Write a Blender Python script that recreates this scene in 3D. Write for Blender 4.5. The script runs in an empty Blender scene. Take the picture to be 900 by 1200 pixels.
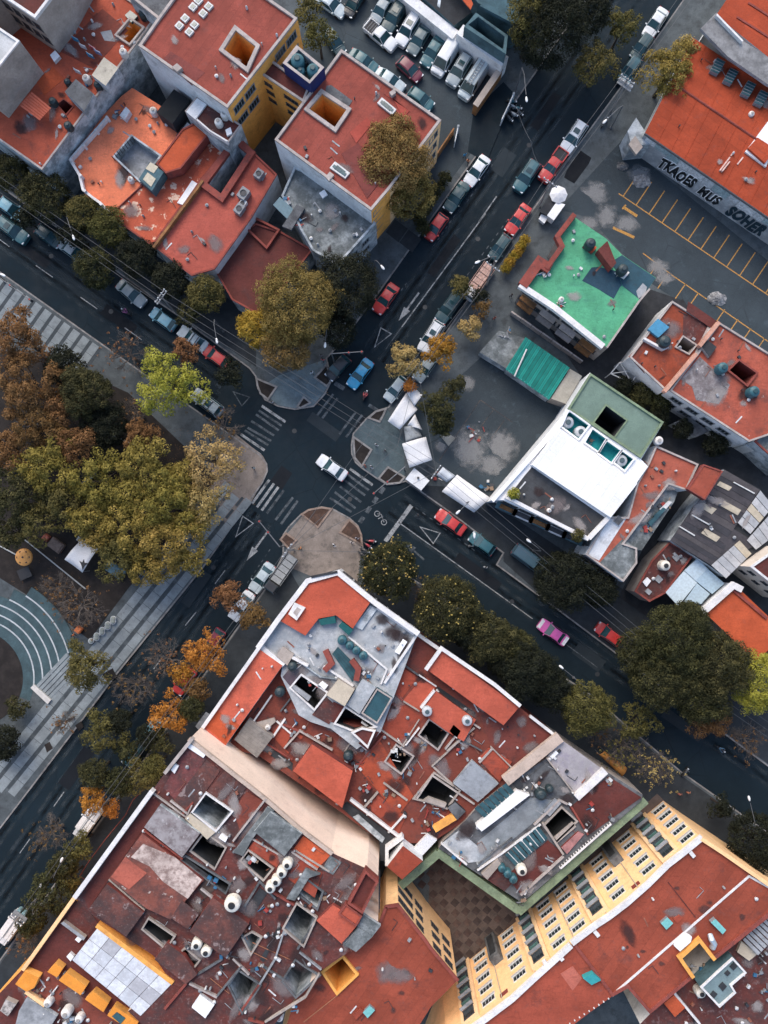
import bpy, bmesh, math, random
import numpy as np
from mathutils import Vector, Matrix
from mathutils.geometry import tessellate_polygon

random.seed(7)
SC = bpy.context.scene
COL = SC.collection

# ---------------------------------------------------------------- camera
S = 0.13            # metres on the ground for one photo pixel
H = 120.0           # flying height of the drone camera
CX, CY = 460.0, 630.0   # the point straight below the camera, photo pixels
cam = bpy.data.cameras.new('camera'); cam_o = bpy.data.objects.new('camera', cam); COL.objects.link(cam_o)
cam_o.location = (0, 0, H); cam_o.rotation_euler = (0, 0, 0)
cam.sensor_fit = 'VERTICAL'; cam.sensor_height = 24.0; cam.sensor_width = 18.0
cam.lens = 24.0 * (H / S) / 1200.0
cam.shift_x = (450.0 - CX) / 1200.0; cam.shift_y = (CY - 600.0) / 1200.0
cam.clip_start = 1.0; cam.clip_end = 2000.0
SC.camera = cam_o

# ---------------------------------------------------------------- sky, soft sun, exposure
SUN_EL, SUN_AZ = 44.0, 342.0      # elevation; azimuth measured from +Y clockwise
wd = bpy.data.worlds.new('World'); SC.world = wd; wd.use_nodes = True
nt = wd.node_tree; bg = nt.nodes['Background']
sky = nt.nodes.new('ShaderNodeTexSky'); sky.sky_type = 'NISHITA'; sky.sun_disc = False
sky.sun_elevation = math.radians(SUN_EL); sky.sun_rotation = math.radians(SUN_AZ)
sky.air_density = 1.0; sky.dust_density = 2.5; sky.ozone_density = 1.2
nt.links.new(sky.outputs[0], bg.inputs[0]); bg.inputs[1].default_value = 0.15
sl = bpy.data.lights.new('sun', 'SUN'); sl.energy = 1.0; sl.angle = math.radians(40); sl.color = (1.0, 0.90, 0.78)
so = bpy.data.objects.new('sun', sl); COL.objects.link(so)
_d = Vector((math.sin(math.radians(SUN_AZ)) * math.cos(math.radians(SUN_EL)), math.cos(math.radians(SUN_AZ)) * math.cos(math.radians(SUN_EL)), math.sin(math.radians(SUN_EL))))
so.rotation_euler = _d.to_track_quat('Z', 'Y').to_euler(); so.location = (0, 0, 90)
SC.view_settings.view_transform = 'Standard'; SC.view_settings.look = 'None'
SC.view_settings.gamma = 1.0; SC.view_settings.use_curve_mapping = False
SC.view_settings.exposure = 0.98
SC.render.engine = 'CYCLES'
SC.cycles.max_bounces = 5; SC.cycles.diffuse_bounces = 4; SC.cycles.glossy_bounces = 2
SC.cycles.transmission_bounces = 2; SC.cycles.transparent_max_bounces = 4
SC.cycles.use_denoising = True

# ---------------------------------------------------------------- coordinates
def P(px, py, z=0.0):
    """photo pixel of a point known to be z metres above the ground -> world position"""
    k = S * (H - z) / H
    return Vector(((px - CX) * k, (CY - py) * k, z))
def W(poly, z):
    q = [P(a, b, z).xy for a, b in poly]
    ar = sum(q[i].x * q[(i + 1) % len(q)].y - q[(i + 1) % len(q)].x * q[i].y for i in range(len(q)))
    if ar < 0: q.reverse()
    return q
def inset(q, d):
    n = len(q); out = []
    for i in range(n):
        a, b, c = q[i - 1], q[i], q[(i + 1) % n]
        e1 = (b - a); e2 = (c - b)
        if e1.length < 1e-6 or e2.length < 1e-6: out.append(b.copy()); continue
        e1.normalize(); e2.normalize()
        n1 = Vector((-e1.y, e1.x)); n2 = Vector((-e2.y, e2.x))
        m = n1 + n2
        if m.length < 1e-3: m = n1.copy()
        m.normalize(); k = max(0.35, m.dot(n1))
        out.append(b + m * (d / k))
    return out
UX = Vector((0.812, -0.584))   # along the avenue, towards the lower right
VX = Vector((0.579, 0.815))    # along the side street, towards the upper right
A_AVE = math.atan2(UX.y, UX.x); A_ST = math.atan2(VX.y, VX.x)

# ---------------------------------------------------------------- objects
def tag(o, label=None, cat=None, group=None, kind=None):
    if label: o['label'] = label
    if cat: o['category'] = cat
    if group: o['group'] = group
    if kind: o['kind'] = kind
    return o
def thing(name, label, cat, loc=(0, 0, 0), rz=0.0, group=None):
    o = bpy.data.objects.new(name, None); COL.objects.link(o)
    o.empty_display_size = 0.3
    o.location = loc; o.rotation_euler = (0, 0, rz)
    return tag(o, label, cat, group)
def woff(p):
    v = Vector((0, 0, 0))
    while p is not None: v = v + p.location; p = p.parent
    return v
class MB:
    def __init__(s): s.v = []; s.f = []; s.m = []
    def add(s, vs, fs, mi=0):
        b = len(s.v); s.v += [tuple(x) for x in vs]
        for f in fs: s.f.append(tuple(b + i for i in f)); s.m.append(mi)
        return s
    def box(s, c, d, rz=0.0, mi=0, taper=1.0):
        ca, sa = math.cos(rz), math.sin(rz); vs = []
        for z, k in ((-.5, 1.0), (.5, taper)):
            for x, y in ((-.5, -.5), (.5, -.5), (.5, .5), (-.5, .5)):
                X, Y = x * d[0] * k, y * d[1] * k
                vs.append((c[0] + X * ca - Y * sa, c[1] + X * sa + Y * ca, c[2] + z * d[2]))
        return s.add(vs, [(3, 2, 1, 0), (4, 5, 6, 7), (0, 1, 5, 4), (1, 2, 6, 5), (2, 3, 7, 6), (3, 0, 4, 7)], mi)
    def prism(s, q, z0, z1, mi=0, mt=None, bottom=True):
        n = len(q); vs = [(p[0], p[1], z0) for p in q] + [(p[0], p[1], z1) for p in q]
        s.add(vs, [(i, (i + 1) % n, n + (i + 1) % n, n + i) for i in range(n)], mi)
        mt = mi if mt is None else mt
        tr = tessellate_polygon([[Vector((p[0], p[1], 0)) for p in q]])
        def up(t):
            a, b, c = (q[i] for i in t)
            return (b[0] - a[0]) * (c[1] - a[1]) - (b[1] - a[1]) * (c[0] - a[0]) > 0
        tr = [t if up(t) else (t[0], t[2], t[1]) for t in tr]
        s.add([(p[0], p[1], z1) for p in q], tr, mt)
        if bottom: s.add([(p[0], p[1], z0) for p in q], [(t[0], t[2], t[1]) for t in tr], mi)
        return s
    def sheet(s, q, z, holes=(), mi=0):
        loops = [[Vector((p[0], p[1], 0)) for p in q]] + [[Vector((p[0], p[1], 0)) for p in h] for h in holes]
        fl = [p for l in loops for p in l]
        tr = tessellate_polygon(loops)
        ok = []
        for t in tr:
            a, b, c = (fl[i] for i in t)
            ar = (b.x - a.x) * (c.y - a.y) - (b.y - a.y) * (c.x - a.x)
            if abs(ar) < 1e-9: continue
            ok.append(tuple(t) if ar > 0 else (t[0], t[2], t[1]))
        return s.add([(p.x, p.y, z) for p in fl], ok, mi)
    def ring(s, qo, qi, z0, z1, mi=0, mt=None):
        n = len(qo); mt = mi if mt is None else mt
        vs = [(p[0], p[1], z0) for p in qo] + [(p[0], p[1], z1) for p in qo] + [(p[0], p[1], z1) for p in qi] + [(p[0], p[1], z0) for p in qi]
        for i in range(n):
            j = (i + 1) % n
            s.add([vs[i], vs[j], vs[n + j], vs[n + i]], [(0, 1, 2, 3)], mi)
            s.add([vs[n + i], vs[n + j], vs[2 * n + j], vs[2 * n + i]], [(0, 1, 2, 3)], mt)
            s.add([vs[2 * n + i], vs[2 * n + j], vs[3 * n + j], vs[3 * n + i]], [(0, 1, 2, 3)], mi)
        return s
    def tube(s, pts, r, n=6, mi=0, caps=True):
        pts = [Vector(p) for p in pts]; rr = r if isinstance(r, (list, tuple)) else [r] * len(pts)
        vs = []; m = len(pts)
        for i, p in enumerate(pts):
            t = (pts[min(i + 1, m - 1)] - pts[max(i - 1, 0)]).normalized()
            a = t.orthogonal().normalized() if i == 0 else (a - t * a.dot(t)).normalized()
            b = t.cross(a)
            for k in range(n):
                w = 2 * math.pi * k / n
                vs.append(p + (a * math.cos(w) + b * math.sin(w)) * rr[i])
        fs = [(i * n + k, i * n + (k + 1) % n, (i + 1) * n + (k + 1) % n, (i + 1) * n + k) for i in range(m - 1) for k in range(n)]
        if caps: fs += [tuple(range(n - 1, -1, -1)), tuple((m - 1) * n + k for k in range(n))]
        return s.add(vs, fs, mi)
    def lathe(s, prof, c=(0, 0, 0), n=16, mi=0, cap=True):
        vs = []; m = len(prof)
        for r, z in prof:
            for k in range(n):
                w = 2 * math.pi * k / n
                vs.append((c[0] + r * math.cos(w), c[1] + r * math.sin(w), c[2] + z))
        fs = [(i * n + k, i * n + (k + 1) % n, (i + 1) * n + (k + 1) % n, (i + 1) * n + k) for i in range(m - 1) for k in range(n)]
        if cap: fs += [tuple(range(n - 1, -1, -1)), tuple((m - 1) * n + k for k in range(n))]
        return s.add(vs, fs, mi)
    def mesh(s, name, mats, smooth=False, off=None):
        me = bpy.data.meshes.new(name)
        vs = s.v if off is None else [(a - off.x, b - off.y, c - off.z) for a, b, c in s.v]
        me.from_pydata(vs, [], s.f)
        mats = mats if isinstance(mats, (list, tuple)) else [mats]
        for m in mats: me.materials.append(m)
        if len(mats) > 1: me.polygons.foreach_set('material_index', s.m)
        if smooth: me.polygons.foreach_set('use_smooth', [True] * len(me.polygons))
        me.update(); return me
    def obj(s, name, mats, parent=None, smooth=False, loc=None):
        """verts are world coordinates; the object's origin goes to loc (or to the parent's origin)"""
        base = woff(parent) if parent is not None else Vector((0, 0, 0))
        o_loc = Vector(loc) if loc is not None else base
        o = bpy.data.objects.new(name, s.mesh(name, mats, smooth, o_loc)); COL.objects.link(o)
        if parent is not None: o.parent = parent
        o.location = o_loc - base
        return o
def place(name, me, parent=None, loc=(0, 0, 0), rz=0.0, scale=None):
    """a new object on shared mesh data; loc in world coordinates for unrotated parents"""
    o = bpy.data.objects.new(name, me); COL.objects.link(o)
    base = woff(parent) if parent is not None else Vector((0, 0, 0))
    if parent is not None: o.parent = parent
    o.location = Vector(loc) - base; o.rotation_euler = (0, 0, rz)
    if scale: o.scale = scale
    return o
KIDS = {}
def copy_tree(o, parent=None):
    """a copy of a thing with copies of its parts and sub-parts"""
    c = o.copy(); COL.objects.link(c); c.parent = parent
    for ch in KIDS.get(o.as_pointer(), ()): copy_tree(ch, c)
    return c
def index_kids(root):
    KIDS[root.as_pointer()] = [c for c in bpy.data.objects if c.parent == root]
    for c in KIDS[root.as_pointer()]: KIDS[c.as_pointer()] = [d for d in bpy.data.objects if d.parent == c]

# ---------------------------------------------------------------- materials
def srgb(r, g, b):
    f = lambda u: (u / 255 / 12.92) if u / 255 <= .04045 else ((u / 255 + .055) / 1.055) ** 2.4
    return (f(r), f(g), f(b))
MATS = {}
class NT:
    def __init__(s, name):
        s.m = bpy.data.materials.new(name); s.m.use_nodes = True; s.t = s.m.node_tree
        s.b = s.t.nodes['Principled BSDF']; s.tc = None
    def n(s, ty, **kw):
        nd = s.t.nodes.new(ty)
        for k, v in kw.items():
            if k in nd.inputs: s.put(nd.inputs[k], v)
            else: setattr(nd, k, v)
        return nd
    def put(s, sock, v):
        if isinstance(v, bpy.types.NodeSocket): s.t.links.new(v, sock)
        else:
            if isinstance(v, (tuple, list)) and len(v) == 3 and sock.type == 'RGBA': v = (*v, 1)
            sock.default_value = v
    def co(s):
        if s.tc is None: s.tc = s.n('ShaderNodeTexCoord').outputs['Object']
        return s.tc
    def noise(s, scale, detail=4, rough=.6, stretch=None, rot=0.0, off=0.0):
        v = s.co()
        if stretch or off or rot:
            mp = s.n('ShaderNodeMapping'); s.t.links.new(v, mp.inputs[0])
            mp.inputs['Rotation'].default_value = (0, 0, rot); mp.inputs['Location'].default_value = (off, off * .7, off * .3)
            if stretch: mp.inputs['Scale'].default_value = stretch
            v = mp.outputs[0]
        nd = s.n('ShaderNodeTexNoise'); s.t.links.new(v, nd.inputs['Vector'])
        nd.inputs['Scale'].default_value = scale; nd.inputs['Detail'].default_value = detail; nd.inputs['Roughness'].default_value = rough
        return nd.outputs['Fac']
    def ramp(s, fac, a, b, lo=0.0, hi=1.0):
        mr = s.n('ShaderNodeMapRange'); mr.interpolation_type = 'SMOOTHSTEP'
        s.put(mr.inputs[0], fac); mr.inputs[1].default_value = a; mr.inputs[2].default_value = b
        mr.inputs[3].default_value = lo; mr.inputs[4].default_value = hi
        return mr.outputs[0]
    def mix(s, fac, a, b, mode='MIX'):
        mx = s.n('ShaderNodeMix'); mx.data_type = 'RGBA'; mx.blend_type = mode
        s.put(mx.inputs[0], fac); s.put(mx.inputs[6], a); s.put(mx.inputs[7], b)
        return mx.outputs[2]
    def mul(s, a, b):
        m = s.n('ShaderNodeMath'); m.operation = 'MULTIPLY'; s.put(m.inputs[0], a); s.put(m.inputs[1], b); return m.outputs[0]
    def out(s, col, rough=.8, metal=0.0, bump=None, bd=.02, spec=None):
        s.put(s.b.inputs['Base Color'], col); s.put(s.b.inputs['Roughness'], rough); s.b.inputs['Metallic'].default_value = metal
        if spec is not None: s.b.inputs['Specular IOR Level'].default_value = spec
        if bump is not None:
            bn = s.n('ShaderNodeBump'); bn.inputs['Distance'].default_value = bd; bn.inputs['Strength'].default_value = .6
            s.put(bn.inputs['Height'], bump); s.t.links.new(bn.outputs[0], s.b.inputs['Normal'])
        return s.m
def sc3(c, k): return tuple(min(1.0, x * k) for x in c)
def surf(name, col, var=.25, scale=.5, grime=.0, gcol=(.03, .03, .033), rough=.85, fine=6.0, seam=None, chips=None, metal=0.0, off=0.0, spec=.25, mottle=0.0, mcol=None):
    """weathered painted or mineral surface: broad tone drift, fine grain, dirt patches, optional membrane seams and chipped paint"""
    if name in MATS: return MATS[name]
    t = NT(name)
    n1 = t.noise(scale, 5, .65, off=off); n2 = t.noise(fine, 3, .7, off=off + 3)
    c = t.mix(t.ramp(n1, .3, .7), sc3(col, 1 - var), sc3(col, 1 + var))
    c = t.mix(t.ramp(n2, .3, .75, 0, .45), c, sc3(col, .62))
    if seam:
        w, rot = seam
        mp = t.n('ShaderNodeMapping'); t.t.links.new(t.co(), mp.inputs[0]); mp.inputs['Rotation'].default_value = (0, 0, -rot)
        br = t.n('ShaderNodeTexBrick'); t.t.links.new(mp.outputs[0], br.inputs['Vector'])
        br.inputs['Scale'].default_value = 1.0; br.inputs['Brick Width'].default_value = w * 6; br.inputs['Row Height'].default_value = w
        br.inputs['Mortar Size'].default_value = .035; br.inputs['Mortar Smooth'].default_value = .6
        br.inputs['Color1'].default_value = (1, 1, 1, 1); br.inputs['Color2'].default_value = (.80, .80, .80, 1); br.inputs['Mortar'].default_value = (.6, .6, .6, 1)
        c = t.mix(.75, c, br.outputs[0], 'MULTIPLY')
    if grime > 0:
        n3 = t.noise(scale * 1.7, 7, .72, off=off + 11)
        c = t.mix(t.ramp(n3, .62 - grime * .3, .80 - grime * .22, 0, .35 + .55 * grime), c, gcol)
        n4 = t.noise(1.1, 6, .75, off=off + 23)
        c = t.mix(t.ramp(n4, .56, .72, 0, .25 + .3 * grime), c, sc3(gcol, 2.2))
    if mottle:
        n6 = t.noise(2.3, 6, .75, off=off + 41); n7 = t.noise(.55, 5, .7, stretch=(1, 5, 1), rot=.95, off=off + 47)
        c = t.mix(t.ramp(n6, .54, .74, 0, .42 * mottle), c, mcol or sc3(col, 1.55)); c = t.mix(t.ramp(n6, .30, .44, .55 * mottle, 0), c, sc3(col, .45))
        c = t.mix(t.ramp(n7, .52, .70, 0, .50 * mottle), c, sc3(col, .50))
        n8 = t.noise(.28, 4, .6, off=off + 53); ab = t.n('ShaderNodeMath'); ab.operation = 'SUBTRACT'; t.put(ab.inputs[0], n8); ab.inputs[1].default_value = .53
        a2 = t.n('ShaderNodeMath'); a2.operation = 'ABSOLUTE'; t.put(a2.inputs[0], ab.outputs[0])
        c = t.mix(t.ramp(n8, .53, .60, 0, .22 * mottle), c, sc3(col, .62)); c = t.mix(t.ramp(a2.outputs[0], .0, .014, .38 * mottle, 0), c, sc3(col, .45))
    if chips:
        ch, amt = chips
        n5 = t.noise(.75, 6, .62, off=off + 31)
        c = t.mix(t.ramp(n5, amt, amt + .05), c, ch)
    MATS[name] = t.out(c, rough, metal, bump=n2, spec=spec)
    return MATS[name]
def plain(name, col, rough=.6, metal=0.0, var=.12, scale=3.0, spec=.4):
    if name in MATS: return MATS[name]
    t = NT(name); n1 = t.noise(scale, 4, .65)
    MATS[name] = t.out(t.mix(t.ramp(n1, .3, .7), sc3(col, 1 - var), sc3(col, 1 + var)), rough, metal, spec=spec)
    return MATS[name]
def paint(name, rough=.42, metal=.0, coat=.22):
    """body paint that takes its colour from the object"""
    if name in MATS: return MATS[name]
    t = NT(name); oi = t.n('ShaderNodeObjectInfo'); n1 = t.noise(1.4, 5, .7)
    c = t.mix(t.ramp(n1, .45, .8, 0, .30), oi.outputs['Color'], (.05, .05, .05))
    t.b.inputs['Coat Weight'].default_value = coat; t.b.inputs['Coat Roughness'].default_value = .08
    MATS[name] = t.out(c, rough, metal); return MATS[name]
def leafmat(name, dark, mid, light, trans=.25):
    if name in MATS: return MATS[name]
    t = NT(name); g = t.n('ShaderNodeNewGeometry'); oi = t.n('ShaderNodeObjectInfo')
    cr = t.n('ShaderNodeValToRGB'); e = cr.color_ramp.elements
    e[0].position = 0.0; e[0].color = (*dark, 1); e[1].position = 1.0; e[1].color = (*light, 1)
    k = e.new(.55); k.color = (*mid, 1)
    n1 = t.noise(.9, 3, .6)
    ad = t.n('ShaderNodeMath'); ad.operation = 'MULTIPLY_ADD'; t.put(ad.inputs[0], g.outputs['Random Per Island']); ad.inputs[1].default_value = .32
    t.put(ad.inputs[2], t.ramp(n1, .28, .72, .05, .62))
    t.put(cr.inputs[0], ad.outputs[0])
    hs = t.n('ShaderNodeHueSaturation'); t.put(hs.inputs['Color'], cr.outputs[0])
    t.put(hs.inputs['Hue'], t.ramp(oi.outputs['Random'], 0, 1, .488, .512)); t.put(hs.inputs['Value'], t.ramp(oi.outputs['Random'], 0, 1, 1.1, .85))
    m = t.out(hs.outputs[0], .75, spec=.15)
    tr = t.n('ShaderNodeBsdfTranslucent'); t.put(tr.inputs[0], hs.outputs[0])
    mx = t.n('ShaderNodeMixShader'); mx.inputs[0].default_value = trans
    t.t.links.new(t.b.outputs[0], mx.inputs[1]); t.t.links.new(tr.outputs[0], mx.inputs[2])
    t.t.links.new(mx.outputs[0], t.t.nodes['Material Output'].inputs[0])
    MATS[name] = m; return m
def glassmat(name, col, rough=.12):
    if name in MATS: return MATS[name]
    t = NT(name); n1 = t.noise(.8, 3, .6)
    MATS[name] = t.out(t.mix(t.ramp(n1, .3, .7), sc3(col, .7), sc3(col, 1.3)), rough, 0.0, spec=.6); return MATS[name]
# ================================================================ GROUND, ROADS, PAVEMENTS
def asphaltmat(name, col, wear=.5, off=0.0):
    t = NT(name)
    n1 = t.noise(.06, 6, .7, off=off); n2 = t.noise(9, 3, .8); n3 = t.noise(.35, 8, .75, off=off + 5)
    c = t.mix(t.ramp(n1, .3, .7), sc3(col, .7), sc3(col, 1.35))
    c = t.mix(t.ramp(n3, .54, .70, 0, .62 * wear), c, sc3(col, 2.3))
    c = t.mix(t.ramp(n3, .30, .42, .5 * wear, 0), c, sc3(col, .5))
    c = t.mix(t.ramp(n2, .35, .7, 0, .4), c, sc3(col, 1.7))
    vo = t.n('ShaderNodeTexVoronoi'); vo.feature = 'DISTANCE_TO_EDGE'; t.put(vo.inputs['Vector'], t.co()); vo.inputs['Scale'].default_value = .17
    c = t.mix(t.mul(t.ramp(vo.outputs['Distance'], .0, .012, .55, 0), t.ramp(n1, .45, .6)), c, sc3(col, .35))
    MATS[name] = t.out(c, t.ramp(n3, .3, .7, .55, .9), bump=n2, bd=.01, spec=.12); return MATS[name]
ASPH = asphaltmat('asphalt', (.0070, .0140, .0195))
ASPH_LOT = asphaltmat('asphalt_car_park', (.036, .047, .054), 1.0, 4)
ASPH_PATCH = asphaltmat('asphalt_patch', (.008, .010, .013), .3, 9)
CONC = surf('pavement_concrete', (.078, .092, .098), .25, .4, .5, (.03, .033, .036), fine=5)
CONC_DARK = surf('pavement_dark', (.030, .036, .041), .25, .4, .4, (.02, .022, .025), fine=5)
CONC_TAN = surf('pavement_tan', (.215, .180, .155), .2, .4, .5, (.06, .055, .05), fine=5)
KERB = surf('kerb_concrete', (.24, .23, .22), .25, .8, .5, fine=5)
SOIL = surf('soil', (.022, .018, .016), .4, .6, .6, (.012, .01, .01), fine=7)
SLAB = surf('plaza_slab', (.215, .243, .252), .2, .5, .35, (.07, .08, .085), fine=5)
SLABD = surf('plaza_slab_dark', (.055, .066, .073), .2, .5, .3, fine=5)
def paintmat(name, col, wear):
    t = NT(name); n1 = t.noise(.9, 7, .75); n2 = t.noise(7, 3, .8)
    c = t.mix(t.ramp(n1, wear - .1, wear + .12, 0, .85), col, (.014, .020, .026))
    c = t.mix(t.ramp(n2, .45, .62, 0, .7), c, (.018, .024, .03))
    MATS[name] = t.out(c, .7, spec=.1); return MATS[name]
MARK = paintmat('road_paint_white', (.34, .35, .35), .55)
MARKF = paintmat('road_paint_faded', (.115, .13, .14), .50)
MARKY = paintmat('road_paint_yellow', (.52, .27, .07), .66)

def tile(pts, off, k): return [(off[0] + a / k, off[1] + b / k) for a, b in pts]
T1 = lambda *p: tile(p, (250, 400), 4.5)
T2 = lambda *p: tile(p, (400, 250), 4.5)
T3 = lambda *p: tile(p, (400, 450), 4.5)
T4 = lambda *p: tile(p, (250, 560), 4.5)
T6 = lambda *p: tile(p, (0, 220), 4.5)
T8 = lambda *p: tile(p, (0, 620), 4.5)

g = MB().sheet([Vector(p) for p in ((-700, -700), (700, -700), (700, 700), (-700, 700))], -.03).obj('ground', CONC_DARK)
tag(g, 'dark ground far around the streets', 'ground', kind='structure')
road = MB().sheet(W([(-350, -350), (1250, -350), (1250, 1550), (-350, 1550)], 0), 0.0).obj('road', ASPH)
tag(road, 'dark blue-grey asphalt of the two crossing streets', 'road', kind='structure')

PV = .13
def block(name, label, poly, mat, kerb=True):
    q = W(poly, PV)
    o = MB().prism(inset(q, .22), -.01, PV, bottom=False).obj(name, mat)
    tag(o, label, 'pavement', kind='structure')
    if kerb: MB().ring(q, inset(q, .215), -.01, PV + .012).obj('kerb', KERB, o)
    return o
NW_BULB = T1((220, 185), (232, 250), (270, 310), (340, 345), (430, 362), (530, 345), (590, 280), (620, 220), (615, 150), (600, 90))
blk_nw = block('pavement', 'grey pavement round the block with the red roofed apartment houses', [(-300, 0), (232, 388), (292, 432)] + NW_BULB + [(400, 402), (443, 345), (497, 269), (552, 192), (600, 125), (700, -17), (900, -300), (-300, -300)], CONC)
E_BULB = T3((245, 120), (180, 140), (130, 180), (60, 260), (50, 320), (52, 370), (72, 415), (105, 445), (185, 500), (240, 535), (290, 530), (340, 515))
blk_ne = block('pavement', 'grey pavement round the block with the white awnings and car park', E_BULB + [(530, 603), (589, 648), (581, 662), (640, 705), (760, 795), (1200, 1120), (1250, -300), (1010, -300), (777, 33), (680, 166), (520, 392), (474, 457)], CONC)
blk_sw = block('plaza', 'wide grey pavement of the park with banded paving', [(-300, 107), (0, 318), (113, 398), (305, 533), (313, 543), (314, 552), (308, 566), (240, 663), (135, 793), (60, 893), (-300, 1365)], CONC)
S_BULB = T4((365, 300), (395, 255), (460, 190), (500, 165), (570, 150), (630, 160), (720, 210), (765, 250), (785, 300), (792, 370))
blk_s = block('pavement', 'tan pavement round the block with the long yellow facade', S_BULB + [(560, 725), (690, 812), (800, 905), (1250, 1220), (1250, 1550), (-300, 1550), (-300, 1540), (111, 970), (315, 683), (331, 650)], CONC)

# tan paving on the rounded corners
def pave(name, poly, mat, parent, z=PV + .006):
    return MB().prism(W(poly, z), PV - .02, z, bottom=False).obj(name, mat, parent)
pave('corner_paving', T4((385, 300), (470, 200), (570, 160), (630, 168), (716, 218), (762, 260), (780, 370), (760, 560), (640, 490), (520, 520), (400, 470)), CONC_TAN, blk_s)
pave('corner_paving', T1((240, 250), (345, 180), (590, 95), (608, 150), (612, 218), (580, 275), (525, 336), (430, 352), (342, 336)), surf('corner_blue_grey', (.125, .165, .18), .2, .6, .5, (.06, .08, .09), mottle=.6), blk_nw)
pave('corner_paving', T3((240, 128), (180, 145), (135, 185), (65, 265), (56, 370), (110, 445), (188, 500), (335, 512), (330, 300), (260, 160)), surf('corner_slate', (.075, .105, .115), .2, .6, .5, (.04, .055, .06), mottle=.6), blk_ne)
pave('corner_paving', T1((120, 490), (262, 605), (284, 650), (288, 680), (200, 850), (60, 960), (-60, 700)), CONC_TAN, blk_sw)

# street and tree shade coloured into strips of pavement, partly dark asphalt
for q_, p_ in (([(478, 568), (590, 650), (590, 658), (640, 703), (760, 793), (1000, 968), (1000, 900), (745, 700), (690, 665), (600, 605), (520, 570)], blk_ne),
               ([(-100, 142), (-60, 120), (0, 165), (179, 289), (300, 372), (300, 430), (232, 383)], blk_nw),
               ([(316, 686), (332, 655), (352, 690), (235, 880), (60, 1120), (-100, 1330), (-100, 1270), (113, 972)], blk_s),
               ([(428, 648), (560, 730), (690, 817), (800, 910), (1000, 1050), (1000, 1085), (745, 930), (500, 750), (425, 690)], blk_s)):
    pave('pavement_shade', q_, CONC_DARK, p_, PV + .003)
# asphalt courts inside the blocks
def court(name, poly, mat, parent, z=PV + .012):
    return MB().prism(W(poly, z), PV - .02, z, bottom=False).obj(name, mat, parent)
lot_top = court('car_park_surface', [(360, -60), (640, -60), (560, 140), (590, 128), (520, 222), (350, 70)], ASPH_LOT, blk_nw)
lot_right = court('car_park_surface', [(728, 165), (930, 330), (960, 460), (760, 330), (690, 255), (655, 245)], ASPH_LOT, blk_ne)
lot_stalls = court('car_park_surface', T3((340, 160), (560, 20), (800, -200), (1160, 150), (900, 480), (820, 640), (480, 400), (420, 300)), ASPH_LOT, blk_ne)
court('drive_patch', [(680, 176), (693, 185), (690, 192), (673, 215), (661, 208), (664, 200)], ASPH_PATCH, blk_ne, PV + .02)
court('driveway', [(555, 130), (590, 96), (603, 110), (570, 190), (548, 178)], ASPH, blk_nw, PV + .02)
for a in ((0, 0), (16, 12)):
    court('driveway_panel', [(452 + a[0], 272 + a[1]), (463 + a[0], 257 + a[1]), (478 + a[0], 268 + a[1]), (467 + a[0], 284 + a[1])], CONC_DARK, blk_nw, PV + .02)

# ---------------------------------------------------------------- road markings, one sheet each
def stripe(a, b, wpx, mat=MARK, name='crosswalk_stripe', parent=None, z=.004):
    pa, pb = P(*a, z).xy, P(*b, z).xy
    d = (pb - pa).normalized(); n = Vector((-d.y, d.x)) * (wpx * S / 2)
    return MB().sheet([pa - n, pb - n, pb + n, pa + n] if True else 0, z).obj(name, mat, parent or road)
for p in (((255, 340), (380, 425)), ((130, 512), (250, 600)), ((145, 490), (270, 575))): stripe(*T1(*p), 3.0)
for p in (((240, 365), (360, 445)), ((225, 385), (345, 470)), ((200, 420), (320, 497)), ((180, 455), (305, 525)), ((165, 470), (290, 548))): stripe(*T1(*p), 2.6, MARKF)
for p in (((205, 135), (295, 10)), ((230, 155), (320, 30)), ((255, 172), (343, 48))): stripe(*T4(*p), 3.0)
for p in (((282, 187), (372, 65)), ((328, 222), (420, 103)), ((357, 244), (445, 120))): stripe(*T4(*p), 2.8, MARKF)
for p in (((548, 390), (633, 278)), ((575, 405), (655, 300)), ((665, 490), (750, 375)), ((700, 505), (785, 388))): stripe(*T1(*p), 2.6, MARKF)
for p in (((720, 672), (840, 758)), ): stripe(*T1(*p), 3.0)
for p in (((705, 700), (820, 785)), ((690, 730), (800, 812)), ((668, 765), (780, 848)), ((640, 795), (750, 880)), ((615, 825), (728, 900))): stripe(*T1(*p), 2.6, MARKF)
stripe(*T3((370, 640), (232, 830)), 5.0, MARK, 'stop_line')
stripe(*T1((640, 220), (690, 250)), 5.0, MARKF, 'stop_line')
stripe(*T1((820, 335), (890, 380)), 4.0, MARKF, 'stop_line')
for i in range(4): stripe(*T3((225 - i * 36, 545 + i * 52), (205 - i * 36, 575 + i * 52)), 5.0, MARKF, 'stop_line')
for a, b, w in (((569, 250), (471, 383), 1.3), ((582, 230), (561, 260), 1.3), ((467, 612), (624, 725), 1.1), ((640, 738), (700, 782), 1.0), ((471, 383), (452, 409), .9)):
    stripe(a, b, w, MARK if w > 1 else MARKF, 'lane_line')
for a, b in (((42, 311), (62, 325)), ((94, 348), (114, 362)), ((-8, 275), (11, 289)), ((146, 384), (166, 398)), ((230, 717), (217, 733)), ((264, 668), (252, 684)), ((75, 928), (63, 945)), ((35, 983), (23, 1000)), ((-5, 1040), (-17, 1056)), ((192, 768), (180, 784))):
    stripe(a, b, 1.0, MARK, 'lane_dash')
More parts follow.
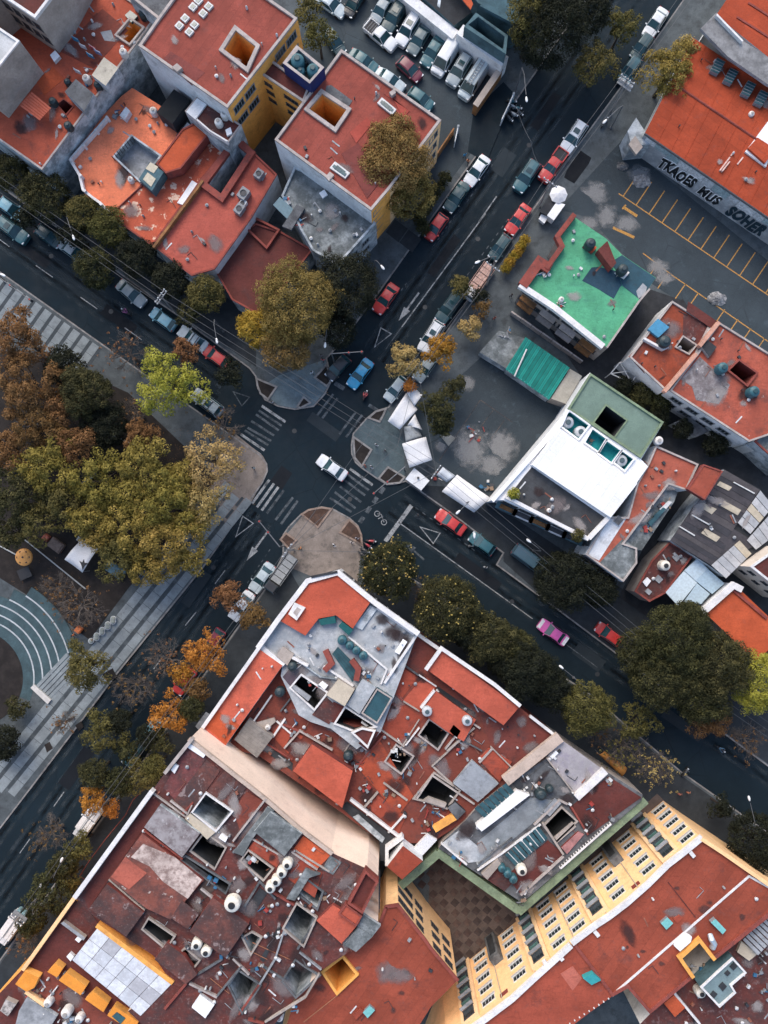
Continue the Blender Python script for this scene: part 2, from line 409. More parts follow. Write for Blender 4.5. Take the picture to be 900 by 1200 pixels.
def dashes(a, b, n, wpx=1.1, f=.45, name='parking_dash'):
    for i in range(n):
        u0, u1 = (i + .1) / n, (i + .1 + f) / n
        stripe((a[0] + (b[0] - a[0]) * u0, a[1] + (b[1] - a[1]) * u0), (a[0] + (b[0] - a[0]) * u1, a[1] + (b[1] - a[1]) * u1), wpx, MARKF, name)
dashes((534, 251), (506, 291), 6); dashes((578, 192), (545, 240), 7); dashes((596, 256), (545, 326), 9); dashes((477, 331), (468, 343), 2)
dashes((317, 643), (288, 686), 7); dashes((486, 594), (560, 648), 9); dashes((282, 690), (262, 718), 4)
def outline(pts, wpx=1.1, mat=MARK, name='yield_triangle'):
    q = W(pts, .004); return MB().ring(q, inset(q, wpx * S), .0015, .004).obj(name, mat, road)
outline(T2((207, 600), (268, 635), (172, 710))); outline(T3((410, 750), (525, 785), (485, 845))); outline(T4((153, 198), (215, 240), (115, 315)))
outline(T1((100, 262), (195, 293), (150, 345)), mat=MARKF)
def arrow(tail, head, wpx=2.2, mat=MARK):
    a, b = P(*tail, .004).xy, P(*head, .004).xy; d = (b - a).normalized(); n = Vector((-d.y, d.x)); L = (b - a).length; w = wpx * S
    nk = b - d * L * .42
    q = [a - n * w * .5, nk - n * w * .5, nk - n * w * 2 - d * .0, b, nk + n * w * 2, nk + n * w * .5, a + n * w * .5]
    MB().sheet(q, .004).obj('lane_arrow', mat, road)
arrow((491, 343), (467, 376)); arrow((313, 624), (289, 657)); arrow((497, 656), (476, 637), mat=MARKF)
def ring_mark(c, r, wpx=.9):
    q = [P(*c, .004).xy + Vector((math.cos(i * math.pi / 6), math.sin(i * math.pi / 6))) * r * S for i in range(12)]
    MB().ring(q, inset(q, wpx * S), .0015, .004).obj('bicycle_mark', MARK, road)
ring_mark((442, 602), 3.6); ring_mark((450, 612), 3.6); stripe((442, 602), (447, 603), 1.0, MARK, 'bicycle_mark'); stripe((447, 603), (450, 612), 1.0, MARK, 'bicycle_mark'); stripe((443, 608), (449, 605), 1.0, MARK, 'bicycle_mark')

# yellow bays of the right-hand car park
def bay(a, b, w=1.2, z=PV + .016): stripe(a, b, w, MARKY, 'bay_line', lot_right, z)
R3 = lambda *p: tile(p, (600, 0), 3)
bay(*R3((375, 680), (960, 1078)))
for i in range(-1, 11):
    x, y = 437 + i * 45.5, 720 + i * 31
    bay(*R3((x, y), (x + 54, y - 80)))
R6 = lambda *p: tile(p, (600, 300), 3)
bay(*R6((460, -10), (560, 65))); bay(*R6((555, 62), (900, 300)))
for x, y in ((510, 30), (548, 62), (610, 98), (655, 130), (748, 188), (795, 222), (840, 255), (888, 290)):
    bay(*R6((x, y), (x - 36, y + 52)))
for p in (((395, 730), (440, 760)), ((355, 800), (430, 835))): stripe(*R3(*p), 3.2, MARKY, 'bay_arrow', lot_right, PV + .016)
stripe(*R3((388, 735), (400, 720)), 2, MARKY, 'bay_arrow', lot_right, PV + .016)
# pale concrete stains on the two courts
def softmat(name, col, soft=.5):
    """thin spill of cement dust: fades out towards its rim and breaks up"""
    t = NT(name); tc = t.n('ShaderNodeTexCoord'); mp = t.n('ShaderNodeMapping'); t.t.links.new(tc.outputs['Generated'], mp.inputs[0]); mp.inputs['Location'].default_value = (-.5, -.5, 0)
    ln = t.n('ShaderNodeVectorMath'); ln.operation = 'LENGTH'; sp = t.n('ShaderNodeVectorMath'); sp.operation = 'MULTIPLY'; t.t.links.new(mp.outputs[0], sp.inputs[0]); sp.inputs[1].default_value = (1, 1, 0); t.t.links.new(sp.outputs[0], ln.inputs[0])
    n1 = t.noise(.9, 7, .7); n2 = t.noise(5, 4, .7); ad = t.n('ShaderNodeMath'); ad.operation = 'MULTIPLY_ADD'; t.put(ad.inputs[0], n1); ad.inputs[1].default_value = -.75; t.put(ad.inputs[2], ln.outputs['Value'])
    a = t.ramp(ad.outputs[0], -.22, .14, .68, 0); c = t.mix(t.ramp(n2, .3, .7), sc3(col, .85), sc3(col, 1.1)); t.out(c, .9, spec=.1)
    t.put(t.b.inputs['Alpha'], a); MATS[name] = t.m; return t.m
STAIN = softmat('pale_cement_stain', (.26, .26, .255))
def blob(name, c, r, mat, parent, z, n=22, seed=0, sy=.8, rot=.6):
    rd = random.Random(seed); q = []; ph = [rd.uniform(0, 6.28) for _ in range(4)]
    for i in range(n):
        a = 2 * math.pi * i / n; k = 1 + .16 * math.sin(2 * a + ph[0]) + .12 * math.sin(3 * a + ph[1]) + .10 * math.sin(5 * a + ph[2]) + rd.uniform(-.08, .08)
        x, y = math.cos(a) * r * k, math.sin(a) * r * k * sy
        q.append(P(c[0] + x * math.cos(rot) - y * math.sin(rot), c[1] + x * math.sin(rot) + y * math.cos(rot), z).xy)
    q.reverse()
    return MB().sheet(q, z).obj(name, mat, parent)
for i, (x, y, r, p) in enumerate(((551, 522, 30, lot_stalls), (590, 520, 24, lot_stalls), (549, 449, 12, lot_stalls), (516, 524, 9, lot_stalls), (530, 514, 8, lot_stalls), (575, 545, 18, lot_stalls),
                                (711, 252, 17, lot_right), (735, 262, 16, lot_right), (700, 225, 18, lot_right), (750, 205, 16, lot_right), (690, 262, 13, lot_right), (770, 312, 15, lot_right), (778, 325, 12, lot_right))):
    blob('cement_stain', (x, y), r, STAIN, p, PV + .022 + .004 * (i % 4), seed=i)
for a, b in (((732, 85), (515, 405)), ((800, 140), (735, 225)), ((860, 190), (790, 290)), ((735, 85), (900, 200)), ((900, 280), (830, 380))):
    stripe(*T3(a, b), .9, paintmat('bay_paint_rust', (.12, .09, .075), .5), 'bay_line', lot_stalls, PV + .016)

# ---------------------------------------------------------------- planted beds on the corners
def bed(label, poly, mat=KERB, soil=SOIL):
    q = W(poly, PV + .12); c = sum(q, Vector((0, 0))) / len(q)
    r = thing('planting_bed', label, 'planter', (c.x, c.y, PV), group=None)
    MB().ring(q, inset(q, .28), PV, PV + .14).obj('kerb', mat, r)
    MB().prism(inset(q, .27), PV, PV + .07, bottom=False).obj('soil', soil, r)
    return r
KTAN = surf('kerb_tan', (.26, .19, .15), .25, .8, .5, fine=5)
bed('dark soil bed with pale kerb under the golden tree on the corner', T1((222, 188), (340, 238), (290, 312), (245, 278), (228, 235)))
bed('triangular soil bed beside the blue car on the rounded corner', T1((528, 192), (602, 110), (622, 215), (598, 242)))
bed('small soil bed at the rounded tip of the corner by two crosswalks', T1((436, 345), (475, 285), (520, 325), (460, 356)))
bed('soil bed with pale kerb next to the long white awning', T3((135, 180), (180, 140), (246, 122), (205, 205)))
bed('leaf shaped soil bed with wide pale kerb at the crosswalk', T3((58, 268), (165, 345), (108, 442), (66, 390)))
bed('soil bed with kerb below the signal mast near the awnings', T3((190, 498), (245, 432), (340, 490), (310, 525), (240, 532)))
bed('triangular brown bed with tan kerb at the tip of the tan corner', T4((458, 192), (500, 165), (570, 152), (632, 160), (552, 268)), KTAN, surf('soil_brown', (.075, .043, .03), .4, .7, .5, fine=6))
bed('brown bed with tan kerb beside the parked motorcycles', T4((660, 290), (716, 214), (764, 255), (785, 300), (788, 365), (745, 335)), KTAN, MATS['soil_brown'])
bed('small brown bed with tan kerb at the foot of the corner pole', T4((348, 325), (382, 285), (445, 330), (398, 378)), KTAN, MATS['soil_brown'])

# ---------------------------------------------------------------- plaza paving, slab by slab
kx, ky = 113 / 138.5, 80 / 138.5        # along the avenue kerb
def plz(s, d): return (0 + kx * s - ky * d, 318 + ky * s + kx * d)
for i in range(-3, 11):
    for j in range(3):
        s0 = i * 13.6 + .5; d0 = 5 + j * 14
        pave('paving_slab', [plz(s0, d0), plz(s0 + 9.4, d0), plz(s0 + 9.4, d0 + 13.6), plz(s0, d0 + 13.6)], SLAB, blk_sw, PV + .03 + .004 * ((i + j) % 2))
    pave('dark_paving_band', [plz(i * 13.6 + 10.2, 5), plz(i * 13.6 + 13.8, 5), plz(i * 13.6 + 13.8, 47), plz(i * 13.6 + 10.2, 47)], SLABD, blk_sw, PV + .02)
sx, sy = -105 / 167.1, 130 / 167.1      # along the side street kerb, downwards
def ply(s, d): return (240 + sx * s - sy * d, 663 + sy * s + sx * d)
for i in range(-5, 19):
    for j, (d0, d1) in enumerate(((3.5, 13), (18, 29), (34, 44))):
        s0 = i * 18.5 + (j % 2) * 6
        pave('paving_slab', [ply(s0, d0), ply(s0 + 17.9, d0), ply(s0 + 17.9, d1), ply(s0, d1)], SLAB, blk_sw, PV + .03 + .004 * ((i + j) % 2))
    pave('dark_paving_band', [ply(i * 18.5 + 2, 14), ply(i * 18.5 + 15, 14), ply(i * 18.5 + 15, 17.2), ply(i * 18.5 + 2, 17.2)], SLABD, blk_sw, PV + .025)
    pave('dark_paving_band', [ply(i * 18.5 + 8, 30), ply(i * 18.5 + 20, 30), ply(i * 18.5 + 20, 33), ply(i * 18.5 + 8, 33)], SLABD, blk_sw, PV + .025)

# ---------------------------------------------------------------- park floor and curved terrace
court('park_soil', [(-60, 400), (60, 420), (150, 460), (255, 560), (150, 690), (105, 750), (60, 715), (20, 690), (-60, 640)], SOIL, blk_sw, PV + .014)
CC = (-30.0, 795.0)
TEAL = surf('terrace_teal', (.050, .085, .095), .25, .5, .4, (.03, .04, .045), fine=5)
def arc(R, a0, a1, n=20): return [(CC[0] + R * math.cos(math.radians(a0 + (a1 - a0) * i / n)), CC[1] - R * math.sin(math.radians(a0 + (a1 - a0) * i / n))) for i in range(n + 1)]
terrace = thing('curved_terrace', 'blue-grey curved terrace with white edged steps round the dark garden', 'terrace', P(30, 760, PV))
RR = [57, 70, 80, 91, 101, 114, 126]; AE = [-22, -10, -3, 3, 9, 15, 15]
WHITE_EDGE = surf('terrace_edge_white', (.42, .45, .46), .2, .8, .3, fine=5)
for i in range(6):
    z = PV + .03 + .035 * i
    a0, a1 = AE[i], (100 if i < 4 else (66 if i == 4 else 58))
    q = [P(x, y, z).xy for x, y in arc(RR[i] + .0, a0, a1)] + [P(x, y, z).xy for x, y in reversed(arc(RR[i + 1], a0, a1))]
    q.reverse(); MB().prism(q, PV - .02, z, bottom=False).obj('step', TEAL, terrace)
    if 0 < i < 6:
        q = [P(x, y, z).xy for x, y in arc(RR[i] - .9, AE[i], a1)] + [P(x, y, z).xy for x, y in reversed(arc(RR[i] + .7, AE[i], a1))]
        q.reverse(); MB().prism(q, PV - .02, z + .02, bottom=False).obj('step_edge', WHITE_EDGE, terrace)
q = [P(x, y, PV + .03).xy for x, y in arc(57, -80, 110)] + [P(-80, 700, PV).xy, P(-80, 880, PV).xy]
MB().prism(list(reversed(q)), PV - .02, PV + .028, bottom=False).obj('garden_soil', SOIL, blk_sw)
stair = thing('ramp_stair', 'pale stone steps joining the curved terrace to the pavement', 'steps', P(82, 795, PV))
def lerp(a, b, u): return (a[0] + (b[0] - a[0]) * u, a[1] + (b[1] - a[1]) * u)
A0, A1, B0, B1 = (38, 808), (78, 765), (57, 822), (98, 780)
for i in range(5):
    p0, p1, p2, p3 = lerp(A0, B0, i / 5), lerp(A1, B1, i / 5), lerp(A1, B1, (i + .82) / 5), lerp(A0, B0, (i + .82) / 5)
    MB().prism(W([p0, p1, p2, p3], PV + .1), PV - .02, PV + .22 - .035 * i, bottom=False).obj('tread', SLAB, stair)
MB().prism(W([(36, 806), (40, 802), (60, 820), (56, 825)], PV + .3), PV - .02, PV + .4, bottom=False).obj('stair_wall', plain('stone_white', (.5, .48, .45)), stair)
for p in ([(120, 790), (132, 783), (137, 793), (126, 800)], [(88, 850), (95, 845), (98, 852), (92, 857)], [(52, 873), (58, 869), (62, 877), (55, 882)]):
    pave('tree_pit', p, SOIL, blk_sw, PV + .045)

# ---------------------------------------------------------------- wear of the carriageway: repairs, covers, polished wheel tracks, oil
TRACK = None
def trackmat(name, col, amt):
    t = NT(name); tc = t.n('ShaderNodeTexCoord'); sx_ = t.n('ShaderNodeSeparateXYZ'); t.t.links.new(tc.outputs['UV'], sx_.inputs[0])
    ab = t.n('ShaderNodeMath'); ab.operation = 'SUBTRACT'; t.put(ab.inputs[0], sx_.outputs[1]); ab.inputs[1].default_value = .5
    a2 = t.n('ShaderNodeMath'); a2.operation = 'ABSOLUTE'; t.put(a2.inputs[0], ab.outputs[0]); n1 = t.noise(.5, 6, .7)
    t.out(col, .8, spec=.1); t.put(t.b.inputs['Alpha'], t.mul(t.ramp(a2.outputs[0], .1, .5, amt, 0), t.ramp(n1, .35, .65))); MATS[name] = t.m; return t.m
TRK_L = trackmat('wheel_track_polished', (.040, .052, .060), .75); TRK_D = trackmat('oil_streak', (.006, .008, .010), .8)
def track(a, b, wm, mat, z=.002, name='wheel_track'):
    o = stripe(a, b, wm / S, mat, name, road, z); uv = o.data.uv_layers.new(name='UVMap')
    A, B = P(*a, z).xy, P(*b, z).xy; d = (B - A).normalized(); n = Vector((-d.y, d.x)); off = o.location
    for lp in o.data.loops:
        v = o.data.vertices[lp.vertex_index].co; q_ = Vector((v.x, v.y)) - A; uv.data[lp.index].uv = (q_.dot(d) / (B - A).length, q_.dot(n) / wm + .5)
for (x0, y0, x1, y1) in ((-80, 205, 262, 450), (-80, 225, 255, 466), (470, 585, 1000, 960), (455, 600, 1000, 985), (432, 410, 760, -60), (448, 425, 790, -60), (300, 600, -60, 1110), (312, 612, -50, 1130), (280, 600, -90, 1100)):
    d = Vector((x1 - x0, y1 - y0)).normalized(); n = Vector((-d.y, d.x))
    for k in (-5.6, 5.6): track((x0 + n.x * k, y0 + n.y * k), (x1 + n.x * k, y1 + n.y * k), .9, TRK_L)
    track((x0, y0), (x1, y1), .7, TRK_D, .0028, 'oil_streak')
for i, (c, w_, l_, ax) in enumerate((((380, 500), 1.6, 5.5, 'a'), ((330, 560), 2.2, 3.0, 's'), ((520, 300), 1.4, 7.0, 's'), ((590, 190), 2.4, 4.0, 's'), ((640, 130), 1.5, 6.5, 's'), ((560, 670), 1.5, 8.0, 'a'), ((690, 770), 2.0, 5.0, 'a'), ((140, 375), 1.8, 6.0, 'a'), ((40, 300), 1.4, 5.0, 'a'), ((230, 690), 1.6, 6.0, 's'), ((90, 900), 2.0, 7.0, 's'), ((430, 500), 2.6, 2.6, 's'), ((800, 850), 1.6, 7.0, 'a'))):
    p = P(*c, 0).xy; a = A_AVE if ax == 'a' else A_ST; u, v = Vector((math.cos(a), math.sin(a))) * l_ / 2, Vector((-math.sin(a), math.cos(a))) * w_ / 2; rd = random.Random(i)
    q = [p - u - v, p + u - v * rd.uniform(.8, 1.1), p + u * rd.uniform(.9, 1.05) + v, p - u + v * rd.uniform(.9, 1.1)]
    MB().sheet(q, .0034).obj('asphalt_repair', ASPH_PATCH if i % 3 else asphaltmat('asphalt_repair_grey%d' % i, (.019, .026, .031), .5, i), road)
for x, y in ((345, 505), (415, 520), (470, 420), (560, 280), (620, 170), (130, 365), (60, 300), (250, 665), (120, 850), (600, 705), (700, 790), (410, 585), (498, 360), (690, 75)):
    p = P(x, y, 0); o = MB().lathe([(.36, .0), (.36, .008), (.30, .008), (.29, .004)], (p.x, p.y, .001), 16).obj('manhole_cover', plain('cast_iron', (.035, .038, .04), .5, .3), road)
# ================================================================ BUILDING KIT
GLASS_D = glassmat('window_glass', (.02, .03, .035)); GLASS_T = glassmat('teal_glass', (.03, .075, .085))
FRAME_W = plain('frame_white', (.55, .55, .53)); FRAME_D = plain('frame_dark', (.05, .05, .055)); FRAME_G = plain('frame_grey', (.2, .21, .22))
RED = srgb(150, 58, 47)
def red(i, c=(138, 50, 42), g=.35, seam=None, chips=None): return surf('roof_red_%s' % i, srgb(min(255,c[0]+6), c[1]+17, c[2]+11), .20, .22, g, mottle=.6 + .6 * g, mcol=(.34, .22, .20) if g >= .7 else None, gcol=(.050, .036, .036), off=(sum(map(ord, str(i))) % 97) * 3.7, seam=seam, chips=chips, fine=4.5)
R_A = red('membrane', (140, 56, 50), .25, seam=(1.1, A_ST)); R_A2 = red('plum', (112, 44, 44), .35); R_DK = red('maroon', (88, 32, 33), .4); R_DK2 = red('maroon_streaked', (94, 36, 36), .8, chips=((.15, .088, .082), .615))
R_OR = red('orange', (174, 66, 40), .15); R_TER = red('terracotta', (220, 110, 80), .25); R_BR = red('bright', (160, 54, 32), .15, seam=(1.2, A_AVE))
R_PEEL = red('peeling', (176, 72, 54), .2, chips=((.66, .46, .34), .565)); R_WEA = red('weathered', (104, 50, 48), .95, chips=((.22, .165, .155), .60)); R_WPALE = red('weathered_pale', (126, 60, 54), .7, chips=((.40, .33, .29), .62))
R_MID = red('middle', (116, 46, 40), .45); R_YB = red('yellow_block', (142, 55, 42), .3, seam=(1.3, A_ST))
G_ROOF = surf('roof_grey_mossy', (.24, .26, .26), .4, .35, .9, (.06, .07, .07), fine=3, mottle=1.0); G_LT = surf('roof_grey_light', (.30, .31, .32), .25, .4, .6, (.14, .15, .16), fine=4)
G_MID = surf('roof_grey', (.12, .125, .13), .3, .4, .6, fine=4); G_DK = surf('roof_dark', (.035, .038, .042), .3, .5, .5, fine=4)
WH = surf('wall_white', (.70, .71, .71), .15, .3, .5, (.30, .30, .30), fine=5); WH_CLEAN = surf('paint_white', (.80, .80, .80), .05, .4, .12, (.6, .6, .6), fine=5)
WG = surf('wall_grey', (.50, .54, .56), .25, .3, .8, (.10, .12, .13), fine=4); WB = surf('wall_beige', (.36, .31, .27), .2, .3, .5, (.20, .17, .15), fine=4)
WO = surf('wall_orange', (.80, .38, .09), .14, .4, .4, (.34, .15, .05), fine=4); WP = surf('wall_peach', (.90, .56, .28), .10, .3, .35, (.48, .29, .14), fine=4)
WY = surf('wall_yellow', (.86, .55, .24), .10, .3, .35, (.50, .27, .10), fine=4)
WT = surf('wall_teal', (.07, .13, .15), .3, .4, .5, (.03, .05, .06), fine=4); WBLUE = surf('wall_blue', (.02, .03, .12), .2, .4, .3, fine=4)
WR = surf('wall_red', (.20, .045, .035), .25, .4, .5, fine=4); PAR = surf('parapet_pale', (.40, .35, .32), .2, .6, .5, (.20, .17, .16), fine=5); PARW = surf('parapet_white', (.68, .66, .64), .12, .6, .4, (.4, .38, .37), fine=5)
PAR_R = surf('parapet_red', (.24, .06, .045), .2, .6, .4, fine=5); PAR_G = surf('parapet_green', (.20, .26, .16), .25, .6, .6, (.10, .13, .09), fine=5)
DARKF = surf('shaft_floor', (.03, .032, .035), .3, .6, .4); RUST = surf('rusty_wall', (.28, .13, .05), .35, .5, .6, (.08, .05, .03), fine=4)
WINM = {}
def winmesh(w, h, kind):
    key = (round(w, 2), round(h, 2), kind)
    if key in WINM: return WINM[key]
    f = MB(); t = .09
    f.box((0, -.03, h / 2), (w + 2 * t, .10, t)); f.box((0, -.03, -h / 2), (w + 2 * t + .1, .16, t))
    f.box((-w / 2, -.03, 0), (t, .10, h - t)); f.box((w / 2, -.03, 0), (t, .10, h - t))
    n = 1 if w < 1.3 else 2 if w < 2.0 else 3
    for i in range(n): f.box((-w / 2 + w * (i + 1) / (n + 1), -.035, 0), (.05, .06, h - t))
    p = MB().box((0, -.012, 0), (w, .02, h))
    WINM[key] = (f.mesh('window', {'w': FRAME_W, 'd': FRAME_D, 'g': FRAME_G}[kind]), p.mesh('pane', GLASS_D))
    return WINM[key]
class Bld:
    def __init__(s, name, label, cx, cy, z=0, cat='building', group=None):
        s.r = thing(name, label, cat, P(cx, cy, PV), group=group); s.np = 0
    def mass(s, poly, z, wall, roof, z0=0.0, holes=(), par=None, faces=()):
        q = W(poly, z); hq = [W(h, z) for h in holes]
        m = MB(); n = len(q); spec = {}
        for a, c, mt in faces:
            ea, ec = P(*a, z).xy, P(*c, z).xy
            for i in range(n):
                u, v = q[i], q[(i + 1) % n]
                if ((u - ea).length < .05 and (v - ec).length < .05) or ((u - ec).length < .05 and (v - ea).length < .05): spec[i] = mt
        for i in range(n):
            u, v = q[i], q[(i + 1) % n]; side = [(u.x, u.y, z0), (v.x, v.y, z0), (v.x, v.y, z), (u.x, u.y, z)]
            if i in spec: MB().add(side, [(0, 1, 2, 3)]).obj('facade', spec[i], s.r)
            else: m.add(side, [(0, 1, 2, 3)])
        s.wall = m.obj('wall', wall, s.r)
        s.roof = MB().sheet(q, z, hq).obj('roof', roof, s.r)
        if par:
            h, w, pm = par
            MB().ring(q, inset(q, w), z, z + h).obj('parapet', pm, s.r)
        s.z = z; return s
    def well(s, poly, depth, wall, floor=None, rim=None, z=None):
        z = s.z if z is None else z; q = W(poly, z); n = len(q); m = MB()
        m.add([(p.x, p.y, z - depth) for p in q] + [(p.x, p.y, z) for p in q], [((i + 1) % n, i, n + i, n + (i + 1) % n) for i in range(n)])
        w = m.obj('light_well', wall, s.r)
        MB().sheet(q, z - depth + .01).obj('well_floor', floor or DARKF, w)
        if rim: MB().ring(inset(q, -rim[1]), q, z, z + rim[0]).obj('well_rim', rim[2], w)
        return w
    def box(s, name, poly, h, wall, top=None, z0=None, par=None):
        z0 = s.z if z0 is None else z0; z1 = z0 + h; q = W(poly, z1)
        o = MB().prism(q, z0 - .02, z1, 0, 1, bottom=False).obj(name, [wall, top or wall], s.r)
        if par: MB().ring(q, inset(q, par[1]), z1, z1 + par[0]).obj('coping', par[2], o)
        return o
    def patch(s, name, poly, mat, dz=.02, z=None):
        s.np += 1; dz += .006 * (s.np % 12)
        z = (s.z if z is None else z); q = W(poly, z + dz)
        return MB().prism(q, z - .05, z + dz, bottom=False).obj(name, mat, s.r)
    def wall_line(s, name, pts, h, w, mat, z0=None):
        """a wall along a bent line, mitred at its corners"""
        z0 = s.z if z0 is None else z0; q = [P(a, b, z0 + h).xy for a, b in pts]; n = len(q); L, R = [], []
        for i in range(n):
            d1 = (q[i] - q[i - 1]).normalized() if i else (q[1] - q[0]).normalized(); d2 = (q[i + 1] - q[i]).normalized() if i < n - 1 else d1
            m = Vector((-d1.y, d1.x)) + Vector((-d2.y, d2.x)); m.normalize(); k = max(.5, m.dot(Vector((-d1.y, d1.x))))
            e = d1 * (-w * .35 if i == 0 else w * .35 if i == n - 1 else 0); L.append(q[i] + e + m * (w / 2 / k)); R.append(q[i] + e - m * (w / 2 / k))
        z1 = z0 + h; zb = z0 - .02; vs = [(p.x, p.y, zb) for p in L] + [(p.x, p.y, z1) for p in L] + [(p.x, p.y, zb) for p in R] + [(p.x, p.y, z1) for p in R]; fs = []
        for i in range(n - 1): fs += [(i + 1, i, n + i, n + i + 1), (2 * n + i, 2 * n + i + 1, 3 * n + i + 1, 3 * n + i), (n + i, 3 * n + i, 3 * n + i + 1, n + i + 1)]
        fs += [(0, 2 * n, 3 * n, n), (n - 1, 2 * n - 1, 4 * n - 1, 3 * n - 1)]
        return MB().add(vs, fs).obj(name, mat, s.r)
    def panels(s, name, quad, n, h, mat, z0=None, slope=0.0, t=.05, gap=.03, parent=None, mats=None):
        """a roof of n sheets side by side between the edges quad[0]-quad[3] and quad[1]-quad[2]"""
        z0 = s.z if z0 is None else z0; z1 = z0 + h
        a, b, c, d = [P(x, y, z1).xy for x, y in quad]
        for i in range(n):
            u0, u1 = (i + gap) / n, (i + 1 - gap) / n
            p = [a.lerp(b, u0), a.lerp(b, u1), d.lerp(c, u1), d.lerp(c, u0)]
            zz = [z1 + slope, z1 + slope, z1, z1]
            ar = (p[1] - p[0]).cross(p[2] - p[0])
            if ar < 0: p.reverse(); zz.reverse()
            m = MB().add([(p[k].x, p[k].y, zz[k] - t) for k in range(4)] + [(p[k].x, p[k].y, zz[k]) for k in range(4)],
                         [(3, 2, 1, 0), (4, 5, 6, 7), (0, 1, 5, 4), (1, 2, 6, 5), (2, 3, 7, 6), (3, 0, 4, 7)])
            m.obj(name, mats[i % len(mats)] if mats else mat, parent or s.r)
    def windows(s, a, b, z, zs, us, w, h, kind='w', out=.0):
        """windows on the wall below the roof edge a-b (photo pixels at height z)"""
        pa, pb = P(*a, z).xy, P(*b, z).xy; d = (pb - pa).normalized(); nrm = Vector((d.y, -d.x))
        if nrm.dot(-pa) < 0: nrm = -nrm
        ang = math.atan2(nrm.y, nrm.x) + math.pi / 2
        fm, pm = winmesh(w, h, kind)
        for zz in zs:
            for u in us:
                p = pa.lerp(pb, u) + nrm * out
                f = place('window', fm, s.r, (p.x, p.y, zz), ang)
                g = bpy.data.objects.new('pane', pm); COL.objects.link(g); g.parent = f
    def skylight(s, quad, n=3, mat=None, h=.35, z=None):
        z = s.z if z is None else z
        q = W(quad, z + h); o = MB().prism(q, z, z + h, bottom=False).obj('skylight', mat or FRAME_W, s.r)
        a, b, c, d = [P(x, y, z + h).xy for x, y in quad]
        for i in range(n):
            u0, u1 = (i + .2) / n, (i + .8) / n
            e, f = a.lerp(b, u0), a.lerp(b, u1); g_, hh = d.lerp(c, u1), d.lerp(c, u0)
            p = [e.lerp(hh, .22), f.lerp(g_, .22), f.lerp(g_, .78), e.lerp(hh, .78)]
            if (p[1] - p[0]).cross(p[2] - p[0]) < 0: p.reverse()
            MB().prism(p, z + h - .02, z + h + .04, bottom=False).obj('pane', GLASS_T, o)
# ---------------------------------------------------------------- rooftop things
TANKS = {}
def tank_proto(kind):
    col, lid = {'dark': ((.018, .032, .036), (.03, .045, .05)), 'white': ((.60, .57, .53), (.30, .28, .26)), 'cream': ((.62, .58, .50), (.02, .02, .02)), 'ring': ((.42, .43, .44), (.06, .09, .10)), 'teal': ((.03, .10, .12), (.02, .06, .07))}[kind]
    mb = plain('tank_' + kind, col, .45); ml = plain('tank_lid_' + kind, lid, .5)
    root = thing('water_tank', '', 'water tank')
    pr = [(.50, 0), (.55, .04), (.55, .16), (.53, .19), (.55, .22), (.55, .44), (.53, .47), (.55, .50), (.55, .72), (.53, .75), (.55, .78), (.54, .95), (.48, 1.08), (.34, 1.18), (.21, 1.23)]
    MB().lathe(pr, n=18).obj('tank_body', mb, root, smooth=False)
    MB().lathe([(.22, 1.22), (.24, 1.24), (.24, 1.31), (.20, 1.34)], n=14).obj('tank_lid', ml, root)
    MB().tube([(.5, 0, .2), (.68, 0, .2), (.68, 0, .03)], .03).obj('outlet_pipe', FRAME_G, root)
    index_kids(root); return root
NT_USED = set()
def tank(kind, px, py, z, label, r=4.2, group=None, hs=1.0):
    """water tank whose lid is seen at px, py; r = radius in photo pixels"""
    rm = r * S * (H - z) / H; k = rm / .55
    if kind not in TANKS: TANKS[kind] = tank_proto(kind); o = TANKS[kind]
    else: o = copy_tree(TANKS[kind])
    zt = z + 1.3 * k * hs; p = P(px, py, zt)
    o.location = (p.x, p.y, z - .01); o.scale = (k, k, k * hs); o.rotation_euler = (0, 0, random.uniform(0, 6.28))
    o['label'] = label; o['group'] = group or 'water tanks on the roofs'
    return o
VENT = {}
def roof_unit(px, py, z, label, s=1.0, rz=None, name='rooftop_unit', cat='air unit', mat=None, group=None):
    """small rooftop machine: casing, fan ring and grille on two feet"""
    p = P(px, py, z + .8 * s); o = thing(name, label, cat, (p.x, p.y, z), 0.0, group)
    c = MB(); c.box((p.x, p.y, z + .45 * s), (1.0 * s, .8 * s, .7 * s), rz if rz is not None else A_ST); c.obj('casing', mat or FRAME_G, o)
    MB().lathe([(.30 * s, 0), (.30 * s, .06 * s), (.24 * s, .06 * s), (.22 * s, .01 * s)], (p.x, p.y, z + .80 * s), 12).obj('fan_ring', FRAME_D, o)
    MB().box((p.x, p.y, z + .05 * s), (.9 * s, .2 * s, .12 * s), (rz or A_ST)).obj('foot', FRAME_D, o)
    return o
def clutter(c, n, spread, z, label, seed, group=None):
    """a heap of stored odds and ends: planks, boxes, pipes"""
    rd = random.Random(seed); p = P(*c, z); o = thing('junk_pile', label, 'clutter', p, 0, group)
    cols = [FRAME_G, FRAME_D, FRAME_W, plain('wood_old', (.22, .15, .10)), plain('plastic_blue', (.03, .12, .22)), plain('plastic_red', (.3, .04, .03))]
    for i in range(n):
        x, y = p.x + rd.gauss(0, spread * S * .5), p.y + rd.gauss(0, spread * S * .5)
        if rd.random() < .45:
            a = rd.uniform(0, 3.14); L = rd.uniform(.5, 1.4)
            MB().box((x, y, z + .06 + .04 * i), (L, .10, .08), a).obj('plank', rd.choice(cols), o)
        else:
            d = rd.uniform(.25, .6); MB().box((x, y, z + d * .35), (d, d * rd.uniform(.6, 1), d * .7), rd.uniform(0, 3)).obj('box', rd.choice(cols), o)
    return o
def gtile(off, k): return lambda *p: tile(p, off, k)

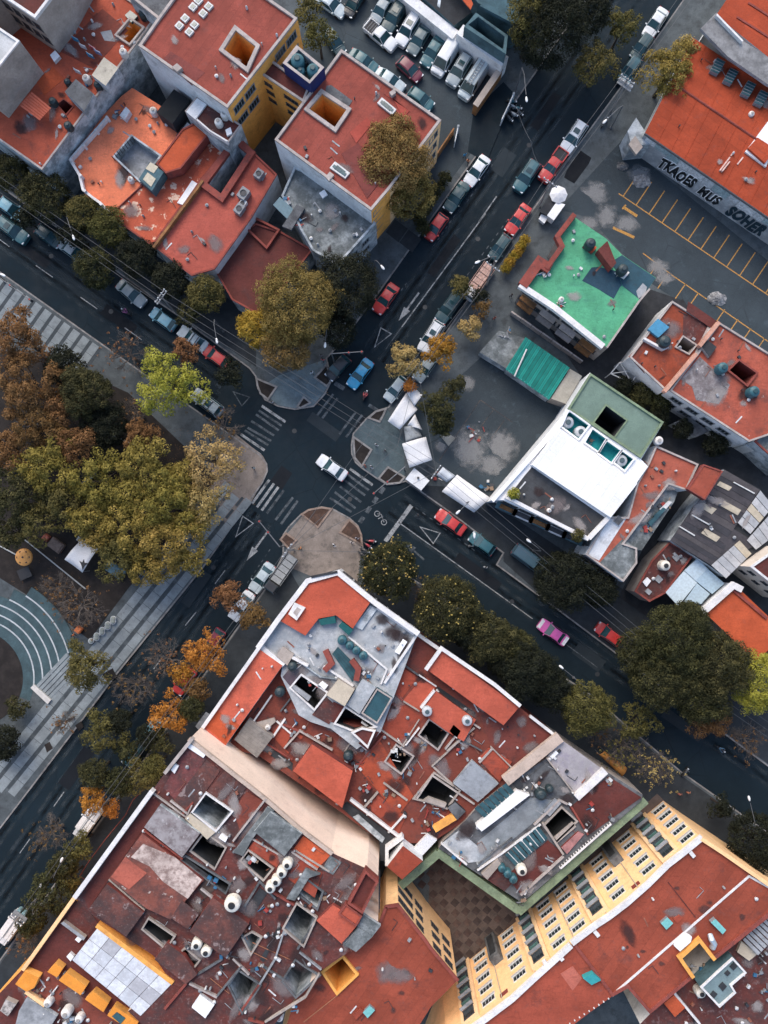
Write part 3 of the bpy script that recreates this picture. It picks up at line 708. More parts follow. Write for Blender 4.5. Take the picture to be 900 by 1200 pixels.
# small fixed fittings scattered over a roof: vent pipes, cowls, low boxes, coils, all parts of the building
FITM = {}
def fittings(b, poly, z, n, seed, avoid=()):
    if not FITM:
        g1 = plain('fitting_grey', (.26, .27, .28), .6, var=.3); g2 = plain('fitting_white', (.55, .55, .54), .6, var=.2); g3 = plain('fitting_dark', (.03, .032, .036), .6); g4 = plain('fitting_rust', (.22, .08, .05), .8, var=.3)
        FITM['vent_pipe'] = [MB().lathe([(.07, 0), (.07, .5), (.12, .5), (.10, .62)], n=8).mesh('vent_pipe', m) for m in (g1, g3, g2)]
        FITM['roof_box'] = [MB().box((0, 0, .16), (.5, .36, .34), taper=.94).mesh('roof_box', m) for m in (g2, g1, g4, g3)]
        FITM['pipe_run'] = [MB().tube([(-1.2, 0, .07), (.2, 0, .07), (.2, .7, .07)], .045, 5).mesh('pipe_run', m) for m in (g1, g4, g3)]
        FITM['cowl'] = [MB().lathe([(.16, 0), (.16, .3), (.26, .34), (.05, .48)], n=10).mesh('cowl', m) for m in (g2, g1)]
        FITM['board'] = [MB().box((0, 0, .04), (1.3, .18, .05)).mesh('board', m) for m in (g4, g1, g2)]
        FITM['gas_bottle'] = [MB().lathe([(.14, 0), (.15, .1), (.15, .5), (.10, .62), (.04, .70)], n=10).mesh('gas_bottle', m) for m in (g2, g1)]
    rd = random.Random(seed); q = W(poly, z); av = [W(h, z) for h in avoid]
    def inside(p, r):
        k = False; j = len(r) - 1
        for i in range(len(r)):
            if (r[i].y > p.y) != (r[j].y > p.y) and p.x < (r[j].x - r[i].x) * (p.y - r[i].y) / (r[j].y - r[i].y) + r[i].x: k = not k
            j = i
        return k
    x0, x1 = min(p.x for p in q), max(p.x for p in q); y0, y1 = min(p.y for p in q), max(p.y for p in q); c = 0; t = 0
    while c < n and t < n * 12:
        t += 1; p = Vector((rd.uniform(x0, x1), rd.uniform(y0, y1)))
        if not inside(p, q) or any(inside(p, a) for a in av): continue
        k = rd.choice(list(FITM)); place(k, rd.choice(FITM[k]), b.r, (p.x, p.y, z - .01), rd.choice((A_ST, A_AVE, A_ST + 1.2)) + rd.uniform(-.15, .15)); c += 1
    # faded, dusty and sooty spots left by puddles and repairs
    if not STM:
        for sd in range(4):
            r2 = random.Random(sd); ph = [r2.uniform(0, 6.28) for _ in range(3)]; me = MB().sheet([Vector((math.cos(a) * k, math.sin(a) * k)) for a, k in ((2 * math.pi * i / 20, 1 + .2 * math.sin(2 * 2 * math.pi * i / 20 + ph[0]) + .15 * math.sin(3 * 2 * math.pi * i / 20 + ph[1])) for i in range(20))], 0)
            for nm, cl in (('stain_pale', (.33, .30, .285)), ('stain_grey', (.20, .17, .165)), ('stain_soot', (.045, .03, .03))): STM.append(me.mesh('roof_stain', MATS.get(nm) or softmat(nm, cl)))
    c = t = 0; m = max(3, int(n * .45))
    while c < m and t < m * 12:
        t += 1; p = Vector((rd.uniform(x0, x1), rd.uniform(y0, y1)))
        if not inside(p, q) or any(inside(p, a) for a in av): continue
        k = rd.uniform(.5, 2.0); o = place('roof_stain', rd.choice(STM), b.r, (p.x, p.y, z + .085 + .0025 * c), rd.uniform(0, 6.28), (k, k * rd.uniform(.35, .9), 1)); c += 1
STM = []
def walls(b, lines, z, rng=5, mats=None):
    """low party walls and kerbs between roof sections"""
    rd = random.Random(rng)
    for ln in lines: b.wall_line('party_wall', ln, rd.uniform(.25, .6), rd.uniform(.16, .3), rd.choice(mats or [PAR, PARW, PAR_R, WB, G_MID]), z0=z)
# ================================================================ NORTH-WEST BLOCK
TA = gtile((0, 0), 4); TB = gtile((150, 150), 4); TC = gtile((300, 20), 4); TD = gtile((460, 0), 4.5); TM = gtile((300, 0), 3)
b = Bld('apartment_house', 'tall pale building with plain beige wall beside the red roof with corrugated canopy', -10, 60)
b.mass([(-70, -10), (0, 33), (24, 49), (0, 79), (-20, 105), (-80, 60)], 17, WB, surf('roof_pale', (.46, .47, .47), .15, .4, .4, (.3, .3, .3)), par=(.25, .3, PARW))
b = Bld('apartment_house', 'white building with small dark windows and dark red roof in the corner', 20, -20)
b.mass([(-40, -22), (10, -58), (90, -52), (63, -2), (43, 24), (-5, -8), (-20, 5)], 17, WB, R_DK, par=(.5, .35, PARW))
b.windows((-5, -8), (43, 24), 17, (15.2, 12.4), (.12, .38, .64, .88), 1.0, 1.3, 'd')

b = Bld('apartment_house', 'long red roof with corrugated canopy, grey hut and washing line', 60, 120)
well1 = TA((615, 100), (672, 138), (612, 212), (553, 172)); hole1 = TA((270, 490), (300, 468), (342, 500), (310, 536))
b.mass([(-60, 120), (0, 165), (50, 200), (160, 53), (183, 22), (120, -22), (40, -80), (-60, 20)], 10, WG, red('sun_bleached', (158, 62, 46), .35), holes=(well1, hole1), par=(.25, .25, PAR))
b.well(well1, 5, WO, rim=(.5, .25, PAR)); b.well(hole1, 3, WR, rim=(.12, .15, PAR_R))
b.patch('roof_patch', [(70, 60), (120, 10), (150, 35), (110, 80)], R_MID); b.patch('roof_patch', [(42, 95), (62, 78), (75, 92), (52, 112)], R_OR)
b.box('roof_hut', TA((430, 352), (487, 268), (555, 318), (495, 402)), 2.4, WG, surf('hut_beige', (.46, .42, .34), .15, .5, .3))
b.box('roof_hut', TA((303, 430), (355, 370), (440, 440), (395, 520)), 2.3, WG, G_MID)
b.panels('canopy_sheet', TA((90, 495), (150, 430), (240, 505), (185, 565)), 1, 2.0, R_OR)
b.panels('canopy_rib', TA((90, 495), (150, 430), (240, 505), (185, 565)), 7, 2.08, red('canopy', (178, 80, 64), .3), gap=.12)
b.box('chimney', TA((234, 258), (258, 235), (280, 262), (254, 290)), .6, FRAME_W, WH_CLEAN)
b.patch('cement_patch', TA((470, 150), (520, 140), (540, 195), (490, 190)), G_LT)
TL_ = ['pale water tank below the orange light well of the long red roof', 'pale water tank beside the beige roof hut', 'dark water tank between beige and grey roof huts', 'dark water tank at the far corner of the grey roof hut', 'dark water tank beside the corrugated canopy', 'dark water tank by the pale wall edge of the long red roof']
for k, x, y, r in (('white', 572, 235, 4.6), ('white', 398, 358, 4.6), ('dark', 452, 388, 4.6), ('dark', 310, 376, 3.8), ('dark', 240, 466, 4.6), ('dark', 312, 580, 4.8)):
    tank(k, x / 4, y / 4, 10, TL_.pop(0), r)
for i, (x, y) in enumerate(((350, 178), (385, 212), (432, 220), (455, 240), (420, 255), (360, 330))):
    p = P(x / 4, y / 4, 11.2); o = thing('washing', ['blue shirt hanging on the long red roof', 'white towel hanging on the long red roof', 'red cloth hanging on the long red roof', 'slate blue cloth hanging on the long red roof', 'blue towel hanging lowest on the washing line', 'white cloth by the grey roof hut'][i], 'laundry', (p.x, p.y, 10), group='laundry on the roof line')
    m = plain('cloth_%d' % (i % 4), [(.03, .2, .35), (.5, .5, .52), (.45, .08, .10), (.2, .25, .4)][i % 4])
    MB().box((p.x, p.y, 10.9), (.9, .12, .8), A_AVE + .2).obj('cloth', m, o)
    MB().tube([(p.x - .5, p.y + .36, 11.35), (p.x + .5, p.y - .36, 11.35)], .02, 4).obj('line', FRAME_W, o)
    MB().tube([(p.x - .5, p.y + .36, 9.98), (p.x - .5, p.y + .36, 11.4)], .025, 4).obj('post', FRAME_G, o)
clutter((115, 90), 8, 14, 10, 'odds and ends stored beside the beige roof hut', 3)
b.patch('solar_panel', TA((585, 70), (610, 48), (645, 75), (615, 105)), GLASS_T, .4)

b = Bld('terrace_house', 'house with bright terracotta roof terrace and white balustrade', 150, 180)
yard = TA((545, 740), (622, 648), (752, 738), (660, 850))
poly = [(79, 185), (122, 134), (142, 113), (155, 103), (190, 125), (212, 145), (200, 175), (160, 222), (130, 250), (118, 240), (100, 230), (93, 207)]
b.mass(poly, 6.5, WG, R_TER, holes=(yard,))
b.well(yard, 1.2, WG, G_LT, rim=(.5, .25, WG))
b.wall_line('balustrade', [(82, 186), (125, 137)], .9, .25, PARW); b.wall_line('balustrade', [(82, 187), (93, 205), (97, 222), (108, 231), (118, 238), (128, 249)], .8, .35, PARW)
for x, y in ((83, 187), (98, 170), (112, 152), (125, 137), (94, 205), (99, 223), (118, 239)): b.box('pier', [(x - 2, y), (x, y - 2), (x + 2, y), (x, y + 2)], 1.15, PARW)
b.box('dark_shed', TA((735, 525), (815, 418), (890, 468), (808, 580)), 2.6, G_DK, surf('shed_black', (.012, .014, .016), .2, .6, .2))
b.box('stair_hut', TB((132, 168), (255, 5), (325, -30), (376, 32), (248, 192), (178, 214)), 1.8, WR, R_OR, par=(.12, .22, PAR_R))
for q in (TA((820, 648), (878, 574), (898, 588), (845, 658)), ): b.patch('white_panel', q, WH_CLEAN, .3)
b.box('white_hut', TA((560, 540), (590, 500), (610, 520), (585, 560)), 1.0, WH, WH)
for i in range(9):
    u = i / 8; x, y = 131 + (155 - 131) * u, 183 + (160 - 183) * u
    b.box('fence_spike', [(x - .6, y), (x, y - .6), (x + .6, y), (x, y + .6)], 1.3, FRAME_D)
tank('white', 178.5, 128, 6.5, 'pale water tank beside the black shed on the terracotta terrace', 4.6)
tank('white', 152, 209, 6.5, 'white water tank by the sunken grey yard', 3.4)
clutter((140, 133), 8, 8, 6.5, 'white boxes stored at the edge of the terracotta terrace', 5); clutter((157, 210), 5, 4, 6.5, 'loose objects by the sunken grey yard', 8)

b = Bld('row_house', 'low house whose red roof paint peels in cream flakes', 205, 220)
b.mass([(128, 252), (150, 269), (179, 289), (237, 211), (272, 169), (244, 150), (190, 196), (160, 222)], 6.2, WG, R_PEEL, par=(.25, .25, PAR_R))
b.patch('white_panel', TB((230, 350), (300, 245), (325, 260), (255, 360)), WH_CLEAN, .25)
b.box('kiosk', TB((50, 240), (100, 160), (168, 205), (112, 295)), 2.0, WT, WT)
b.patch('kiosk_board', TB((82, 190), (105, 160), (142, 182), (120, 212)), plain('board_beige', (.45, .40, .30)), 2.06); b.patch('kiosk_board', TB((70, 240), (92, 208), (130, 238), (108, 275)), MATS['board_beige'], 2.06)
b = Bld('row_house', 'small house with white sheet roof, dark red roof and two tanks', 250, 140)
b.mass([(217, 131), (231, 114), (283, 147), (267, 169), (248, 158)], 10.5, WG, R_DK2, par=(.2, .2, PAR))
b.patch('metal_sheet', [(218, 131), (231, 115), (242, 122), (229, 140)], WH, .3); b.patch('white_panel', [(264, 152), (270, 149), (272, 156), (266, 159)], WH_CLEAN, .4)
b.wall_line('washing_line_wall', [(231, 140), (246, 153), (266, 165)], .9, .2, PARW)
for x, y in ((255, 141), (262, 132)): tank('white', x, y, 10.5, 'pale water tank on the small roof with the white sheet', 4.6)

b = Bld('row_house', 'house with flat coral red roof and raised curb round a deep light well', 260, 270)
shaft = TB((376, 268), (440, 316), (562, 128), (510, 85)); box2 = TB((560, 470), (592, 430), (702, 486), (652, 560))
b.mass([(180, 289), (225, 324), (252, 316), (295, 256), (325, 205), (303, 184), (285, 165), (272, 170), (237, 211)], 7.0, WH, red('coral', (160, 66, 58), .3), holes=(shaft,), par=(.25, .25, PAR_R))
b.well(shaft, 6.5, WG, rim=(.7, .9, PAR_R)); b.wall_line('side_wall', [(180, 289), (237, 212)], .9, .35, RUST)
roof_unit(303, 203, 7, 'grey unit with fan in the corner of the coral roof', 1.3); roof_unit(285, 226, 7, 'larger grey machine in the middle of the coral roof', 1.6); roof_unit(280, 244, 7, 'small grey machine at the edge between coral and dark red roofs', 1.4)
roof_unit(284, 238, 7, 'pale machine beside the larger grey one on the coral roof', 1.1, mat=FRAME_W)
b = Bld('row_house', 'low house with dark maroon roof behind the golden tree', 310, 310)
b.mass([(251, 316), (283, 272), (300, 262), (330, 272), (367, 293), (352, 312), (308, 372), (272, 352)], 5.0, WG, R_DK, holes=(box2,), par=(.25, .25, PAR_R))
b.well(box2, 2.5, WB, G_MID, rim=(.6, .3, PAR_R))
b = Bld('row_house', 'house with mossy grey roof below the white wall', 385, 250)
b.mass([(330, 230), (345, 196), (370, 205), (441, 262), (396, 312), (366, 294)], 7.8, WG, G_ROOF, par=(.3, .3, WG))
b.box('roof_ledge', TB((722, 460), (790, 358), (828, 376), (765, 478)), .5, G_MID, G_MID); b.patch('blue_sheet', TB((680, 360), (712, 322), (780, 385), (745, 425)), plain('sheet_blue', (.10, .17, .20)), .3)
b.patch('white_cover', [(374, 226), (380, 222), (384, 228), (378, 232)], WH_CLEAN, .3)
b.windows((441, 262), (396, 312), 7.8, (5.6, 2.8), (.3, .6), 1.3, 1.2, 'g')
for i, (x, y) in enumerate(((336, 236), (350, 262))): clutter((x, y), 5, 5, 7.8, ['rubble heaped on the mossy grey roof', 'old sheets left on the mossy grey roof'][i], 20 + i)

b = Bld('apartment_block', 'large apartment block with red membrane roof, white skylights and orange light well', 420, 150)
wellA4 = TC((310, 365), (425, 440), (370, 522), (250, 436))
b.mass([(322, 165), (400, 59), (517, 142), (457, 222), (435, 248)], 12, WH, R_A, holes=(wellA4,), par=(.35, .35, PAR), faces=(((517, 142), (457, 222), WP), ((457, 222), (435, 248), WO)))
b.well(wellA4, 7, WO, rim=(.4, .5, PAR))
b.windows((517, 142), (435, 248), 12, (10.2, 7.2, 4.2), (.10, .22, .36, .66, .80, .92), 1.7, 1.5, 'g')
b.skylight(TC((568, 402), (590, 376), (658, 432), (638, 458)), 1); b.skylight(TC((345, 706), (370, 676), (440, 730), (418, 756)), 1)
for q in (TC((582, 398), (590, 388), (606, 400), (598, 412)), TC((602, 415), (611, 405), (626, 417), (618, 428)), TC((622, 430), (632, 421), (645, 432), (637, 443)), TC((358, 700), (366, 690), (380, 701), (372, 712)), TC((380, 716), (388, 706), (402, 718), (394, 728)), TC((402, 732), (410, 722), (424, 733), (416, 744))):
    b.patch('skylight_pane', q, GLASS_T, .42)
b.box('chimney', TC((325, 748), (346, 724), (366, 740), (342, 768)), .5, PAR, PAR); b.box('chimney', TC((624, 352), (648, 336), (656, 354), (636, 368)), .7, PAR, PAR)
b.patch('cement_patch', TC((330, 322), (352, 318), (452, 392), (430, 425), (380, 392), (325, 345)), G_MID); b.patch('roof_patch', TC((440, 540), (520, 470), (545, 500), (470, 590)), red('fresh', (150, 54, 48), .15)); b.patch('roof_patch', TC((600, 360), (720, 440), (690, 470), (640, 380)), MATS['roof_red_fresh'])
b.patch('roof_patch', TC((400, 640), (480, 590), (600, 750), (520, 850)), R_A2)

b = Bld('apartment_block', 'tall apartment block with orange walls, white square skylights and orange light well', 250, 50)
wellA3 = R1 = tile([(830, 112), (900, 168), (868, 240), (788, 178)], (0, 0), 3)
b.mass([(163, 55), (267, 128), (349, 23), (262, -38), (217, -20), (186, 22)], 14, WH, R_A, holes=(wellA3,), par=(.35, .35, PAR), faces=(((267, 128), (349, 23), WO),))
b.well(wellA3, 8, WO, rim=(.4, .5, PAR))
b.windows((349, 23), (267, 128), 14, (12.2, 9.2), (.12, .28, .72, .88), 2.0, 1.4, 'g', .03)
for x, y in ((733, 20), (713, 45), (678, 22), (650, 62), (683, 85), (630, 88), (665, 110), (697, 0)):
    q = [(x - 17, y + 2), (x - 1, y - 16), (x + 17, y - 1), (x + 1, y + 17)]; b.skylight(tile(q, (0, 0), 3), 1, h=.3)
b.box('vent_stack', tile([(605, 235), (622, 222), (640, 238), (622, 252)], (0, 0), 3), .8, PAR, PAR)
b.patch('roof_patch', [(200, 60), (240, 85), (225, 100), (190, 70)], R_A2)
b = Bld('apartment_wing', 'orange wing with slot windows joining the two apartment blocks', 325, 95)
b.mass([(299, 83), (312, 66), (363, 104), (356, 121)], 12, WO, R_DK, par=(.3, .3, PAR))
b.windows((299, 83), (356, 121), 12, (10.6, 8.6, 6.6), (.18, .72), 2.2, .7, 'd', .02)
b = Bld('tank_enclosure', 'blue walled enclosure with pale rim holding three dark tanks', 355, 80)
pit = TC((200, 152), (300, 238), (252, 296), (145, 214))
b.mass(TC((190, 130), (320, 235), (252, 312), (125, 215)), 14.6, WBLUE, PAR, z0=9, holes=(pit,)); b.well(pit, 1.6, WG, G_DK)
for x, y, r in ((192, 190, 8), (206, 243, 5.5), (265, 235, 7.2)): tank('teal', 300 + x / 4, 20 + y / 4, 13, {8: 'largest teal tank inside the blue walled enclosure', 5.5: 'smallest teal tank inside the blue walled enclosure', 7.2: 'middle sized teal tank inside the blue walled enclosure'}[r], r)
b = Bld('apartment_house', 'small building with bare grey roof between two red roofs', 188, 5)
b.mass([(150, -5), (160, -30), (225, -30), (217, 0), (193, 29), (186, 24)], 13, WG, G_MID, par=(.35, .35, PAR))
tank('dark', 166, 13, 10, 'dark tank in the corner beside the bare grey roof', 5); 

# ---------------------------------------------------------------- car park walls and blue-grey sheds at the top
w = thing('boundary_wall', 'long white plastered wall behind the row of parked cars', 'wall', P(500, 20, PV))
for a, c, hh in (((425, -45), (534, 41), 3.0), ((539, 34), (592, 72), 4.2)):
    p, q = P(*a, hh).xy, P(*c, hh).xy; d = q - p
    MB().box(((p.x + q.x) / 2, (p.y + q.y) / 2, hh / 2), (d.length, 1.5 if hh < 4 else 1.7, hh), math.atan2(d.y, d.x)).obj('wall_section', WH, w)
w = thing('boundary_wall', 'rust stained wall standing at the car park entrance', 'wall', P(572, 105, PV))
p, q = P(557, 124, 2.6).xy, P(587, 80, 2.6).xy; d = q - p
MB().box(((p.x + q.x) / 2, (p.y + q.y) / 2, 1.3), (d.length, .7, 2.6), math.atan2(d.y, d.x)).obj('wall_section', RUST, w)
MB().box(((p.x + q.x) / 2, (p.y + q.y) / 2, 2.65), (d.length, .9, .12), math.atan2(d.y, d.x)).obj('coping', WB, w)
b = Bld('roofless_shed', 'roofless blue-grey shed behind the white wall', 570, 40, cat='shed')
inn = TD((400, 130), (452, 88), (592, 192), (585, 262)); b.mass(TD((378, 140), (440, 66), (608, 186), (598, 285)), 6.5, WT, WT, holes=(inn,)); b.well(inn, 5.5, WT)
b = Bld('workshop', 'blue-grey workshop roofs with one orange hatch at the top', 560, -10)
b.mass([(500, -60), (560, 5), (605, 28), (640, -5), (600, -70)], 6.0, WT, surf('roof_bluegrey', (.05, .10, .12), .3, .4, .5, (.03, .05, .06)), par=(.3, .3, WT))
b.patch('orange_hatch', TD((370, 0), (400, -30), (425, 20), (412, 50)), R_OR, .1); b.patch('roof_strip', TD((240, 0), (255, 0), (250, 40), (235, 30)), WG, .1)
b.box('roof_beam', TD((460, 30), (480, 10), (660, 100), (640, 125)), .6, WT, MATS['roof_bluegrey'])
b = Bld('workshop', 'dark low sheds behind the white wall of the car park', 520, 0)
b.mass([(455, -40), (532, 30), (556, 12), (500, -60)], 3.4, WT, G_DK)
for a, c, l in (((602, 110), (588, 140), 'white gate leaf standing open at the car park entrance'), ((537, 148), (533, 166), 'narrow white gate leaf beside the orange corner facade')):
    p, q = P(*a, 2).xy, P(*c, 2).xy; d = q - p; r = thing('gate_leaf', l, 'gate', (p.x, p.y, PV))
    MB().box(((p.x + q.x) / 2, (p.y + q.y) / 2, 1.1), (d.length, .12, 1.9), math.atan2(d.y, d.x)).obj('gate_panel', WH, r)
    MB().box((p.x, p.y, 1.1), (.3, .3, 2.2)).obj('gate_post', WG, r)
w = thing('yard_fence', 'rusty yard fence at the foot of the orange corner facade', 'fence', P(525, 160, PV))
p, q = P(532, 150, 2).xy, P(505, 190, 2).xy; d = q - p
MB().box(((p.x + q.x) / 2, (p.y + q.y) / 2, 1.0), (d.length, .18, 2.0), math.atan2(d.y, d.x)).obj('fence_panel', RUST, w)

# ================================================================ NORTH-EAST BLOCK
TE = gtile((590, 230), 4.5); TG = gtile((700, 0), 4.5); TH = gtile((700, 150), 4.5); TI = gtile((700, 340), 4.5); TJ = gtile((550, 390), 3.75); TK = gtile((680, 500), 900 / 220); TL = gtile((440, 430), 4.5)
GREEN = surf('roof_green', (.085, .33, .18), .18, .4, .4, (.05, .17, .12), fine=4, mottle=.8); BLUEG = surf('roof_blue_membrane', (.022, .055, .082), .2, .5, .3, fine=5)
# ---- warehouse with shallow gable and graffiti wall
BLOCKW = surf('wall_concrete_block', (.46, .48, .485), .3, .35, .75, (.26, .28, .29), seam=(.9, A_AVE), fine=3)
b = Bld('warehouse', 'big warehouse with orange-red gable roof and graffiti on its block wall', 860, 130, cat='warehouse')
e0, e1, e2, e3 = P(755, 157, 5.6), P(985, 314, 5.6), P(1040, 195, 5.6), P(812, 44, 5.6)
m = MB(); g_ = 6.6
r0, r1 = (e0 + e3) / 2, (e1 + e2) / 2; r0.z = r1.z = g_
m.add([e0, e1, r1, r0], [(0, 1, 2, 3)]); m.add([r0, r1, e2, e3], [(0, 1, 2, 3)]); m.obj('roof', R_BR, b.r)
m = MB(); q = [e0, e1, e2, e3]
for i in range(4):
    p, n_ = q[i], q[(i + 1) % 4]; m.add([(p.x, p.y, 0), (n_.x, n_.y, 0), (n_.x, n_.y, 5.6), (p.x, p.y, 5.6)], [(0, 1, 2, 3)])
for a, r_, c in ((e3, r0, e0), (e1, r1, e2)): m.add([a, c, r_], [(0, 1, 2)])
m.obj('wall', BLOCKW, b.r)
MB().tube([e0 + Vector((0, 0, .05)), e1 + Vector((0, 0, .05))], .16, 6).obj('gutter', FRAME_D, b.r)
MB().tube([r0 + Vector((0, 0, .02)), r1 + Vector((0, 0, .02))], .16, 6).obj('ridge_cap', PAR_R, b.r)
for i in range(1, 15):
    u = i / 15
    for A_, B_, C_, D_ in ((e0, e1, r0, r1), (e3, e2, r0, r1)): MB().tube([A_.lerp(B_, u) + Vector((0, 0, .02)), C_.lerp(D_, u) + Vector((0, 0, .02))], .035, 4).obj('roof_rib', R_BR, b.r)
b.z = 5.6
for x, y in ((635, 345), (705, 398), (798, 465), (866, 514)):
    q = TG((x - 40, y + 28), (x - 2, y - 42), (x + 42, y - 20), (x + 2, y + 46)); z_ = 6.4
    o = MB().prism(W(q, z_ + .3), z_ - .8, z_ + .3, bottom=False).obj('roof_louvre', FRAME_G, b.r)
    a, c, d, e = [P(*k, z_ + .33).xy for k in q]
    for i in range(5):
        u0, u1 = (i + .15) / 5, (i + .75) / 5
        MB().prism([v for v in ([a.lerp(c, u1), e.lerp(d, u1), e.lerp(d, u0), a.lerp(c, u0)])], z_ + .3, z_ + .36).obj('louvre_slat', GLASS_T, o)
b.box('roof_hut', TG((780, 800), (900, 640), (960, 690), (890, 880)), .7, WH, WH_CLEAN, z0=5.9); b.patch('red_panel', TG((795, 780), (845, 725), (940, 785), (885, 860)), R_BR, 1.12, z=5.9)
for a, c in (((790, 720), (610, 850)), ): pass
CH = surf('lime_streak', (.62, .42, .36), .3, .8, .2)
for k, (x0, y0, x1, y1) in enumerate(((770, 735, 650, 895), (750, 760, 705, 820), (800, 790, 740, 865), (700, 850, 660, 900))):
    p0, p1 = TG((x0, y0), (x1, y1)); d = ((p1[0] - p0[0]), (p1[1] - p0[1])); L = math.hypot(*d); n = (-d[1] / L * .8, d[0] / L * .8)
    zz = 6.02
    MB().prism(W([(p0[0] - n[0], p0[1] - n[1]), (p1[0] - n[0], p1[1] - n[1]), (p1[0] + n[0], p1[1] + n[1]), (p0[0] + n[0], p0[1] + n[1])], zz + .25), 5.6, zz + .2 - .12 * (k == 0)).obj('lime_streak', CH, b.r)
tank('white', 882, 132, 5.8, 'white ventilator cap on the orange-red warehouse roof', 3.4)
# graffiti, painted letters laid on the wall
gp, gq = P(*TH((330, 105))[0], 7).xy, P(*TH((885, 490))[0], 7).xy; gd = (e1 - e0).xy.normalized(); gn = Vector((gd.y, -gd.x))
if gn.dot(-e0.xy) < 0: gn = -gn
GRAF = plain('graffiti_black', (.008, .012, .016), .6); GRAFW = plain('graffiti_white', (.88, .89, .89), .7)
def writing(txt, start, z, size, mat, mat2, parent, d, n, name='graffiti', bold=.06, width=6.0):
    for off_, mt, bd in ((.085, mat2, bold * 1.9), (.105, mat, bold)):
        if mt is None: continue
        cu = bpy.data.curves.new('letters', 'FONT'); cu.body = txt; cu.size = size; cu.offset = bd; cu.extrude = .004; cu.shear = .12; cu.space_character = 1.12; cu.resolution_u = 3
        to = bpy.data.objects.new('letters', cu); COL.objects.link(to)
        dg = bpy.context.evaluated_depsgraph_get(); me = bpy.data.meshes.new_from_object(to.evaluated_get(dg)); bpy.data.objects.remove(to)
        me.materials.clear(); me.materials.append(mt)
        xs = [v.co.x for v in me.vertices]; kx_ = width / (max(xs) - min(xs)); rdw = random.Random(len(txt))
        ph = rdw.uniform(0, 6)
        for v in me.vertices:
            v.co.x *= kx_; v.co.y += .16 * math.sin(v.co.x * 1.7 + ph) + .05 * math.sin(v.co.x * 6 + v.co.y * 4); v.co.x += .06 * math.sin(v.co.y * 5 + v.co.x * 3)
        o = bpy.data.objects.new(name, me); COL.objects.link(o); o.parent = parent
        X = Vector((d.x, d.y, 0)); Y = Vector((0, 0, 1)); Z = Vector((n.x, n.y, 0))
        M = Matrix((X, Y, Z)).transposed().to_4x4(); M.translation = Vector((start.x, start.y, z)) + Z * off_ - woff(parent)
        o.matrix_local = M
    return o
def on_wall(px, z):    # point of the graffiti wall seen at photo pixel px when it lies z above the ground
    p = P(*px, z).xy; return p - gn * ((p - e0.xy).dot(gn)) - gd * 1.2
writing('TKAOES', on_wall(TH((322, 262))[0], 1.5), 1.1, 3.6, GRAF, GRAFW, b.r, gd, gn, bold=.20, width=6.2)
writing('MUS', on_wall(TH((538, 395))[0], 1.5), 1.1, 3.2, GRAF, GRAFW, b.r, gd, gn, bold=.18, width=3.6)
writing('SOHER', on_wall(TH((690, 500))[0], 1.2), 0.9, 3.8, plain('graffiti_blue', (.01, .03, .045)), None, b.r, gd, gn, bold=.24, width=6.4)
PB = [plain('block_teal', (.28, .36, .37), .8, var=.3), plain('block_pale', (.54, .55, .55), .8, var=.3), plain('block_grey', (.46, .48, .485), .8, var=.3)]
L_ = (e1 - e0).length; rd = random.Random(4); u = 0.5
while u < L_ - 2:
    w_ = rd.uniform(1.4, 3.0); hh = rd.uniform(.9, 1.8)
    c = e0.xy + gd * (u + w_ / 2) + gn * .03
    MB().box((c.x, c.y, 5.3 - hh / 2), (w_ - .08, .06, hh), math.atan2(gd.y, gd.x)).obj('wall_block', PB[rd.randrange(3)], b.r); u += w_
b = Bld('warehouse', 'second orange-red warehouse roof behind the grey concrete parapet', 880, 20, cat='warehouse')
b.mass(TG((600, 120), (628, 66), (700, 140), (900, 300), (1200, 470), (1200, 100), (900, -300), (720, -60)), 8.6, WH, R_BR)
b.box('parapet_walk', TG((545, 150), (628, 66), (765, 212), (900, 300), (1200, 500), (1180, 590), (900, 445), (690, 300)), .5, G_LT, surf('parapet_concrete', (.22, .22, .22), .3, .5, .6, (.10, .10, .10), fine=3), z0=8.3)
for k, (x0, y0) in enumerate(((800, 15), (740, 90))):
    b.wall_line('roof_seam', TG((x0, y0), (x0 + 300, y0 + 190)), .12, .25, PAR_R, z0=8.6)
b.wall_line('white_flashing', TG((632, 78), (765, 214)), .6, .25, PARW, z0=8.8)
w = thing('corner_shed', 'grey lean-to with pale box at the end of the graffiti wall', 'shed', P(738, 165, PV)); w_ = MB().prism(W(TG((205, 620), (250, 690), (280, 760), (180, 770), (160, 690)), 4.5), 0, 4.5, bottom=False).obj('wall', WG, w)
MB().prism(W(TG((165, 760), (200, 715), (240, 775), (205, 815)), 4.9), 4.4, 4.9, bottom=False).obj('pale_box', WB, w)
RUB = surf('rubble_grey', (.26, .26, .26), .5, 1.2, .5, fine=8)
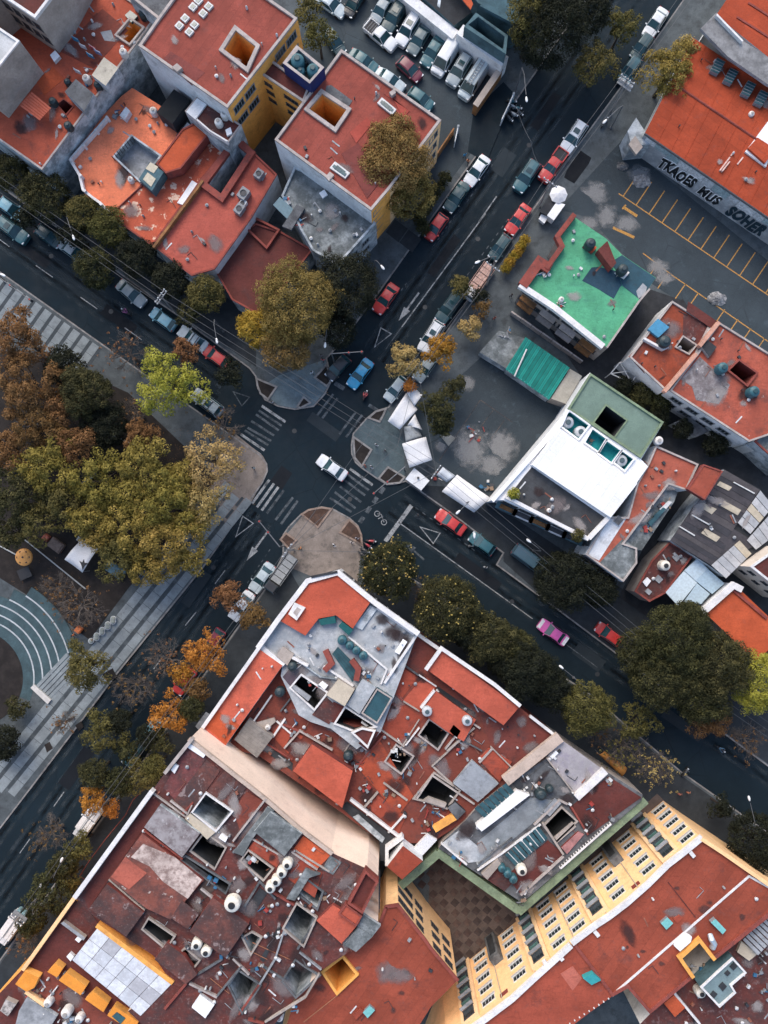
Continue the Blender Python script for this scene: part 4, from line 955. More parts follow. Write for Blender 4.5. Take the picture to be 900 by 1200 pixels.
def heap(label, c, r, h, mat, seed=1, stones=26, sy=.75, rot=.6, name='rubble_heap'):
    p = P(*c, 0.2); o = thing(name, label, 'rubble', (p.x, p.y, PV)); rd = random.Random(seed); R_ = r * S
    m = MB(); n = 18; rings = [(1.0, 0.0), (.8, .35), (.5, .75), (.2, 1.0)]; vs = []
    for k, z in rings:
        for i in range(n):
            a = 2 * math.pi * i / n; j = 1 + rd.uniform(-.16, .16); vs.append((p.x + math.cos(a) * R_ * k * j, p.y + math.sin(a) * R_ * sy * k * j, PV - .02 + h * z + (rd.uniform(-.05, .05) if z else 0)))
    m.add(vs, [(i + k * n, (i + 1) % n + k * n, (i + 1) % n + (k + 1) * n, i + (k + 1) * n) for k in range(3) for i in range(n)] + [tuple(3 * n + i for i in range(n))]).obj('heap', mat, o)
    for i in range(stones):
        a, k = rd.uniform(0, 6.28), rd.uniform(.1, 1.05); d = rd.uniform(.12, .4)
        MB().box((p.x + math.cos(a) * R_ * k, p.y + math.sin(a) * R_ * sy * k, PV + h * max(0, 1 - k) + d * .25), (d, d * .8, d * .6), rd.uniform(0, 3), taper=.7).obj('stone', mat, o)
    return o
heap('pale heap of broken rubble on the yellow bay lines', (840, 350), 11, .8, RUB, 2, 40); heap('dusty rubble heap in the corner below the graffiti wall', (752, 212), 11, .6, RUB, 3, 30)
heap('low grey debris by the graffiti wall shed', (730, 195), 7, .5, G_MID, 5, 14)

# ---- green roof
b = Bld('corner_house', 'house with bright green roof, red parapets and a blue-grey roof patch', 690, 320)
b.mass(TE((375, 110), (540, 222), (625, 308), (805, 430), (720, 548), (550, 800), (105, 470), (180, 330), (240, 380), (318, 262), (288, 215)), 8, WB, GREEN, par=None)
b.patch('blue_membrane', TE((415, 445), (465, 375), (500, 372), (600, 395), (625, 470), (615, 478), (582, 540), (540, 515), (505, 492)), BLUEG); b.patch('blue_membrane', TE((600, 396), (560, 350), (625, 310), (803, 431), (722, 545), (628, 472)), surf('roof_blue_light', (.03, .075, .10), .2, .5, .3), .028)
b.patch('cement_patch', TE((700, 500), (735, 458), (757, 478), (748, 515), (712, 540)), G_LT, .04)
b.wall_line('red_parapet', TE((370, 100), (285, 210), (310, 262), (232, 372)), 1.0, .7, PAR_R); b.wall_line('red_parapet', TE((232, 372), (190, 345), (112, 455)), .9, 1.4, PAR_R)
b.wall_line('white_parapet', TE((95, 470), (270, 585), (520, 785)), .8, .8, PARW); b.wall_line('edge', TE((548, 795), (720, 548), (770, 490)), .35, .25, PAR)
b.box('red_hut', TE((498, 282), (548, 235), (595, 352), (570, 380)), 1.8, WR, R_DK)
b.box('tank_plinth', TE((420, 262), (450, 225), (492, 270), (468, 300)), .6, WR, R_OR); b.box('tank_plinth', TE((590, 400), (620, 362), (665, 402), (640, 432)), .6, PARW, PARW)
tank('dark', 590 + 465 / 4.5, 230 + 240 / 4.5, 8.6, 'dark water tank on red plinth on the green roof', 6.2); tank('dark', 590 + 637 / 4.5, 230 + 378 / 4.5, 8.6, 'dark water tank on white plinth by the blue roof patch', 6.2)
tank('white', 590 + 308 / 4.5, 230 + 540 / 4.5, 8, 'pale tank by the white parapet of the green roof', 3.2)
clutter((636, 322), 10, 9, 8, 'dark junk heap in the corner of the green roof', 14); clutter((657, 359), 5, 5, 8, 'dark bags beside the pale tank on the green roof', 15)
A_, B_ = TE((105, 470), (550, 800)); b.windows(A_, B_, 8, (6.4, 3.2), (.08, .24, .40, .56, .72, .88), 1.9, 1.5, 'd', .02)
for zz in (4.9, 2.0):
    pa, pb = P(*A_, 8).xy, P(*B_, 8).xy; d = (pb - pa).normalized(); nn = Vector((d.y, -d.x)); nn = nn if nn.dot(-pa) > 0 else -nn
    for i in range(4):
        c = pa.lerp(pb, .12 + .24 * i) + nn * .5; MB().box((c.x - nn.x * .1, c.y - nn.y * .1, zz), (2.6, .8, .45), math.atan2(d.y, d.x)).obj('balcony', [RUST, WB, PAR, RUST][i], b.r)
w = thing('yard_wall', 'low white wall with dark openings in front of the green roofed house', 'wall', P(640, 395, PV)); p, q = P(*TE((45, 600))[0], 2.2).xy, P(*TE((425, 865))[0], 2.2).xy; d = q - p
for i in range(7):
    c = p.lerp(q, (i + .5) / 7); MB().box((c.x, c.y, .8), (d.length / 7 - .06, .22, 1.5 + .15 * (i % 2)), math.atan2(d.y, d.x)).obj('wall_section', PAR, w)
# ---- red houses on the right
b = Bld('row_house', 'house with orange-red flat roofs, blue sheet and slanting dark shaft', 785, 405)
sh = TI((415, 300), (450, 250), (515, 292), (480, 335))
b.mass([(787, 353), (832, 381), (815, 416), (779, 458), (737, 419)], 7, WH, red('rust', (138, 52, 36), .5), holes=(sh,), par=(.3, .25, PAR))
b.well(sh, 6, WB, rim=(.3, .2, PAR)); b.patch('roof_patch', TI((455, 120), (590, 190), (525, 285), (450, 240)), R_DK2); b.patch('roof_patch', TI((165, 350), (240, 275), (270, 290), (220, 350), (250, 440)), R_MID)
b.patch('blue_sheet', TI((268, 205), (320, 150), (380, 195), (322, 250)), plain('sheet_sky', (.05, .22, .36)), .6); b.wall_line('white_wall', TI((250, 255), (350, 310), (372, 300)), .9, .3, PARW)
tank('dark', 781, 399, 7, 'dark tank beside the blue sheet on the rusty red roof', 7.2)
b = Bld('row_house', 'house with coral and grey patched roof and two teal tanks', 850, 440)
sh = TI((692, 425), (742, 376), (832, 440), (785, 500))
b.mass([(842, 378), (905, 417), (950, 450), (915, 505), (877, 518), (784, 458), (816, 415)], 7.4, WH, red('coral_patched', (156, 66, 54), .5, chips=((.42, .33, .30), .66)), holes=(sh,), par=(.3, .25, PAR))
b.well(sh, 5, WR, rim=(.4, .25, PAR_R)); b.patch('grey_patch', TI((440, 470), (540, 350), (700, 500), (640, 600), (520, 580), (500, 510)), surf('roof_patch_grey', (.15, .13, .13), .3, .6, .7, (.3, .28, .28)))
b.wall_line('brick_wall', TI((520, 340), (360, 530)), 1.0, .5, surf('coping_salmon', (.52, .28, .20), .2, .6, .3)); b.wall_line('brick_wall', TI((640, 172), (545, 290)), 1.0, .5, MATS['coping_salmon'])
b.box('shaft_lip', TI((545, 290), (585, 265), (630, 300), (590, 355)), .7, PAR, G_DK)
b.patch('roof_patch', TI((480, 60), (640, 170), (600, 200), (470, 110)), R_DK)
tank('teal', 849, 430, 7.4, 'teal tank beside the dark shaft on the coral patched roof', 6.5); tank('teal', 886, 458, 7.4, 'teal tank at the far corner of the dark shaft', 6.5)
b.windows((784, 458), (877, 518), 7.4, (5.6, 2.8), (.15, .35, .55, .75), 1.8, 1.4, 'g', .02)
b = Bld('row_house', 'narrow house with weathered grey roof at the picture edge', 900, 530)
b.mass(TI((825, 800), (900, 690), (1100, 840), (1000, 960)), 6.4, WG, G_ROOF, par=(.3, .25, PAR_R))
ver = thing('glazed_veranda', 'white framed veranda with reddish panes behind the coral roof', 'veranda', P(872, 525, PV))
for i in range(4):
    q = TI((655 + i * 62, 742 + i * 38), (690 + i * 62, 715 + i * 38), (748 + i * 62, 750 + i * 38), (712 + i * 62, 778 + i * 38)); zz = 4.0
    f = MB().prism(W(q, zz), .1, zz, bottom=False).obj('bay_frame', FRAME_W, ver); qq = inset(W(q, zz + .03), .22); MB().prism(qq, zz - .1, zz + .03).obj('roof_pane', plain('pane_rose', (.22, .10, .08)) if i % 2 else GLASS_T, f)
g = thing('greenhouse_frame', 'white metal frame structure in the dark alley', 'frame', P(728, 440, PV)); fr = MB(); pts = [P(x, y, 3.2) for x, y in TI((70, 440), (120, 380), (220, 420), (180, 490))]
for i in range(4):
    fr = MB(); fr.tube([pts[i], pts[(i + 1) % 4]], .09, 5).obj('beam', FRAME_W, g); MB().tube([(pts[i].x, pts[i].y, .1), pts[i]], .08, 5).obj('post', FRAME_W, g)
MB().tube([pts[0], pts[2]], .07, 5).obj('beam', FRAME_W, g); MB().tube([pts[1], pts[3]], .07, 5).obj('beam', FRAME_W, g)

# ---- teal shed and white house on the corner lot
b = Bld('tin_shed', 'shed with bright teal corrugated roof', 630, 432, cat='shed')
b.mass(TJ((243, 28), (432, 158), (352, 288), (165, 158)), 3.2, WG, G_DK)
TEALS = [surf('tin_teal_%d' % i, c, .15, .6, .3, (.02, .10, .09)) for i, c in enumerate(((.018, .22, .18), (.022, .27, .22), (.015, .18, .15)))]
b.panels('roof_sheet', TJ((245, 20), (440, 155), (350, 295), (158, 160)), 14, .35, None, slope=.25, mats=TEALS, gap=.05)
b.panels('sheet_rib', TJ((245, 20), (440, 155), (350, 295), (158, 160)), 14, .42, None, slope=.25, mats=TEALS[2:], gap=.44)
p = [P(*k, 3.9) for k in TJ((252, 72), (198, 192))]; MB().tube(p, .12, 6).obj('white_pipe', FRAME_W, b.r)
b.mass(TJ((442, 158), (496, 190), (424, 312), (358, 288)), 3.3, WB, surf('roof_beige', (.36, .34, .29), .12, .6, .4, (.2, .2, .18)))
yard = Bld('yard_annex', 'grey cluttered yard roof beside the teal shed', 583, 415, cat='shed'); yard.mass(TJ((45, 85), (130, -10), (245, 25), (165, 158)), 2.4, WG, G_ROOF); clutter((592, 392), 9, 8, 2.4, 'white bags thrown on the grey yard roof', 31)
b = Bld('commercial_building', 'white building with bright white canopy, grey-green roof and turquoise tank bays', 690, 540)
sh = TJ((600, 322), (688, 386), (635, 458), (548, 395)); cells = [TJ(*c) for c in (((415, 372), (440, 348), (522, 408), (478, 466), (400, 408)), ((540, 425), (600, 468), (566, 522), (508, 482)), ((600, 475), (662, 518), (622, 570), (568, 530)), ((670, 522), (718, 556), (680, 604), (636, 570)))]
b.mass(TJ((430, 340), (530, 175), (855, 392), (755, 556), (785, 588), (738, 655), (735, 665), (620, 815), (525, 905), (150, 735), (100, 735)), 9, WH, WH_CLEAN, holes=[sh] + cells)
b.well(sh, 7, G_DK, rim=(.2, .2, PAR_G)); TURQ = surf('wall_turquoise', (.03, .34, .35), .15, .6, .2)
for c in cells: b.well(c, 1.5, TURQ, TURQ, rim=(.35, .22, WH_CLEAN))
b.patch('green_roof', TJ((430, 335), (530, 178), (852, 393), (752, 552)), surf('roof_greygreen', (.17, .225, .185), .12, .5, .35, (.10, .14, .12)), .05) if False else None
GG = surf('roof_greygreen', (.15, .215, .17), .12, .5, .35, (.10, .14, .12)); qz = 9.06
q_out = W(TJ((430, 335), (530, 178), (852, 393), (752, 552)), qz); MB().sheet(q_out, qz, [W(sh, qz)]).obj('green_roof', GG, b.r)
MB().ring(q_out, inset(q_out, .3), 9.0, 9.35).obj('parapet', PAR_G, b.r)
for x, y, cell in ((436, 392, 0), (492, 434, 0), (672, 560, 3)): tank('ring', 550 + x / 3.75, 390 + y / 3.75, 7.55, {436: 'grey ring topped tank at the corner of the shared turquoise bay', 492: 'grey ring topped tank next to the corner one in the shared turquoise bay', 672: 'grey ring topped tank alone in its turquoise bay'}[x], 7.2, hs=.8)
clutter((691, 520), 6, 5, 7.5, 'dark pump gear in the turquoise bays', 33)
b.box('white_canopy', TJ((395, 418), (738, 663), (622, 812), (275, 580)), 1.3, WH_CLEAN, surf('canopy_white', (.84, .84, .84), .05, .3, .3, (.66, .67, .68), seam=(1.4, A_ST)))
TERR = surf('terrace_grey', (.055, .058, .062), .25, .5, .5, seam=(1.0, A_AVE)); b.patch('terrace_floor', TJ((245, 625), (275, 590), (600, 815), (525, 895), (170, 722)), TERR, .05)
b.wall_line('terrace_parapet', TJ((165, 722), (520, 905)), .9, .5, PARW); b.wall_line('side_parapet', TJ((105, 735), (405, 400), (430, 342)), .5, .5, WH_CLEAN); b.wall_line('terrace_wall', TJ((610, 815), (530, 900)), .8, .6, PARW)
b.windows((590, 586), (690, 631), 9, (7.0, 3.6), (.1, .3, .5, .7, .9), 2.2, 2.0, 'd', .03)
pa, pb = P(*TJ((150, 735))[0], 9).xy, P(*TJ((525, 905))[0], 9).xy; dd = (pb - pa).normalized(); nn = Vector((dd.y, -dd.x)); nn = nn if nn.dot(-pa) > 0 else -nn
for i in range(5):
    c = pa.lerp(pb, .1 + .2 * i) + nn * .55; MB().box((c.x, c.y, 5.2), (3.2, 1.1, .35), math.atan2(dd.y, dd.x)).obj('balcony', [WT, PARW][i % 2], b.r); MB().box((c.x, c.y, 5.55), (2.2, .7, .5), math.atan2(dd.y, dd.x), taper=.7).obj('window_box', RUST if i in (0, 2) else FRAME_D, b.r)
tank('white', 644, 598, 9.05, 'small white cap on the dark terrace of the white building', 2.6)
b.windows(TJ((525, 905))[0], (701, 656), 9, (6.5, 3.4), (.3, .7), 1.6, 1.8, 'd', .03)
b = Bld('row_house', 'salmon red roof wrapping round the white building with dark rounded end', 745, 595)
b.mass([(768, 522), (818, 544), (804, 575), (783, 568), (731, 637), (746, 642), (746, 660), (730, 682), (686, 650), (712, 606), (735, 606), (746, 566), (758, 545)], 8.2, WH, red('salmon', (156, 70, 58), .35), par=(.3, .25, PAR))
b.patch('white_strip', [(686, 649), (713, 605), (735, 606), (702, 657)], WH, .05); b.patch('dark_roof', [(703, 659), (729, 632), (743, 640), (746, 658), (730, 680)], G_ROOF, .06)
b.box('red_block', [(805, 573), (824, 544), (847, 552), (826, 586)], 1.0, WR, red('salmon_dark', (150, 62, 50), .4), par=(.15, .2, PAR_R)); b.box('stair_lid', [(719, 611), (725, 604), (731, 609), (725, 616)], .5, PARW, G_MID)
b.mass([(731, 636), (783, 569), (794, 577), (790, 588), (752, 645), (747, 644)], 7.2, WG, G_ROOF); clutter((778, 592), 8, 8, 7.2, 'pale sheets and pipes on the grey strip beside the salmon roof', 36); clutter((757, 620), 8, 8, 7.2, 'blue-grey scrap on the grey strip beside the salmon roof', 37)
tank('white', 773, 516, 8.2, 'round white tank at the corner of the salmon roof', 5.2, hs=.7); b.windows((686, 650), (730, 682), 8.2, (6.4, 3.4), (.2, .5, .8), 1.5, 1.6, 'd', .02)
for i in range(5):
    q = TK((380 + i * -14, 395 + i * 16), (425 + i * -14, 345 + i * 16 + 10), (440 + i * -14, 362 + i * 16), (395 + i * -14, 410 + i * 16 + 4)); 
    if i % 2 == 0: b.patch('skylight_pane', q, GLASS_T if i else FRAME_W, .3, z=7.3)
# ---- tin roof workshop
b = Bld('workshop', 'workshop with dark corrugated roof and pale translucent sheets', 850, 610, cat='workshop')
b.mass(TK((552, 372), (690, 205), (862, 300), (925, 400), (1000, 500), (690, 720), (625, 670), (432, 545)), 6, WG, G_DK)
TIN = [surf('tin_dark_%d' % i, c, .2, .6, .4, fine=4) for i, c in enumerate(((.060, .055, .060), (.045, .044, .050), (.075, .068, .070)))]
b.panels('roof_sheet', TK((432, 545), (552, 368), (860, 560), (640, 672)), 1, .3, TIN[0]); b.panels('roof_sheet', TK((500, 450), (690, 205), (860, 302), (690, 560)), 9, .35, None, mats=TIN, gap=.02); b.panels('roof_sheet', TK((432, 545), (500, 450), (700, 570), (640, 672)), 5, .36, None, mats=TIN, gap=.02)
PALE = [surf('tin_pale_%d' % i, c, .15, .6, .4, (.2, .2, .2)) for i, c in enumerate(((.42, .42, .42), (.36, .37, .38), (.46, .40, .30)))]
b.panels('pale_sheet', TK((628, 665), (765, 545), (822, 608), (698, 728)), 5, .5, None, mats=PALE[:2] + PALE, gap=.03); b.panels('pale_sheet', TK((798, 545), (910, 420), (960, 500), (842, 590)), 4, .5, None, mats=PALE[:2], gap=.03); b.panels('pale_sheet', TK((755, 462), (865, 305), (925, 380), (815, 515)), 5, .48, None, mats=PALE, gap=.04)
for q in (((675, 380), (690, 355), (772, 400), (755, 425)), ((580, 510), (600, 488), (672, 530), (652, 553)), ((655, 280), (670, 262), (728, 290), (712, 308)), ((560, 375), (590, 365), (655, 395), (630, 420))): b.patch('translucent_sheet', TK(*q), PALE[2], .45)
for q in (((735, 268), (738, 264), (838, 318), (834, 322)), ((475, 480), (478, 476), (552, 520), (548, 525)), ((535, 425), (538, 421), (622, 468), (618, 473))): b.patch('ridge_strip', TK(*q), FRAME_W, .5)
b = Bld('row_house', 'low house with dark maroon roof and a big cream tank', 780, 665)
b.mass(TK((258, 790), (340, 640), (425, 552), (545, 612), (405, 800), (330, 840)), 4.5, WB, R_DK2, par=(.2, .25, PAR_R)); tank('cream', 781, 663, 4.5, 'big cream tank on the dark maroon roof', 6.2)
for q in (((440, 625), (458, 606), (480, 628), (462, 648)), ((355, 730), (375, 710), (398, 732), (378, 752)), ((310, 790), (325, 775), (345, 792), (330, 808))): b.patch('roof_hatch', TK(*q), G_LT, .2)
b.patch('white_hatch', TK((300, 745), (322, 722), (340, 740), (318, 768)), WH_CLEAN, .25)
b = Bld('tin_shed', 'shed of pale blue metal sheets', 815, 680, cat='shed')
b.mass(TK((420, 792), (560, 636), (688, 750), (590, 838)), 4.6, WG, G_DK); PB2 = [plain('tin_skyblue_%d' % i, c, .5) for i, c in enumerate(((.42, .52, .58), (.33, .44, .52), (.47, .56, .60), (.36, .46, .52)))]
for i, q in enumerate((((500, 690), (562, 632), (612, 680), (552, 738)), ((552, 738), (612, 682), (692, 752), (632, 802)), ((410, 795), (498, 692), (560, 748), (470, 860)), ((498, 840), (560, 750), (622, 802), (580, 850)))): b.patch('roof_sheet', TK(*q), PB2[i], .25 - .06 * (i > 1))
b = Bld('row_house', 'house with orange roof and white parapet half hidden by the big tree', 868, 720)
b.mass([(826, 718), (860, 684), (900, 722), (920, 745), (885, 775)], 7, WH, R_OR, par=None); b.wall_line('white_parapet', [(826, 716), (860, 686), (868, 690)], .7, .9, PARW); b.wall_line('ridge', [(858, 690), (898, 724)], .3, .4, PAR_R)
b = Bld('apartment_house', 'pale beige building with small square windows at the picture edge', 905, 660)
b.mass([(878, 664), (912, 640), (960, 670), (930, 705)], 9.5, surf('wall_cream', (.62, .54, .46), .1, .4, .3), R_DK, par=(.3, .3, PARW)); b.windows((878, 664), (930, 705), 9.5, (7.6, 4.8), (.2, .5, .8), .9, .9, 'd', .02)
b = Bld('row_house', 'dark red low roof at the foot of the orange roof', 895, 745); b.mass([(872, 752), (905, 728), (940, 760), (900, 785)], 4.5, WH, R_DK, par=(.2, .2, PARW))
# dark alley huts
b = Bld('alley_shed', 'grey concrete lean-to in the dark alley', 805, 495, cat='shed'); b.mass(TI((405, 700), (480, 665), (590, 745), (520, 775)), 3, WG, G_MID); b = Bld('alley_shed', 'small teal roofed lean-to by the coral house', 832, 485, cat='shed'); b.mass(TI((530, 660), (575, 610), (640, 670), (600, 740)), 3.6, WG, WT)
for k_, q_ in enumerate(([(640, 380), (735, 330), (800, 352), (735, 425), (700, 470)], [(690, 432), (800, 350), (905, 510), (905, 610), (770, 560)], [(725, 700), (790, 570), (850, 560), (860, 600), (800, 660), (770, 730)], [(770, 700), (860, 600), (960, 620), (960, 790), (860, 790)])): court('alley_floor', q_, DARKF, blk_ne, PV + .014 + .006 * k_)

# ---- market awnings on the corner
CANV = surf('canvas_white', (.70, .70, .70), .06, .5, .25, (.5, .5, .5)); CANVB = surf('canvas_bluish', (.50, .54, .58), .08, .5, .2)
def awning(label, quad, z=2.7, mat=CANV, sag=.25, n=5):
    c = [P(*k, z) for k in quad]; ctr = sum(c, Vector((0, 0, 0))) / 4; o = thing('awning', label, 'awning', (ctr.x, ctr.y, PV), group=None); m = MB(); vs = []
    for i in range(n + 1):
        for j in range(n + 1):
            u, v = i / n, j / n; p = c[0].lerp(c[1], u).lerp(c[3].lerp(c[2], u), v); p = p.copy(); p.z = z + .35 * (1 - abs(2 * u - 1)) - sag * math.sin(math.pi * v) * (.5 + .5 * math.cos(6.28 * u)); vs.append(p)
    m.add(vs, [(i * (n + 1) + j, (i + 1) * (n + 1) + j, (i + 1) * (n + 1) + j + 1, i * (n + 1) + j + 1) for i in range(n) for j in range(n)]); cl = m.obj('canvas', mat, o, smooth=True)
    sd = cl.modifiers.new('thickness', 'SOLIDIFY'); sd.thickness = .03
    for p in c: q = p.lerp(ctr, .06); MB().tube([(q.x, q.y, PV), (q.x, q.y, z)], .04, 5).obj('pole', FRAME_G, o)
    return o
awning('long white awning over the pavement beside the light coloured car', TL((65, 285), (162, 138), (222, 225), (128, 330)))
awning('short white awning joined to the long one, next to the orange tree', TL((165, 135), (212, 117), (250, 147), (206, 206)), 2.9)
awning('small pointed white awning by the dark olive tree', TL((168, 308), (208, 250), (246, 332), (196, 316)), 2.75)
awning('square white awning with curved edges over the corner stall', TL((140, 405), (266, 368), (300, 490), (180, 532)), 2.9)
awning('narrow bluish awning between the square and the large white awnings', TL((322, 570), (356, 526), (422, 574), (376, 608)), 2.6, CANVB)
awning('large white awning beside the white building', TL((350, 656), (430, 568), (605, 690), (520, 768)), 2.8)
awning('grey plastic awning with a hole in it between two white awnings', TL((150, 315), (215, 308), (246, 366), (160, 396)), 2.5, surf('canvas_grey', (.28, .30, .31), .2, .8, .5))
st = thing('market_stall', 'white box stall on the kerb under the cables', 'stall', P(489, 562, PV)); q = W(TL((165, 590), (205, 540), (278, 600), (240, 645)), 2.4); MB().prism(q, PV, 2.3, bottom=False).obj('body', PARW, st); MB().prism(inset(q, -.15), 2.3, 2.42).obj('roof', WH, st); MB().box((P(490, 560, 2.5).x, P(490, 560, 2.5).y, 2.55), (.3, .3, .3)).obj('vent', FRAME_D, st)
for i, (c, n, sp, l) in enumerate((((556, 510), 16, 11, 'cart heaped with orange and pale scrap in the empty lot'), ((572, 572), 10, 8, 'pallets and crates stacked by the wall of the white building'), ((479, 500), 6, 6, 'goods stored below the square awning'), ((515, 556), 7, 7, 'goods stored below the bluish awning'))): clutter(c, n, sp, PV, l, 50 + i)
court('pale_sheet', TL((342, 362), (378, 345), (420, 375), (385, 418)), surf('board_pale', (.3, .29, .25), .2, .8, .4), blk_ne, PV + .06)
um = thing('parasol', 'white octagonal parasol on the pavement beside the red pickup', 'parasol', P(655, 227, PV)); p = P(655, 227, 2.6); MB().lathe([(1.35, 2.3), (.7, 2.65), (.06, 2.85)], (p.x, p.y, 0), 8).obj('canopy', CANV, um); MB().tube([(p.x, p.y, PV), (p.x, p.y, 2.8)], .04, 6).obj('pole', FRAME_G, um); MB().lathe([(.35, 0), (.3, .12)], (p.x, p.y, PV), 10).obj('base', FRAME_D, um)
for l, q, h, mt, mt2 in (('white box kiosk next to the octagonal parasol', TE((235, 100), (282, 33), (320, 45), (265, 122)), 2.2, WH, WH_CLEAN), ('small white cart between kiosk and kerb', TE((190, 118), (207, 88), (235, 102), (215, 138)), 1.4, WH, WH_CLEAN), ('dark roofed cart beside the parasol', TE((195, 80), (240, 0), (285, 30), (235, 98)), 2.0, G_DK, G_DK)):
    k = W(q, h); c = sum(k, Vector((0, 0))) / len(k); o = thing('street_kiosk', l, 'kiosk', (c.x, c.y, PV)); MB().prism(k, PV + .3, h - .1, bottom=False).obj('body', mt, o); MB().prism(inset(k, -.1), h - .1, h).obj('roof', mt2, o); MB().prism(inset(k, .25), PV, PV + .3).obj('base', FRAME_D, o)

FA = [b_ for b_ in ()]
class _R: pass
def fit(label, poly, z, n, seed, avoid=()):
    for o in bpy.data.objects:
        if o.get('label') == label: h = _R(); h.r = o; fittings(h, poly, z, n, seed, avoid); return
fit('long red roof with corrugated canopy, grey hut and washing line', [(5, 160), (48, 195), (178, 25), (120, -15), (60, 70)], 10, 26, 1, (well1, hole1)); fit('house with bright terracotta roof terrace and white balustrade', [(88, 187), (158, 110), (205, 150), (130, 245), (100, 225)], 6.5, 14, 2, ([(131, 185), (155, 160), (190, 185), (163, 215)],)); fit('low house whose red roof paint peels in cream flakes', [(135, 250), (178, 283), (265, 170), (240, 160)], 6.2, 6, 3)
fit('house with flat coral red roof and raised curb round a deep light well', [(190, 287), (226, 318), (290, 255), (318, 205), (290, 190), (245, 235)], 7, 9, 4); fit('large apartment block with red membrane roof, white skylights and orange light well', [(330, 165), (400, 66), (508, 142), (440, 238)], 12, 10, 5, (wellA4,)); fit('tall apartment block with orange walls, white square skylights and orange light well', [(172, 55), (266, 120), (340, 25), (260, -30)], 14, 8, 6, (wellA3,)); fit('house with mossy grey roof below the white wall', [(345, 215), (430, 262), (396, 300), (365, 285)], 7.8, 14, 7)
fit('house with orange-red flat roofs, blue sheet and slanting dark shaft', [(787, 358), (826, 383), (779, 450), (742, 419)], 7, 10, 8); fit('house with coral and grey patched roof and two teal tanks', [(842, 385), (898, 418), (875, 510), (790, 458)], 7.4, 18, 9, (TI((692, 425), (742, 376), (832, 440), (785, 500)),)); fit('salmon red roof wrapping round the white building with dark rounded end', [(768, 530), (810, 548), (790, 565), (735, 628), (710, 655), (735, 612)], 8.2, 12, 10); fit('house with bright green roof, red parapets and a blue-grey roof patch', TE((380, 140), (700, 540), (550, 770), (140, 470)), 8, 10, 11)
fit('big warehouse with orange-red gable roof and graffiti on its block wall', [(770, 155), (930, 262), (935, 230), (790, 130)], 6.0, 8, 15); fit('big warehouse with orange-red gable roof and graffiti on its block wall', [(810, 70), (900, 130), (900, 110), (830, 60)], 5.9, 5, 16); fit('workshop with dark corrugated roof and pale translucent sheets', [(800, 610), (850, 560), (890, 600), (840, 650)], 6.4, 10, 12); fit('low house with dark maroon roof and a big cream tank', TK((300, 770), (420, 580), (520, 620), (390, 790)), 4.5, 6, 13); fit('white building with bright white canopy, grey-green roof and turquoise tank bays', TJ((250, 640), (560, 830), (520, 880), (200, 720)), 9.05, 12, 14)
# ================================================================ SOUTH BLOCK
M1 = gtile((220, 660), 4.5); M2 = gtile((380, 680), 4.5); M3 = gtile((560, 760), 4.5); M4 = gtile((400, 840), 4.5); M5 = gtile((560, 880), 4.5); M6 = gtile((200, 830), 4.5); M7 = gtile((80, 900), 4.5); M8 = gtile((0, 1000), 4.5)
N1 = gtile((180, 1000), 4.5); N2 = gtile((300, 980), 900 / 220); N3 = gtile((460, 960), 4.5); N4 = gtile((640, 940), 4.5); N5 = gtile((720, 1000), 5); N6 = gtile((520, 1020), 4.5)
GLT2 = surf('terrace_pale', (.45, .465, .475), .25, .35, .75, (.24, .27, .29), fine=3.5, seam=(1.6, A_ST), mottle=.6); TEALC = plain('canvas_teal', (.012, .085, .085), .6, spec=.2); TEALG = surf('canopy_petrol', (.03, .085, .105), .2, .5, .3); BEIGE = surf('slab_beige', (.50, .43, .33), .12, .5, .35, (.3, .26, .2))
# ---- corner building
b = Bld('corner_building', 'corner building with chamfered red roof and pale grey roof terraces', 385, 745)
st = M2((42, 388), (72, 350), (180, 462), (150, 538)); w1 = M1((548, 655), (600, 592), (732, 682), (668, 765)); w2 = M2((62, 752), (112, 672), (262, 768), (160, 790))
b.mass([(303, 758), (324, 727), (358, 680), (396, 669), (440, 707), (489, 743), (446, 858), (418, 878), (388, 854), (364, 846), (350, 838), (329, 792), (331, 780)], 8.5, WH, GLT2, holes=(st, w1, w2))
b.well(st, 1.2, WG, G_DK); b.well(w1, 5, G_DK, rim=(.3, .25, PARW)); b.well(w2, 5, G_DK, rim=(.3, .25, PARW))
b.panels('stair_glass', st, 4, .15, GLASS_T, gap=.05); b.wall_line('stair_kerb', M2((10, 380), (38, 440), (8, 470)), .9, .8, PAR_R); b.wall_line('stair_kerb', M2((150, 430), (180, 470), (170, 520)), .9, .8, PAR_R); b.wall_line('stair_kerb', M2((0, 455), (150, 555)), .6, .3, PARW)
b.box('red_roof', M1((478, 298), (640, 92), (788, 62), (900, 135), (970, 195), (870, 345), (782, 275), (690, 292), (620, 382)), 1.0, WR, red('corner', (172, 66, 50), .2))
b.wall_line('white_parapet', [(303, 758), (325, 727), (360, 681), (396, 671), (440, 707), (489, 742)], 1.3, .7, PARW); b.wall_line('white_parapet', M2((490, 285), (320, 540)), .5, .35, PARW); b.wall_line('white_parapet', M1((375, 430), (500, 535)), .6, .6, PARW)
b.box('roof_frame', M1((530, 268), (562, 208), (620, 235), (574, 302)), .5, PARW, PARW, z0=9.5); b.patch('frame_pane', M1((556, 262), (576, 232), (598, 244), (574, 280)), PAR, .52, z=9.5)
b.wall_line('parapet_slot', M1((655, 72), (785, 46)), .1, .35, G_DK, z0=9.82)
for q in (M1((690, 297), (775, 276), (782, 315), (702, 328)), M1((795, 332), (815, 308), (872, 350), (850, 382))): b.patch('teal_awning', q, TEALC, .9)
